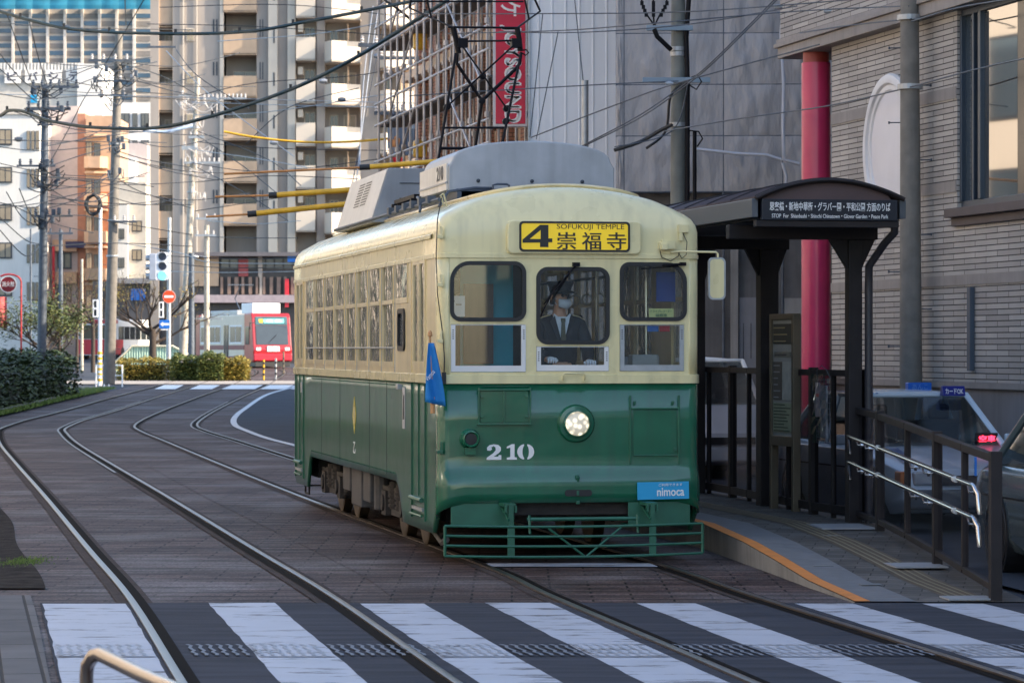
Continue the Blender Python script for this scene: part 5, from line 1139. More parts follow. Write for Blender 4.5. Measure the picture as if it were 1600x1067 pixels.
m = text('カードOK', -.10, .10, -.03, .03, bold=.015); m.v = [(v[0]+a[0], a[1]-.022+v[1]+(v[2])*.28, 1.42+v[2]) for v in m.v]; m.build('sign_text', K['signw'], s2)
a = tl(1541, 685, 32.9); m = MB(); m.cb((a[0], a[1], a[2]), (.24, .05, .12)); ld = m.build('display', K['black'], tx)
led = bpy.data.materials.new('red_led'); led.use_nodes = True; b = led.node_tree.nodes["Principled BSDF"]; b.inputs["Base Color"].default_value = (.6, .01, .02, 1); b.inputs["Emission Color"].default_value = (1, .02, .05, 1); b.inputs["Emission Strength"].default_value = 3
m = text('空車', -.09, .09, -.035, .035, bold=.02); mv(m, a[0], a[1]-.03, a[2]); m.build('display_text', led, ld)
st_ = mat('stripe_blue', (.02, .10, .35), .35)
m = MB()
for k in range(5): x = -.60+k*.045; m.box(x, x+.02, 1.92, 2.02, 1.394, 1.402) 
for k in range(4): x = -.70+k*.04; m.add([(x, .3, .735), (x+.02, .3, .735), (x+.12, 1.15, .845), (x+.10, 1.15, .845)], [(0, 1, 2, 3)])
m.build('blue_stripes', st_, tx, fix=False)
car('sedan', 'dark grey-green saloon car partly seen at the right edge', 'car', (5.28, 22.8, -.01), R(6.8), 4.35, .84, 1.43, mat('dark_car_paint', (.10, .14, .155), .2, var=.05, coat=.8), wb1=3.85, wt1=3.2)
car('white_car', 'white car parked behind the tram shelter', 'car', (3.05, 44.2, 0), R(12), 4.2, .84, 1.72, K['white'], belt=1.05, wb0=.9, wt0=1.3, wt1=3.6, wb1=4.0)
# ------------------------------------------------------------------ far buildings
random.seed(11)
wallg = mat('tower_grey_wall', (.37, .325, .29), .85, var=.08, scale=.5, streak=.1); tan_ = mat('tower_tan_shade', (.50, .36, .25), .8, var=.10, scale=1.2, bump=.2, bs=10); crm = mat('tower_cream', (.62, .54, .45), .8, var=.05, scale=.6)  # tan puts shade into the left balconies, cream puts sun into the right
pinkw = mat('pink_wall', (.56, .47, .44), .85, var=.06); orw = mat('orange_tile', (.55, .36, .24), .8, var=.1, scale=1.5); beigew = mat('beige_wall', (.62, .57, .50), .85, var=.06)
winm = mat('far_window', (.10, .10, .10), .15, var=.3, scale=.4, spec=.8); curt = mat('curtained_window', (.34, .28, .20), .4, var=.15, scale=1)
class Fac:
    """a building drawn in photo columns and rows at its own depth"""
    def __init__(s, name, label, px, Z, cat='building', rz=0): s.Z = Z; s.px = px; s.k = Z/F; s.r = thing(name, label, cat, (PX(px, Z), Z, 0), rz)
    def bx(s, m, a, b, y0, y1, d0, d1): k = s.k; m.box((a-s.px)*k, (b-s.px)*k, d0, d1, PZ(max(y0, y1), s.Z) if max(y0, y1) < 900 else -1, PZ(min(y0, y1), s.Z)); return m
    def part(s, name, mt, *bs, parent=None, bevel=0):
        m = MB()
        for b in bs: s.bx(m, *b)
        return m.build(name, mt, parent or s.r, bevel=bevel)
    def win(s, a, b, y0, y1, mt=None, fr=None, d=0):
        w_ = s.part('window', fr or K['frame'], (a, b, y0, y1, d-.10, d+.02)); e = min((b-a), (y1-y0))*.1
        m = MB(); c = (a+b)/2; s.bx(m, a+e, c-e*.4, y0+e, y1-e, d-.13, d-.09); s.bx(m, c+e*.4, b-e, y0+e, y1-e, d-.13, d-.09); m.build('pane', mt or winm, w_)
T_ = Fac('apartment_tower', 'tall grey and tan apartment tower with stacked balconies', 235, 216)
segs = [(235, 248, 0), (248, 270, 1.4), (270, 350, -.05), (350, 401, 1.7), (401, 463, 0), (463, 495, .9), (495, 508, -.1), (508, 563, .8), (563, 592, -.1), (592, 660, .8)]
for a, b, d in segs: T_.part('wall', wallg, (a, b, -140, 1000, d, 13))
for px in (287, 308): T_.part('downpipe', crm, (px-1, px+1, -140, 560, -.20, -.12))
for a, b in ((420, 434), (450, 462)): T_.part('pale_fin', crm, (a, b, -140, 395, -.45, 0))
T_.part('pale_edge', crm, (344, 350, -140, 395, -.25, 1.6))
for k in range(-2, 6):
    y = 53+66.5*k
    if y > 380: continue
    T_.part('balcony', tan_, (349.5, 401.5, y, y+33, -.35, -.15), (349.5, 401.5, y+31, y+34, -.35, 1.7), bevel=.02)
    T_.win(361, 399, y-11, y+4, winm, crm, 1.7)
    y2 = 66+66.5*k
    T_.part('balcony', tan_, (248, 270, y2-2, y2+42, .15, .35), (248, 270, y2+40, y2+43, .15, 1.4)); T_.win(254, 268, y2-14, y2-1, curt, crm, 1.4)
    for a in (333, 338): T_.part('slot_window', K['frame'], (a, a+2, y-22, y-1, -.10, .0))
    for a in (406, 410): T_.part('slot_window', K['frame'], (a, a+1.2, y-22, y+5, -.05, .01))
    T_.win(291, 304, y-8, y+12, curt, crm, -.05); T_.part('slot_window', K['frame'], (428, 430, y-5, y+16, -.50, -.44))
    y3 = 61+66.5*k
    T_.part('balcony', crm, (464.5, 494, y3, y3+35, -1.2, -1.05), (464, 465, y3, y3+35, -1.05, .9), (464, 494, y3+34, y3+36, -1.2, .9)); T_.win(474, 492, y3-20, y3+4, winm, crm, .9)
    T_.part('air_vent', crm, (466, 474, y3-22, y3-10, -.3, .3))
    for a0, yb in ((508, 68+66.5*k), (591, 78+66.5*k)):
        q = lambda px: (px-235)*T_.k
        m = MB(); zt, zb_ = PZ(yb, 216), PZ(yb+33, 216); m.prism([(q(a0), .8), (q(a0), -.9), (q(a0+13), -2.1), (q(a0+56), -.95), (q(a0+56), .8)], 'z', zb_, zb_+.12)
        for (x0, y0_), (x1, y1_) in (((a0, -.9), (a0+13, -2.1)), ((a0+13, -2.1), (a0+56, -.95))):
            m.prism([(q(x0), y0_), (q(x1), y1_), (q(x1), y1_+.15), (q(x0), y0_+.15)], 'z', zb_, zt)
        m.build('balcony', crm, T_.r)
        T_.win(a0+6, a0+20, yb-22, yb+6, winm, crm, .8); T_.win(a0+28, a0+48, yb-22, yb+6, curt, crm, .8); T_.part('divider', tan_, (a0+35, a0+37, yb-30, yb+20, -.6, .8))
# dark podium below the tower
D_ = Fac('podium_building', 'dark glazed low building behind the red tram', 300, 207)
D_.part('wall', mat('podium_dark', (.05, .045, .045), .5, var=.3), (296, 560, 398, 1000, 0, 6)); D_.part('canopy', mat('podium_canopy', (.13, .12, .13), .5), (300, 600, 395, 401, -1.2, 0)); D_.part('sill_band', mat('pink_band', (.36, .30, .32), .6), (302, 520, 461, 473, -.6, 0))
D_.part('tan_column', tan_, (304, 342, 398, 447, -.2, 0)); D_.part('grey_column', wallg, (404, 410, 398, 560, -.3, 0))
for k in range(11): x = 345+k*11; D_.part('pier', mat('pier_brown', (.22, .15, .12), .6) if 'pb' not in K else K['pb'], (x, x+4+(k % 3), 433, 460, -.3, 0)); K['pb'] = bpy.data.materials['pier_brown']
for k in range(8): x = 346+k*14; D_.part('window', winm, (x, x+12, 404, 420, -.1, 0))
D_.part('red_panel', mat('dull_red_panel', (.3, .06, .06), .6), (373, 388, 404, 432, -.2, 0)); D_.part('blue_sign', K['signblue'], (451, 463, 398, 410, -.9, -.7)); D_.part('red_post', K['red'], (446, 452, 436, 480, -.5, -.3))
# office slab far left
O_ = Fac('office_building', 'distant office block with a grid of blue windows', -30, 420)
O_.part('wall', mat('office_beige', (.50, .44, .38), .8, var=.05), (-30, 236, 14, 1000, 0, 12)); blu = mat('office_blue', (.035, .085, .15), .2, var=.4, scale=.15, spec=.8); tau = mat('office_taupe', (.22, .20, .185), .8, var=.1)
for c in range(9):
    x = -6+27*c
    if c < 9:
        for r in range(12):
            y = 21+11.6*r
            if r % 2 == c % 2: O_.part('window', blu, (x+2, x+25, y+1, y+8, -.1, 0))
            else: O_.part('louvre_panel', tau, (x+2, x+25, y+1, y+9, -.1, 0))
    O_.part('pier', mat('office_pier', (.60, .55, .50), .8) if 'op' not in K else K['op'], (x-2, x+2, 14, 165, -.6, 0)); K['op'] = bpy.data.materials['office_pier']
nt_ = Fac('blue_net', 'blue construction netting wrapping the top of the distant office block', -30, 418, 'netting')
m = MB(); m.grid(lambda i, j: ((i/60)*270*nt_.k, -.12*abs(sin(i*.52))-.05*sin(j*2), PZ(15-38*j/6, 418)), 60, 6); m.build('net', mat('net_blue', (.02, .20, .31), .7, var=.3, scale=.5), nt_.r, fix=False)
# signboard building
S_ = Fac('signboard_building', 'pale building topped by a parapet of four white katakana panels', -20, 300)
S_.part('wall', beigew, (-20, 128, 130, 1000, 0, 8)); S_.part('corrugated_top', mat('pale_grey_metal', (.42, .40, .38), .6), (-20, 128, 99, 131, .1, 6))
for k in range(26): S_.part('rib', K['whitew'], (-10+5.3*k, -8+5.3*k, 99, 110, -.02, .1))
for k, ch in enumerate('ビバシテ'):
    a = 8+32*k; p = S_.part('sign_panel', K['whitew'], (a, a+25, 110, 131, -.35, -.1)); m = text(ch, (a+4+20)*S_.k, (a+20+20)*S_.k, PZ(127, 300), PZ(113, 300), bold=.02); mv(m, 0, -.36); m.build('sign_character', mat('ink_navy', (.02, .02, .06), .6), p)
S_.part('white_block', K['whitew'], (122, 161, 101, 1000, -.6, 8)); S_.part('white_wall', K['whitew'], (160, 238, 160, 1000, .5, 8))
for i in range(4):
    for (a, b) in ((185, 202), (206, 214), (219, 232)): S_.win(a, b, 177+42*i, 198+42*i, winm, K['frame'], .5)
S_.part('blue_tab', K['cyan'], (48, 58, 148, 161, -.1, 0)); S_.part('shed', pinkw, (188, 232, 225, 330, -1, .5)); S_.part('annex', K['whitew'], (196, 217, 250, 1000, -3, -1.0)); S_.part('annex', beigew, (182, 200, 262, 1000, -3.2, -1.0)); 
# left street buildings, faces turned a little to the sun
A_ = Fac('white_building', 'sunlit white building with small dark windows at the left edge', -40, 246)
A_.part('wall', K['whitew'], (-40, 62, 178, 1000, 0, 10)); 
for i in range(5):
    y = 202+59*i; A_.win(-2, 19, y, y+25, curt, K['frame']); 
    for a in (42, 49, 56): A_.win(a, a+5, y+3, y+32, curt, K['frame'])
A_.part('string_line', beigew, (-40, 62, 176, 179, -.15, 0))
B_ = Fac('pink_building', 'plain pale pink building beside the white building', 62, 252)
B_.part('wall', pinkw, (62, 123, 166, 1000, 0, 10)); B_.part('brick_edge', mat('brown_edge', (.42, .20, .13), .8), (122, 134, 178, 1000, -.3, 9))
for i in range(3): B_.part('balcony', orw, (84, 122, 375+50*i, 393+50*i, -.8, 0)); B_.win(90, 112, 395+50*i, 420+50*i, winm)
B_.part('red_pipe', K['red'], (84, 88, 385, 470, -.9, -.8)); B_.part('blue_awning', mat('awning', (.04, .04, .10), .6), (105, 150, 378, 388, -1, 0))
C_ = Fac('orange_building', 'orange tiled building with curved balconies', 134, 250)
C_.part('wall', orw, (134, 179, 181, 1000, 0, 9)); C_.part('brick_side', mat('brown_side', (.45, .17, .08), .8, var=.1), (158, 175, 300, 1000, -.25, 0))
for i in range(5):
    y = 246+58*i; m = MB(); q = lambda px: (px-134)*C_.k
    m.prism([(q(134), 0), (q(134), -1.0), (q(142), -1.5), (q(160), -1.5), (q(169), -1.0), (q(169), 0)], 'z', PZ(y+18, 250), PZ(y, 250)); m.build('balcony', orw, C_.r); C_.win(135, 144, y-24, y, curt); C_.win(147, 157, y-22, y, winm)
    m = MB(); m.prism([(q(134), 0), (q(134), -.9), (q(150), -1.3), (q(169), -.9), (q(169), 0)], 'z', PZ(y-35, 250), PZ(y-32, 250)); m.build('eave', orw, C_.r)
E_ = Fac('beige_building', 'beige low block between the orange building and the tower', 180, 240)
E_.part('wall', beigew, (180, 228, 285, 1000, 0, 8)); E_.part('white_panel', K['whitew'], (184, 201, 320, 1000, -.6, 0)); 
for i in range(3): E_.win(186, 196, 358+45*i, 374+45*i, winm, d=-.6); E_.win(206, 222, 345+45*i, 362+45*i, curt)
E_.part('shop_front', mat('shop_dark', (.05, .05, .06), .4), (150, 300, 440, 1000, -2, 0)); E_.part('shop_awning', mat('awning_grey', (.25, .25, .27), .6), (190, 290, 436, 444, -3, -1)); E_.part('signboard', K['signblue'], (210, 232, 452, 470, -2.2, -2)); E_.part('yellow_board', K['yellow'], (182, 193, 456, 464, -2.2, -2))
# far filler between tower and scaffolding and beyond
Q_ = Fac('far_block', 'cream block seen behind the scaffolded building', 640, 260)
Q_.part('wall', crm, (630, 900, -160, 1000, 0, 10))
# opposite side of the street, left of the picture
def rowb(name, label, Y0, Y1, X, h, mt):
    r = thing(name, label, 'building', (X, Y0, 0), 0)
    m = MB(); m.box(-12, 0, 0, Y1-Y0, -.1, h); m.build('wall', mt, r)
    for j in range(int((Y1-Y0)/3.2)):
        for i in range(int(h/3)):
            y = .8+3.2*j; z = 1+3*i; m = MB(); m.box(-.02, .03, y, y+2.2, z, z+1.9); w_ = m.build('window', K['frame'], r); m = MB(); m.box(.02, .04, y+.08, y+2.12, z+.08, z+1.82); m.build('pane', K['glassb'], w_)
rowb('shop_block', 'cream shop block across the street, out of frame to the left', 2, 26, -13.5, 14, beigew)
rowb('office_block', 'white office block across the street, out of frame to the left', 27, 84, -14.8, 14, crm)
hb = thing('shade_block', 'unseen block added to shade the street, behind the hoarding and the scaffolded building', 'building', (2.2, 76, 0)); m = MB(); m.box(0, 18, 4, 22, 0, 11.5); m.build('wall', K['concrete'], hb); m = MB(); m.box(-1, 18, 22.01, 49, 0, 9.6); m.build('low_shade_wall', K['concrete'], hb)  # unseen block added to cast shade over the tracks and road
hb = thing('shade_block', 'unseen block added to close a sun gap, behind the brick building', 'building', (7, 43, 0)); m = MB(); m.box(0, 18, 0, 8, 0, 11.5); m.build('wall', K['concrete'], hb)  # added out of view to stop sun leaking between the buildings

# ------------------------------------------------------------------ vegetation
def leaves(m, pts, s, flat_=0):
    for (x, y, z) in pts:
        a = random.uniform(0, 2*pi); b = random.uniform(-1, 1); l = s*random.uniform(.6, 1.4); u = Vector((cos(a), sin(a), random.uniform(-.6, .6))).normalized()*l; v = u.cross(Vector((random.uniform(-1, 1), random.uniform(-1, 1), 1))).normalized()*l*.55; c = Vector((x, y, z))
        m.add([c-u, c+v, c+u, c-v], [(0, 1, 2, 3)])
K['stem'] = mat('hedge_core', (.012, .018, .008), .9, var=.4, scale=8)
def hedge(name, label, x0, x1, y0, y1, z0, h, n, s, mt, cat='hedge', group=None, rough=.2):
    cx, cy = (x0+x1)/2, (y0+y1)/2; r = thing(name, label, cat, (cx, cy, z0), 0, group); hx, hy = (x1-x0)/2, (y1-y0)/2
    pts = []; ph = [random.uniform(0, 6) for _ in range(4)]
    for _ in range(n):
        f = random.random(); u, v = random.uniform(-1, 1), random.uniform(-1, 1); wob = 1+rough*(sin(u*5*hx+ph[0])+sin(v*4*hy+ph[1])+sin(u*11*hx+ph[2]))/2
        if f < .45: p = (u*hx, -hy*(1-.12*random.random()), random.random()**.8*h*wob)
        elif f < .75: p = (u*hx, v*hy, h*wob*(1-.12*random.random()))
        else: p = (random.choice((-1, 1))*hx*(1-.12*random.random()), v*hy, random.random()*h*wob)
        e = max(0, (abs(p[0])/hx-.8)/.2)*.12+max(0, (abs(p[1])/hy-.8)/.2)*.12
        pts.append((p[0]+random.gauss(0, .04), p[1]+random.gauss(0, .04), p[2]*(1-e)))
    m = MB(); leaves(m, pts, s); m.build('foliage', mt, r, fix=False)
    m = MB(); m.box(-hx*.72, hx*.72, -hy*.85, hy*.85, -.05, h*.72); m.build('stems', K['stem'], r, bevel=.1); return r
L_S = .08
hedge('hedge', 'dark green clipped hedge on the left verge, longer of the two', -17.1, -14.6, 94.5, 106, gz(100)+.05, 1.35, 12000, .08, K['leafd'])
hedge('hedge', 'dark shrub mass at the far left edge behind the hydrant post', -16.6, -14.2, 84, 93.5, gz(88)+.05, 1.4, 9000, .08, K['leafd'])
for i, (a, b, h, Z, lab, mt) in enumerate(((182, 264, .98, 138, 'sunlit yellowish hedge at the foot of the bare tree', 'leafy'), (266, 312, 1.12, 137, 'darker green bush right of the signal post', 'leafg'), (309, 347, 1.2, 136.5, 'rounded shaded bush in the middle of the island', 'leafg'), (348, 384, 1.0, 137, 'small sunlit orange-tinted bush nearest the red tram', 'leafy'))):  # yellow leaves put sunlight into the colour of the bright clumps
    hedge('bush', lab, PX(a, Z), PX(b, Z), Z, Z+2.2, gz(Z), h, 4000, .055, K[mt], 'bush', 'bushes on the island at the curve', .1)
random.seed(21)
m = MB(); xa_ = offs(CL, -1.76)
sel = [v for v in xa_ if 70 < v.y < 118]
m2 = MB(); ribbon([Vector((v.x-7, v.y)) for v in sel], [Vector((v.x-.12, v.y)) for v in sel], .06, m2); tag(m2.build('verge', dirt), kind='structure')
tufts(m, lambda: (lambda v, o: (v.x-o, v.y+random.uniform(-1, 1), gz(v.y)+.06))(random.choice(sel), random.uniform(-.05, .45) if random.random() < .6 else random.uniform(.2, 2.2)), 14000, .10, .014)
tag(m.build('verge_grass', K['grass'], fix=False), 'rough grass strip between the kerb and the hedges', 'grass', kind='stuff')
m = MB(); k0 = [v for v in offs(CL, -2.05) if 66 < v.y < 100]; k1 = [v for v in offs(CL, -2.2) if 66 < v.y < 100]; ribbon(k0, k1, .14, m); n = min(len(k0), len(k1))
for la in (k0, k1):
    for i in range(n-1): a, b = la[i], la[i+1]; m.quad((a.x, a.y, gz(a.y)-.02), (b.x, b.y, gz(b.y)-.02), (b.x, b.y, gz(b.y)+.14), (a.x, a.y, gz(a.y)+.14))
tag(m.build('verge_kerb', K['concd'], fix=False), kind='structure')
def branch(m, p, d, l, r, lv, ends):
    pts = [p]; q = Vector(p); d = Vector(d).normalized()
    for k in range(4): d = (d+Vector((random.uniform(-.3, .3), random.uniform(-.3, .3), random.uniform(-.12, .25)))).normalized(); q = q+d*l/4; pts.append(tuple(q))
    m.tube(pts, r, 6, r*.45); ends.append(tuple(q))
    if lv:
        for _ in range(4 if lv > 1 else 3):
            k = random.choice((2, 3, 4)); branch(m, pts[k], (d+Vector((random.uniform(-1, 1), random.uniform(-.8, .8), random.uniform(-.3, .9)))), l*.62, r*.5, lv-1, ends)
def tree(name, label, px, Z, h, tr, mt, n, s, spread=1.6, lean=0, foliage=None):
    t = thing(name, label, 'tree', (PX(px, Z), Z, gz(Z))); m = MB(); m.tube([(0, 0, -.1), (.02, 0, h*.25), (lean, .05, h*.5)], tr, 10, tr*.75); m.build('trunk', mat('bark', (.05, .036, .028), .9, var=.3, scale=6, bump=.6, bs=20) if 'bark' not in K else K['bark'], t, smooth=60); K['bark'] = bpy.data.materials['bark']
    ends = []; m = MB()
    for k in range(7): a = k*2*pi/7+.3; branch(m, (lean*.9, .05, h*(.34+.025*k)), (cos(a), sin(a)*.6, .45+.1*(k % 3)), spread, tr*.42, 2, ends)
    m.build('limbs', K['bark'], t)
    m = MB(); pts = []
    for _ in range(n): e = random.choice(ends if not foliage else foliage); pts.append((e[0]+random.gauss(0, .22), e[1]+random.gauss(0, .22), e[2]+random.gauss(0, .17)))
    leaves(m, pts, s); m.build('crown', mt, t, fix=False); return t
tree('tree', 'nearly bare tree with tufts of yellow leaves on the island', 238, 147, 4.6, .20, K['leafy'], 1500, .035, 1.9)
tree('tree', 'thin twiggy tree behind the white signal post on the left', 145, 165, 6.0, .12, K['leafy'], 900, .03, 2.0)
tree('tree', 'leafy dark tree at the far left behind the hedge', 62, 112, 3.8, .10, K['leafg'], 3000, .05, 1.1)
tree('tree', 'pale green bushy tree by the leftmost thick pole', 92, 118, 4.1, .08, K['leafg'], 2600, .05, .9)
tree('tree', 'brown twiggy tree in front of the pink building', 120, 172, 5.5, .1, K['leafy'], 700, .03, 2.1)

# ------------------------------------------------------------------ poles and their hardware
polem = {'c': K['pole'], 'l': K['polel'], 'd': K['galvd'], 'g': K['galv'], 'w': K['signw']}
def clutter(t, Z, px, py, wx, hy, n, mt=None, r=.018):
    k = Z/F; ox = t.location.x; g0 = gz(Z)
    for _ in range(n):
        a = (px+random.uniform(-wx, wx), py+random.uniform(-hy, hy)); b = (px+random.uniform(-wx, wx), py+random.uniform(-hy, hy)); c = ((a[0]+b[0])/2+random.uniform(-4, 4), max(a[1], b[1])+random.uniform(3, 14))
        pts = cr([a, c, b], 5); yy = random.uniform(-.4, -.1); m = MB(); m.tube([(PX(p.x, Z)-ox, yy, PZ(p.y, Z)-g0) for p in pts], r, 5); m.build('jumper_wire', mt or K['wire'], t, smooth=60)
        if random.random() < .5: m = MB(); m.cb((PX(a[0], Z)-ox, yy, PZ(a[1], Z)-g0), (.12, .12, .22)); m.build('fitting', mt or K['galvd'], t, bevel=.02)
def pole(name, label, px0, py0, px1, py1, Z, wpx, wtop, mt, arms=(), cat='pole', z0=None, bolts=0, rings=()):
    """py0/px0 foot (or None for the ground), py1/px1 top; arms: (py, px_left, px_right, thickness px, insulators)"""
    k = Z/F; zb = gz(Z)-.1 if py0 is None else PZ(py0, Z); ox = PX(px0, Z); t = thing(name, label, cat, (ox, Z, gz(Z)))
    g0 = gz(Z); m = MB(); zt = PZ(py1, Z); dx = PX(px1, Z)-ox; m.tube([(0, 0, zb-g0), (dx, 0, zt-g0)], wpx*k/2, 16, wtop*k/2); m.build('shaft', polem[mt] if isinstance(mt, str) else mt, t, smooth=60)
    def at(py): z = PZ(py, Z); f = (z-zb)/(zt-zb); return dx*f, z-g0
    for (py, a, b, th, ins) in arms:
        x, z = at(py); m = MB(); q = lambda px: PX(px, Z)-ox; m.box(q(a), q(b), -wpx*k/2-.10, -wpx*k/2-.02, z-th*k/2, z+th*k/2); ar = m.build('cross_arm', K['galvd'] if mt != 'l' else K['galv'], t)
        for i in range(ins):
            xi = q(a)+(q(b)-q(a))*(i+.3)/max(1, ins-.4); m = MB(); s_ = random.choice((1, -1)); m.lathe([(.001, 0), (.06, .02), (.03, .06), (.06, .10), (.03, .14), (.05, .18), (.001, .2)], Matrix.Translation((xi, -wpx*k/2-.06, z+th*k/2)), 8); m.build('insulator', K['insul'] if mt != 'd' else K['galvd'], ar)
    for i in range(bolts):
        f = .1+.8*i/bolts; s_ = -1 if i % 2 else 1; z = (zb-g0)+(zt-zb)*f; r = (wpx+(wtop-wpx)*f)*k/2; m = MB(); m.cyl((dx*f+s_*r*.9, 0, z), (dx*f+s_*(r+.13), 0, z), .008, 6); m.cyl((dx*f+s_*(r+.12), 0, z), (dx*f+s_*(r+.14), 0, z), .016, 8); m.build('step_bolt', K['galvd'], t)
    for py in rings:
        x, z = at(py); m = MB(); r = wpx*k/2*.98; m.cyl((x, 0, z-.03), (x, 0, z+.03), r+.008, 18); m.build('band_clamp', K['galv'], t)
    return t
K['insul'] = mat('insulator_white', (.55, .52, .5), .35)
big = pole('utility_pole', 'thick concrete utility pole in front of the brick wall, nearest pole', 1424, None, 1421, -70, 36.9, 38, 28, 'c', bolts=12, rings=(28, 136))
p4 = pole('utility_pole', 'weathered steel pole in front of the grey sheeting with pale blue arms', 1058, None, 1060, -60, 46, 24, 22, mat('pole_green', (.17, .18, .165), .7, var=.2, scale=4, streak=.4), rings=(77, 85, 195), bolts=0)
m = MB(); q = lambda px: PX(px, 45.8)-PX(1058, 46)
blue = mat('pale_blue_arm', (.22, .30, .38), .5, var=.1)
for (a, b, y) in ((1010, 1083, 46), (1004, 1110, 127)):
    m = MB(); m.box(q(a), q(b), -.20, -.12, PZ(y+4, 46)-gz(46), PZ(y-4, 46)); m.build('cross_arm', blue, p4, bevel=.006)
m = MB(); m.tube([(q(1080), -.1, PZ(-50, 46)), (q(1073), -.1, PZ(60, 46)), (q(1075), -.1, PZ(130, 46)), (q(1074), -.1, 0)], .035, 8); m.tube([(q(1086), -.1, PZ(207, 46)), (q(1086), -.1, 0)], .03, 8)
m.tube([(q(1078), -.1, PZ(205, 46)), (q(1092), -.15, PZ(207, 46)), (q(1098), -.15, PZ(218, 46)), (q(1090), -.1, PZ(230, 46))], .012, 6); m.tube([(q(1076), -.15, PZ(125, 46)), (q(1090), -.2, PZ(119, 46)), (q(1096), -.2, PZ(130, 46)), (q(1088), -.2, PZ(142, 46)), (q(1078), -.15, PZ(135, 46))], .012, 6); m.build('conduit', K['blackm'], p4, smooth=60)
for xs_ in ((1003, 1012, 1022), (1021, 1021, 1022), (1042, 1030, 1023)):
    m = MB(); pts = [(q(xs_[0]-2), -.2, PZ(-20, 46)), (q(xs_[0]), -.2, PZ(8, 46)), (q(xs_[1]), -.2, PZ(28, 46)), (q(xs_[2]), -.2, PZ(42, 46))]; m.tube(pts, .014, 6)
    for k in range(4): m.cb((q(xs_[0]+(xs_[1]-xs_[0])*k/4), -.2, PZ(8+6*k, 46)), (.05, .05, .06))
    m.build('insulator_string', K['blackm'], p4)
m = MB(); m.tube([(q(1022), -.2, PZ(48, 46)), (q(1027), -.2, PZ(60, 46)), (q(1038), -.18, PZ(70, 46)), (q(1049), -.15, PZ(80, 46))], .035, 8); m.build('cable', K['blackm'], p4, smooth=60)
pole('pipe_pole', 'short grey pipe rising behind the tram roof beside the corrugated wall', 914, None, 914, 126, 51, 11, 11, 'g')
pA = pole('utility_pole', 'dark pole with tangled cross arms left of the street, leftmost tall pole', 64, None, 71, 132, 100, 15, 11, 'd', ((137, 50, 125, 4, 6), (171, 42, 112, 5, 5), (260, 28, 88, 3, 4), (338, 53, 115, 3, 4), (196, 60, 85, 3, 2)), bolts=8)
pB = pole('utility_pole', 'tall concrete pole leaning right of the dark pole, its foot on the verge', 170, 600, 186, 52, 108, 19, 12, 'c', ((96, 140, 205, 3, 4), (128, 150, 212, 3, 4), (75, 232, 276, 3, 0), (347, 176, 215, 3, 3), (150, 155, 200, 3, 3)), bolts=10, rings=(225, 345, 400))
pC = pole('utility_pole', 'pale leaning pole with clustered insulators in front of the tower', 284, None, 309, 122, 150, 14, 8, 'l', ((150, 280, 300, 3, 1), (155, 312, 386, 3, 12), (232, 285, 310, 6, 2), (255, 288, 345, 3, 8), (215, 296, 320, 4, 3)), bolts=4, rings=(200, 300, 430))
for py, n, wx in ((140, 7, 30), (175, 7, 40), (265, 6, 30), (285, 6, 35), (340, 5, 30)): clutter(pA, 100, 75, py, wx, 10, n)
for py, n, wx in ((100, 6, 40), (125, 7, 40), (155, 5, 25), (225, 5, 15), (270, 4, 15)): clutter(pB, 108, 182, py, wx, 9, n, K['galvd'] if n < 6 else None)
for py, n, wx in ((160, 9, 40), (190, 5, 15), (235, 8, 25), (262, 6, 22), (300, 4, 12)): clutter(pC, 150, 312, py, wx, 8, n, K['insul'], .02)
pole('pole', 'beige pole beside the red tram carrying a lamp arm', 323, None, 323, 352, 150, 9, 8, 'l', ((368, 305, 338, 3, 3), (342, 306, 340, 3, 3), (498, 303, 348, 2, 1)))
pole('pole', 'dark olive-grey pole between the leaning pole and the beige pole', 299, None, 299, 395, 146, 10, 9, 'd')
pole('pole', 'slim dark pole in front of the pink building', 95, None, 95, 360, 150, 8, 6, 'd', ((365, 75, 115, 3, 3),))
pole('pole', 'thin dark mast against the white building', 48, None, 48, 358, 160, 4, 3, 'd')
pole('pole', 'thin beige street pole left of the white signal post', 128, None, 128, 405, 170, 5, 4, 'l')
pole('pole', 'grey pole carrying transformers behind the scaffolding', 655, None, 655, -60, 84, 14, 12, 'c', ((72, 560, 660, 6, 5), (92, 590, 660, 5, 4), (118, 600, 660, 4, 3), (178, 585, 660, 5, 6)))
tr_ = thing('transformer', 'blue-grey drum transformer with bushings hung left of the scaffolding', 'transformer', (PX(624, 83.6), 83.6, PZ(243, 83.6)))
k = 83.6/F; m = MB(); m.cyl((0, 0, 0), (0, 0, 56*k), 17*k, 24); m.cyl((0, 0, 54*k), (0, 0, 57*k), 18*k, 24)
for a in range(24): m.cb((17.5*k*cos(a*pi/12), 17.5*k*sin(a*pi/12), 28*k), (.03, .03, 34*k), a*pi/12)
m.build('tank', mat('transformer_blue', (.17, .22, .30), .5, var=.15), tr_); m = MB()
for a in (-10, 0, 10): m.lathe([(.05, 0), (.03, .08), (.05, .12), (.02, .2), (.001, .3)], Matrix.Translation((a*k, 0, 57*k)), 8)
m.build('bushing', K['galvd'], tr_); tr2 = dup(tr_); tr2.location.x += 34*k; tr2.location.y += 1; tr2['label'] = 'second blue-grey drum transformer half hidden by scaffold tubes'
tr_['group'] = tr2['group'] = 'drum transformers on the pole by the scaffolding'
rp_ = thing('red_banner', 'small red hanging cloth under the transformer', 'banner', (PX(623, 83), 83, PZ(258, 83))); m = MB(); m.grid(lambda i, j: ((i-3)*.04*(1+.1*j), .03*sin(i*2), -.0+j*.05), 6, 4); m.build('cloth', K['red'], rp_, fix=False)

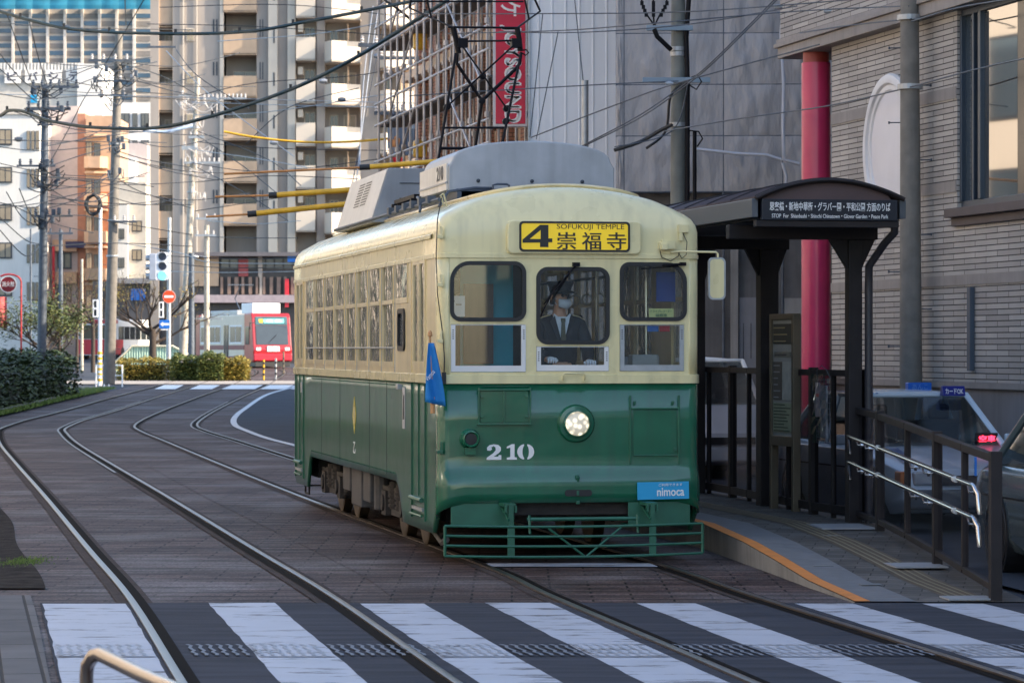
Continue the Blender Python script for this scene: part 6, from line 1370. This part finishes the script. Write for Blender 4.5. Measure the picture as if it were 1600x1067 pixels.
# signal post with traffic light and signs
sp_ = pole('signal_post', 'slim galvanised post carrying the traffic light, no entry and arrow signs', 263, None, 265, 340, 142, 7.5, 5.5, 'g', cat='post')
k = 141.5/F
def headm(t, x, z, lit=None):
    h = thing('traffic_light', 'vertical traffic light showing green on the slim post', 'traffic light', (x, 141.5, z)); m = MB(); m.prism(rrect(-10*k, 10*k, -22*k, 22*k, 6*k), 'y', 0, .18); m.build('housing', mat('signal_housing', (.62, .66, .72), .4), h, bevel=.01)
    for i, c in enumerate(((.03, .04, .07), (.03, .04, .07), None)):
        zz = (15-15*i)*k; m = MB(); m.lathe([(6.4*k, 0), (6.2*k, .02), (.001, .03)], Matrix.Translation((0, 0, zz)) @ Matrix.Rotation(pi/2, 4, 'X'), 20)
        if c: m.build('lamp', mat('lamp_dark', c, .2) if 'ld' not in K else K['ld'], h); K['ld'] = bpy.data.materials['lamp_dark']
        else:
            gm = bpy.data.materials.new('green_signal'); gm.use_nodes = True; b = gm.node_tree.nodes["Principled BSDF"]; b.inputs["Base Color"].default_value = (.05, .5, .5, 1); b.inputs["Emission Color"].default_value = (.12, .75, .85, 1); b.inputs["Emission Strength"].default_value = 1.0; m.build('lamp', gm, h)
        m = MB(); m.grid(lambda a, b_: ((7.2*k)*cos(R(15+150*a/10)), -.02-.22*b_, zz+(7.2*k)*sin(R(15+150*a/10))), 10, 1); m.build('visor', mat('visor', (.5, .54, .6), .5) if 'vz' not in K else K['vz'], h, solid=.01, fix=False); K['vz'] = bpy.data.materials['visor']
    return h
headm(None, PX(254, 141.5), PZ(416, 141.5))
h2 = thing('traffic_light', 'side-on traffic light housing behind the green one', 'traffic light', (PX(238, 142.3), 142.3, PZ(417, 142.3))); m = MB(); m.box(-5*k, 6*k, 0, .5, -21*k, 21*k); m.build('housing', mat('signal_housing2', (.40, .44, .52), .4), h2, bevel=.03)
m = MB()
for i in range(3): m.cyl((-5*k, .25, (-14+14*i)*k), (-11*k, .25, (-14+14*i)*k), 5*k, 12)
m.build('visor', K['galv'], h2)
ne = thing('no_entry_sign', 'round red no entry sign with a white bar', 'road sign', (PX(264, 141.4), 141.4, PZ(463.5, 141.4))); m = MB(); m.cyl((0, 0, 0), (0, .02, 0), .285, 32); m.build('disc', mat('sign_red', (.75, .08, .02), .4, var=.03), ne); m = MB(); m.box(-.21, .21, -.008, 0, -.05, .05); m.build('bar', K['signw'], ne); m = MB(); m.cyl((0, .022, 0), (0, .03, 0), .298, 32); m.build('rim', K['signw'], ne)
ar = thing('arrow_sign', 'blue plate with a white left arrow below the no entry sign', 'road sign', (PX(257, 141.4), 141.4, PZ(506.5, 141.4))); m = MB(); m.box(-.24, .24, 0, .02, -.19, .19); m.build('plate', K['signblue'], ar, bevel=.004); m = flat([[(-.20, 0), (-.06, .12), (-.06, .05), (.20, .05), (.20, -.05), (-.06, -.05), (-.06, -.12)]], .003); mv(m, 0, -.004); m.build('arrow', K['signw'], ar)
m = MB(); m.box(-.16, .16, 0, .02, -.27, -.22); m.build('sub_plate', K['signw'], ar)
wp = pole('signal_post', 'white post with a yellow and black striped foot on the left', 156, None, 157, 325, 128, 6.5, 5, 'w', cat='post')
for j in range(6):
    z = .15+.22*j; m = MB(); m.cyl((0, 0, z), (0, 0, z+.11), 3.7*128/F, 12); m.build('yellow_stripe', K['yellow'], wp)
for (px, py, Z, lb) in ((149, 482, 127.5, 'pedestrian signal with two open frames on the white striped post'), (252, 484, 141.3, 'pedestrian signal with two open frames on the slim signal post')):
    ps = thing('pedestrian_signal', lb, 'signal', (PX(px, Z), Z, PZ(py, Z))); m = flat([[(-.10, -.36), (.10, -.36), (.10, .36), (-.10, .36)], [(-.06, -.30), (.06, -.30), (.06, -.04), (-.06, -.04)], [(-.06, .04), (.06, .04), (.06, .30), (-.06, .30)]], .09); m.build('frame', K['signw'], ps); m = MB(); m.box(-.08, .08, .03, .06, -.33, .33); m.build('screen', K['frame'], ps)
lamp = thing('street_lamp', 'pale lamp head on a short arm over the island', 'street lamp', (PX(312, 149.5), 149.5, PZ(402, 149.5))); m = MB(); m.tube([(.35, 0, 0), (.0, 0, .06), (-.2, 0, .04)], .02, 6); m.build('arm', K['galv'], lamp); m = MB(); m.lathe([(.001, -.07), (.14, -.03), (.16, .03), (.001, .08)], Matrix.Translation((-.2, 0, .02)), 12); m.build('head', K['signw'], lamp)
# hydrant sign
hs = thing('hydrant_sign', 'round dark red hydrant sign hung from a hooked red post', 'sign', (PX(33, 99), 99, gz(99)))
k = 99/F; m = MB(); zt = PZ(440, 99)-gz(99); R_ = 19*k
m.tube([(0, 0, 0), (0, 0, zt)]+[(-R_+R_*cos(a*pi/8), 0, zt+R_*.6*sin(a*pi/8)) for a in range(1, 7)], .028, 8); m.build('post', mat('hydrant_red', (.50, .03, .03), .45), hs, smooth=60)
cx = PX(13, 99)-PX(33, 99); cz = PZ(444.5, 99)-gz(99); m = MB(); m.cyl((cx, -.02, cz), (cx, .0, cz), 13.2*k, 32); m.build('disc', mat('maroon', (.26, .02, .03), .45), hs)
m = flat([ell(cx, cz, 13.3*k, 13.3*k, 0, 345, 23), ell(cx, cz, 12*k, 12*k, 0, 345, 23)], .006); mv(m, 0, -.024); m.build('rim', K['signw'], hs)
m = text('消火栓', cx-.20, cx+.20, cz-.07, cz+.10, bold=.01); mv(m, 0, -.028); m.build('sign_text', K['signw'], hs)
rb_ = thing('red_banner', 'faded red and pink banner at the left edge above the shrubs', 'banner', (PX(4, 112), 112, PZ(512, 112))); m = MB(); m.grid(lambda i, j: (-.3+.45*i/6, .05*sin(i*1.5), 1.1*j/8), 6, 8); m.build('cloth', mat('faded_red', (.6, .12, .12), .8, var=.6, scale=4), rb_, fix=False)
# pale green hoarding, guard rail, bollards
gh = thing('green_hoarding', 'pale green corrugated site hoarding behind the island', 'hoarding', (PX(182, 158), 158, gz(158))); k = 158/F
m = MB(); m.grid(lambda i, j: (i*132*k/66, .05*(i % 2), (0, (1.35 if i > 12 else .5+.07*i) if i < 44 else 1.35-.035*(i-44))[j]), 66, 1); m.build('panels', mat('mint', (.36, .52, .42), .5, var=.2, scale=2), gh, fix=False)
m = MB(); m.tube([(-.2, -.05, .45), (12*132*k/66, -.05, 1.4), (44*132*k/66, -.05, 1.4), (66*132*k/66, -.05, .65), (66*132*k/66+1.5, -.05, .4)], .06, 6); m.build('top_rail', mat('cream_rail', (.6, .56, .42), .6), gh)
gr_ = thing('guard_rail', 'low white tubular guard rail beside the verge', 'railing', (PX(150, 124), 124, gz(124))); k = 124/F
m = MB()
for a, b in ((0, 16), (20, 44)):
    m.tube([(a*k, 0, 0), (a*k, 0, .85), (b*k, -.6, .85), (b*k, -.6, 0)], .03, 8); m.tube([(a*k, 0, .45), (b*k, -.6, .45)], .02, 6)
m.build('rail', K['signw'], gr_, smooth=60)
for i, (px, Z, mt, lb, h) in enumerate(((412, 140, 'yellow', 'brownish yellow marker post left of the red tram front', .9), (431, 142, 'galv', 'white and black marker post in front of the red tram', .95), (443, 160, 'bronze', 'dark thin marker post right of the red tram front', 1.1))):
    bo = thing('marker_post', lb, 'bollard', (PX(px, Z), Z, gz(Z)), 0, 'marker posts by the level crossing'); m = MB(); m.cyl((0, 0, 0), (0, 0, h), .045, 10); m.build('shaft', K[mt], bo)
    for j in range(3): m = MB(); m.cyl((0, 0, .2+.25*j), (0, 0, .3+.25*j), .05, 10); m.build('stripe', K['black'], bo)

# ------------------------------------------------------------------ the red tram and the bus far away
rt = thing('red_tram', 'modern red and beige tram in the distance turning at the curve', 'tram', (PX(425.5, 180), 180, gz(180)), R(21.4))
redp = mat('tram_red', (.34, .014, .022), .35, var=.04, coat=.3); bei = mat('tram_beige', (.72, .63, .50), .5, var=.06); mar = mat('tram_maroon', (.20, .04, .05), .5); rdk = mat('windscreen_dark', (.03, .04, .045), .08, spec=.8)
def rtb(name, mt, *b, parent=None, bevel=.02): m = MB(); [m.box(*q) for q in b]; return m.build(name, mt, parent or rt, bevel=bevel)
m = MB(); fr_ = [(0, .35), (-.05, .5), (-.12, 1.05), (0, 1.3), (.28, 2.9), (.45, 3.15), (1.8, 3.15), (1.8, .35)]; m.prism(fr_, 'x', -1.16, 1.16); m.build('cab', redp, rt, bevel=.06)
rtb('body', bei, (-1.16, 1.16, 1.801, 12, .35, 3.1), bevel=.08); rtb('stripe', mar, (-1.175, 1.175, 1.81, 11.9, 1.05, 1.32)); rtb('skirt', mar, (-1.17, 1.17, 1.81, 11.9, .36, .68)); rtb('rear_cab', redp, (-1.18, 1.18, 11.2, 12.02, .34, 3.14))
m = MB(); f2 = lambda z: .28*(z-1.3)/1.6-.015; m.add([(-.95, f2(1.35), 1.35), (.95, f2(1.35), 1.35), (.95, f2(2.45), 2.45), (-.95, f2(2.45), 2.45)], [(0, 1, 2, 3)]); m.build('windscreen', rdk, rt, solid=.02, fix=False, off=1)
m = MB(); m.add([(-.95, f2(2.48)-.005, 2.48), (.95, f2(2.48)-.005, 2.48), (.95, f2(2.95), 2.95), (-.95, f2(2.95), 2.95)], [(0, 1, 2, 3)]); dbn = m.build('destination_sign', mat('sign_dark_teal', (.03, .10, .12), .3), rt, solid=.02, fix=False, off=1)
gmm = bpy.data.materials.new('led_green'); gmm.use_nodes = True; b = gmm.node_tree.nodes["Principled BSDF"]; b.inputs["Base Color"].default_value = (.1, .5, .4, 1); b.inputs["Emission Color"].default_value = (.2, .8, .65, 1); b.inputs["Emission Strength"].default_value = .5
m = MB(); m.add([(-.45, f2(2.6)-.03, 2.60), (.75, f2(2.6)-.03, 2.60), (.75, f2(2.82)-.03, 2.82), (-.45, f2(2.82)-.03, 2.82)], [(0, 1, 2, 3)]); m.build('destination', gmm, dbn, fix=False)
m = MB(); m.add([(-.75, f2(2.6)-.03, 2.60), (-.5, f2(2.6)-.03, 2.60), (-.5, f2(2.82)-.03, 2.82), (-.75, f2(2.82)-.03, 2.82)], [(0, 1, 2, 3)]); m.build('route_mark', K['yellow'], dbn, fix=False)
m = text('石 橋', -.3, .6, 2.63, 2.8, bold=.02); mv(m, 0, f2(2.7)-.05); m.build('sign_text', K['signw'], dbn)
rtb('number_plate', K['signw'], (-.35, .4, -.15, -.1, .95, 1.25)); rtb('bumper', mat('magenta_red', (.40, .01, .03), .35), (-1.15, 1.15, -.16, .2, .42, .82), bevel=.05); rtb('undertray', K['black'], (-1.05, 1.05, -.05, 11.8, .08, .38))
for s in (-1, 1): rtb('headlight', K['signw'], (min(s*.72, s*1.0), max(s*.72, s*1.0), -.14, -.05, 1.0, 1.18)); rtb('door_window', rdk, (min(s*1.15, s*1.185), max(s*1.15, s*1.185), .75, 1.5, 1.35, 2.4))
for y0, y1 in ((2.3, 4.6), (6.7, 8.9), (9.2, 10.9)):
    for s in (-1, 1):
        x = s*1.165; w_ = rtb('side_window', K['signw'], (min(x, x+s*.02), max(x, x+s*.02), y0-.08, y1+.08, 1.4, 2.48), bevel=0); rtb('pane', winm, (min(x, x+s*.03), max(x, x+s*.03), y0, (y0+y1)/2-.05, 1.5, 2.4), (min(x, x+s*.03), max(x, x+s*.03), (y0+y1)/2+.05, y1, 1.5, 2.4), parent=w_, bevel=0)
for s in (-1, 1): x = s*1.165; rtb('door', rdk, (min(x, x+s*.02), max(x, x+s*.02), 5.0, 5.4, .6, 2.5), (min(x, x+s*.02), max(x, x+s*.02), 5.55, 5.95, .6, 2.5))
rtb('roof_unit', K['signw'], (-.85, .85, 1.2, 3.4, 3.15, 3.75), bevel=.05); rtb('roof_unit', K['galv'], (-.8, .8, 4.5, 10.5, 3.1, 3.38), bevel=.05)
m = MB(); m.tube([(0, 6.5, 3.4), (0, 7.6, 4.1), (0, 6.4, 4.9)], .035, 6); m.tube([(-.8, 6.4, 4.9), (.8, 6.4, 4.9)], .03, 6); m.build('pantograph', K['galvd'], rt); m = MB(); m.tube([(1.1, -.1, 2.6), (1.45, -.2, 2.6), (1.45, -.2, 2.2)], .03, 6); m.tube([(-1.1, -.1, 2.6), (-1.4, -.2, 2.6), (-1.4, -.2, 2.2)], .03, 6); m.build('mirror', K['black'], rt)
m = MB(); m.tube([(-.3, -.0, 1.38), (.25, .02, 1.9)], .02, 5); m.build('wiper', K['black'], rt)
bu = thing('bus', 'red and white bus far off behind the white striped post', 'bus', (PX(151, 228), 228, gz(228)), R(-9)); wht = K['signw']
m = MB(); m.prism(rrect(-1.42, 1.42, .3, 2.95, .2), 'y', 0, 10); m.build('body', wht, bu); m = MB(); m.box(-1.44, 1.44, -.05, 2.0, .35, 1.45); m.box(-1.44, 1.44, -.05, .6, 2.6, 2.9); m.build('red_front', K['red'], bu, bevel=.04)
m = MB(); m.box(-1.28, 1.28, -.08, -.04, 1.5, 2.5); m.build('windscreen', rdk, bu); m = MB(); [m.box(1.42, 1.45, .8+1.5*k, 2.1+1.5*k, 1.45, 2.4) for k in range(6)]; m.build('side_windows', rdk, bu)
m = MB(); [m.cyl((s*1.2, y, .45), (s*1.45, y, .45), .45, 16) for s in (-1, 1) for y in (1.8, 7.8)]; m.build('wheels', K['black'], bu)

# ------------------------------------------------------------------ overhead lines
import collections
used_ = collections.Counter()
def wdesc(pts, what):
    (x0, y0), (x1, y1) = pts[0], pts[-1]; mx, my = (x0+x1)/2, (y0+y1)/2; sl = (y1-y0)/(abs(x1-x0)+1e-6)*(1 if x1 > x0 else -1)
    d = 'near vertical' if abs(y1-y0) > 1.6*abs(x1-x0) else 'level' if abs(sl) < .06 else 'rising to the right' if sl < 0 else 'falling to the right'
    w = next(n for lim, n in ((50, 'the white building'), (95, 'the dark pole'), (150, 'the pink building'), (200, 'the concrete pole'), (245, 'the office block'), (300, 'the tower edge'), (360, 'the leaning pole'), (430, 'the tower balconies'), (520, 'the tower fins'), (640, 'the cream balconies'), (760, 'the scaffolding'), (860, 'the red sign'), (960, 'the corrugated wall'), (1120, 'the steel pole'), (1260, 'the dust sheets'), (9999, 'the brick wall')) if mx < lim)
    v = 'at the top' if my < 60 else 'high up' if my < 160 else 'halfway up' if my < 270 else 'low down' if my < 360 else 'above the street'
    l = f'thin {what} wire {d}, {v} by {w}'; used_[l] += 1
    if used_[l] > 1: l += {2: ', lower', 3: ', third', 4: ', fourth'}.get(used_[l], ', last')
    return l
def line(pts, Za, Zb, r, mt, label, cat='wire', group=None, name='wire', clips=0, n=6):
    P2 = [Vector(p) for p in pts]; sm = cr(pts, 6) if len(pts) > 2 else P2; N_ = len(sm)-1; w3 = [Vector(P(p.x, p.y, Za+(Zb-Za)*i/N_)) for i, p in enumerate(sm)]
    if len(sm) == 2:
        a, b = w3; w3 = [a.lerp(b, t/8)-Vector((0, 0, .004*(b-a).length*4*(t/8)*(1-t/8)*1.5)) for t in range(9)]
    m = MB(); m.tube(w3, r, n); o = m.build(name, mt, None, smooth=60); tag(o, label, cat, group)
    if clips:
        for k in range(clips): p = w3[int((k+.5)*(len(w3)-1)/clips)]; m = MB(); m.cb(p+Vector((0, 0, r)), (.05, .05, r*3.2)); m.build('clip', K['wire'], o)
    return o
line([(-30, 8), (0, 18), (40, 30), (100, 44), (160, 50), (230, 52.5), (320, 53), (400, 48.5), (470, 36), (550, 21), (640, 3), (700, -12)], 62, 56, .034, K['cable'], 'thick dark teal cable sagging across the top of the picture', 'cable', name='cable', clips=9)
line([(-30, 186), (0, 181), (14, 173), (40, 175), (70, 187), (110, 195), (150, 199.5), (230, 201), (300, 190), (400, 160), (480, 129), (560, 88), (640, 38), (700, 0)], 66, 58, .038, K['cable'], 'second thick cable sagging lower and climbing right past the tower', 'cable', name='cable', clips=10)
gA = 'thin overhead wires above the left side of the street'; lA = 'thin dark overhead wire above the left side of the street'
for a in ([(0, 36), (120, 44), (300, 47)], [(10, 20), (35, 90), (52, 135)], [(45, 30), (60, 90), (78, 145)], [(195, -5), (197, 40)], [(228, -5), (180, 75), (128, 160)], [(128, 160), (75, 258)], [(0, 85), (40, 130), (90, 155)], [(0, 108), (55, 158), (64, 145)],
          [(0, 147), (60, 155), (160, 150), (360, 160)], [(72, 140), (150, 104), (235, 90)], [(80, 150), (160, 118), (245, 97)], [(0, 265), (66, 275), (170, 282), (240, 292)], [(80, 296), (130, 290), (175, 275)], [(80, 305), (140, 316), (178, 298)], [(80, 338), (130, 337), (180, 347), (300, 367)], [(0, 219), (170, 222), (260, 223)], [(0, 317), (50, 325), (68, 315)], [(0, 340), (40, 375), (68, 382)], [(10, 300), (35, 340), (66, 356)], [(30, 295), (48, 335), (68, 352)],
          [(0, 360), (40, 400), (66, 380)], [(70, 385), (180, 380), (300, 385)], [(72, 262), (130, 242), (185, 228)], [(0, 325), (60, 318), (130, 302), (176, 308)], [(180, 235), (230, 250), (300, 262)], [(185, 280), (220, 300), (298, 325)], [(195, 120), (260, 140), (308, 150)], [(190, 100), (250, 118), (308, 148)], [(100, 210), (180, 205), (250, 208)], [(75, 228), (150, 215), (230, 205)], [(0, 230), (70, 236), (175, 226)]):
    line(a, 92, 104, .016, K['wire'], wdesc(a, 'dark'), group=gA)
random.seed(77)
for _ in range(26):
    x0 = random.choice((random.uniform(-5, 20), random.uniform(64, 76), random.uniform(175, 188))); x1 = x0+random.uniform(90, 230); y0 = random.uniform(95, 330); y1 = y0+random.uniform(-60, 45); a = [(x0, y0), ((x0+x1)/2, (y0+y1)/2+random.uniform(4, 16)), (x1, y1)]
    line(a, 93, 103, .014, K['wire'], wdesc(a, 'dark'), group=gA)
gB = 'thin wires in front of the apartment tower'; lB = 'thin pale wire crossing in front of the apartment tower'
for a in ([(0, 148), (180, 150), (700, 163)], [(230, 38), (400, 42), (640, 58)], [(275, 78), (310, 120), (390, 170)], [(260, 80), (330, 150), (460, 245)], [(310, 150), (400, 130), (560, 118), (650, 98)], [(305, 180), (420, 175), (640, 142)], [(308, 205), (420, 250), (470, 290)], [(308, 212), (380, 260), (430, 300)], [(308, 222), (430, 232), (640, 236)], [(308, 235), (400, 248), (480, 262)], [(300, 255), (420, 268), (620, 245)], [(308, 262), (380, 300), (450, 345)], [(305, 285), (420, 275), (560, 280)], [(305, 330), (400, 315), (462, 305)], [(300, 160), (460, 165), (600, 168)],
          [(250, 12), (450, 8), (640, 28)], [(340, 65), (520, 50), (660, 20)], [(385, 225), (452, 168), (560, 138)], [(262, 410), (340, 418), (462, 418)], [(262, 424), (350, 426), (470, 424)], [(262, 400), (380, 405), (480, 402)], [(190, 380), (280, 395), (330, 410), (460, 412)], [(325, 345), (400, 350), (470, 345)], [(325, 370), (390, 372), (465, 372)], [(590, 20), (572, 150), (556, 290)], [(602, 25), (575, 160), (550, 290)], [(583, 10), (568, 130), (562, 260)]):
    dk_ = random.random() < .6; line(a, 104, 96, .014, K['wire'] if dk_ else K['galv'], wdesc(a, 'dark' if dk_ else 'pale'), group=gB)
gC = 'span wires over the tram'; lC = 'thin grey span wire running across above the green tram'
for a in ([(640, 22), (830, 22), (1090, 18), (1400, -6)], [(700, 53), (880, 48), (1010, 38), (1248, 18), (1420, 10)], [(780, 50), (910, 51), (1080, 38), (1245, 10)], [(640, 150), (770, 142), (950, 132), (1060, 127)], [(830, 215), (960, 165), (1060, 130), (1280, 70)], [(1040, 205), (1160, 185), (1298, 165), (1424, 136)], [(910, 228), (1000, 180), (1075, 128), (1120, 90), (1210, 0)], [(914, 228), (1004, 182), (1080, 128), (1128, 86), (1218, -4)], [(960, 230), (1050, 205), (1075, 130)], [(872, 50), (838, 218)], [(848, 22), (828, 215)], [(898, 0), (911, 126)], [(1424, 30), (1330, 40), (1250, 52)], [(1424, 34), (1500, 12), (1600, -4)], [(1424, 136), (1520, 110), (1600, 92)]):
    zw = lambda px: 45 if px < 1060 else 45-8.3*(px-1060)/364 if px < 1424 else 36.7-3.9*(px-1424)/176
    line(a, zw(a[0][0]), zw(a[-1][0]), .009, K['galvd'], wdesc(a, 'grey span'), group=gC)
line([(1010, 232), (1040, 205), (1048, 150), (1073, 128)], 46, 45.7, .02, K['wire'], 'black drooping cable beside the weathered steel pole', 'cable', name='cable')
line([(960, 235), (1000, 222), (1030, 205), (1050, 195)], 46, 45.7, .03, K['wire'], 'short thick black cable tied to the sheeting', 'cable', name='cable')
line([(225, 204), (260, 206), (300, 196)], 100, 101, .06, mat('blue_cable', (.25, .34, .5), .5), 'loose bundle of pale blue cables under the thick cable', 'cable', name='cable_bundle')
line([(600, 0), (640, 30), (652, 60)], 70, 70, .03, K['wire'], 'short dark looping cable at the top beside the scaffolding', 'cable', name='cable')
for i, (o0, o1, cc, y0, y1, Z, r0, r1, lb) in enumerate((((350, 272), (562, 262), (578, 261), 0, (700, 251), 48, .018, .040, 'highest of the three thick yellow insulated rods behind the tram roof'), ((336, 307.5), (420, 305.5), (433, 304.8), 0, (575, 295), 52, .018, .047, 'middle thick yellow insulated rod behind the tram roof'), ((322, 339), (387, 335), (401, 333.6), 0, (570, 316), 52, .018, .047, 'lowest thick yellow insulated rod behind the tram roof'))):
    t = thing('insulated_rod', lb, 'insulator', P(*cc, Z), 0, 'yellow insulated rods on the overhead line'); o = Vector(P(*cc, Z)); L3 = lambda p: Vector(P(*p, Z))-o
    m = MB(); m.tube([L3(o0), L3(o1)], r0, 8); m.build('orange_sleeve', mat('sleeve_orange', (.55, .25, .08), .5) if 'so' not in K else K['so'], t, smooth=60); K['so'] = bpy.data.materials['sleeve_orange']
    m = MB(); m.tube([L3(o1), L3(cc)], r1*1.15, 10); m.build('connector', K['wire'], t, smooth=60); m = MB(); m.tube([L3(cc), L3(y1)], r1, 12); m.build('yellow_sleeve', K['yellow'], t, smooth=60)
line([(350, 206), (400, 215), (470, 222), (540, 222), (606, 217)], 84, 84, .035, K['yellow'], 'thin yellow insulated line sagging in front of the tower balconies', 'insulator', name='insulated_line')
lc = thing('line_clamp', 'rusty orange clamp at the end of the thin yellow line', 'clamp', P(614, 224, 83)); m = MB(); m.tube([(-.12, 0, .1), (.02, 0, .02), (.1, 0, -.12), (.16, 0, .1), (.05, .03, .16)], .045, 8); m.cb((0, 0, 0), (.14, .1, .2)); m.build('clamp', mat('rust_orange', (.55, .25, .10), .7, var=.3, scale=8), lc)
# coil of spare cable hung on the line
cc_ = thing('cable_coil', 'coil of spare black cable hanging in front of the orange building', 'cable coil', P(145, 320, 104)); m = MB(); k = 104/F
for j in range(6): m.tube([((11+random.uniform(-2, 2))*k*cos(a*pi/8), j*.03, (15+random.uniform(-2, 2))*k*sin(a*pi/8)) for a in range(16)], .045, 6, close=True)
m.build('coil', K['wire'], cc_)
for (px, py, Z, lb) in ((147, 35, 60, None),): pass
for i, (px, py, Z) in enumerate(((103, 43, 60.5), (29, 218, 95), (534, 156, 97), (1046, 131, 45), (1216, 11, 41), (1293, 18, 39.3), (590, 88, 84), (505, 127, 90), (428, 223, 97))):
    q3 = thing('line_insulator', 'small block insulator on a wire '+('hanging from the upper thick cable', 'left of the dark pole', 'before the cream balconies', 'beside the steel pole arm', 'over the dust sheets at the top', 'over the brick wall corner', 'left of the scaffolding', 'in the middle of the tower', 'near the thin yellow line')[i], 'insulator', P(px, py, Z), 0, 'small insulators on the overhead wires'); k = Z/F; m = MB(); m.cyl((-6*k, 0, 0), (6*k, 0, 0), 3*k, 10); m.cyl((-3*k, 0, 0), (3*k, 0, 0), 4*k, 10); m.build('body', K['galv'] if i > 2 else K['galvd'], q3)
# foreground handrail
fh = thing('handrail', 'short bronze-tinted steel handrail in the near left foreground', 'railing', (PX(135, 11), 11, 0)); m = MB()
m.tube([(.0, 0, -.02), (.0, 0, .70), (.005, -.01, .74), (.03, -.04, .775), (.06, -.09, .785), (.30, -.85, .79), (.62, -1.8, .80), (.75, -2.2, .8)], .0245, 16); m.build('tube', mat('handrail_bronze', (.40, .34, .30), .25, metal=1, var=.1), fh, smooth=60)
m = MB(); m.cyl((.67, -1.95, -.02), (.67, -1.95, .79), .022, 14); m.build('post', bpy.data.materials['handrail_bronze'], fh)
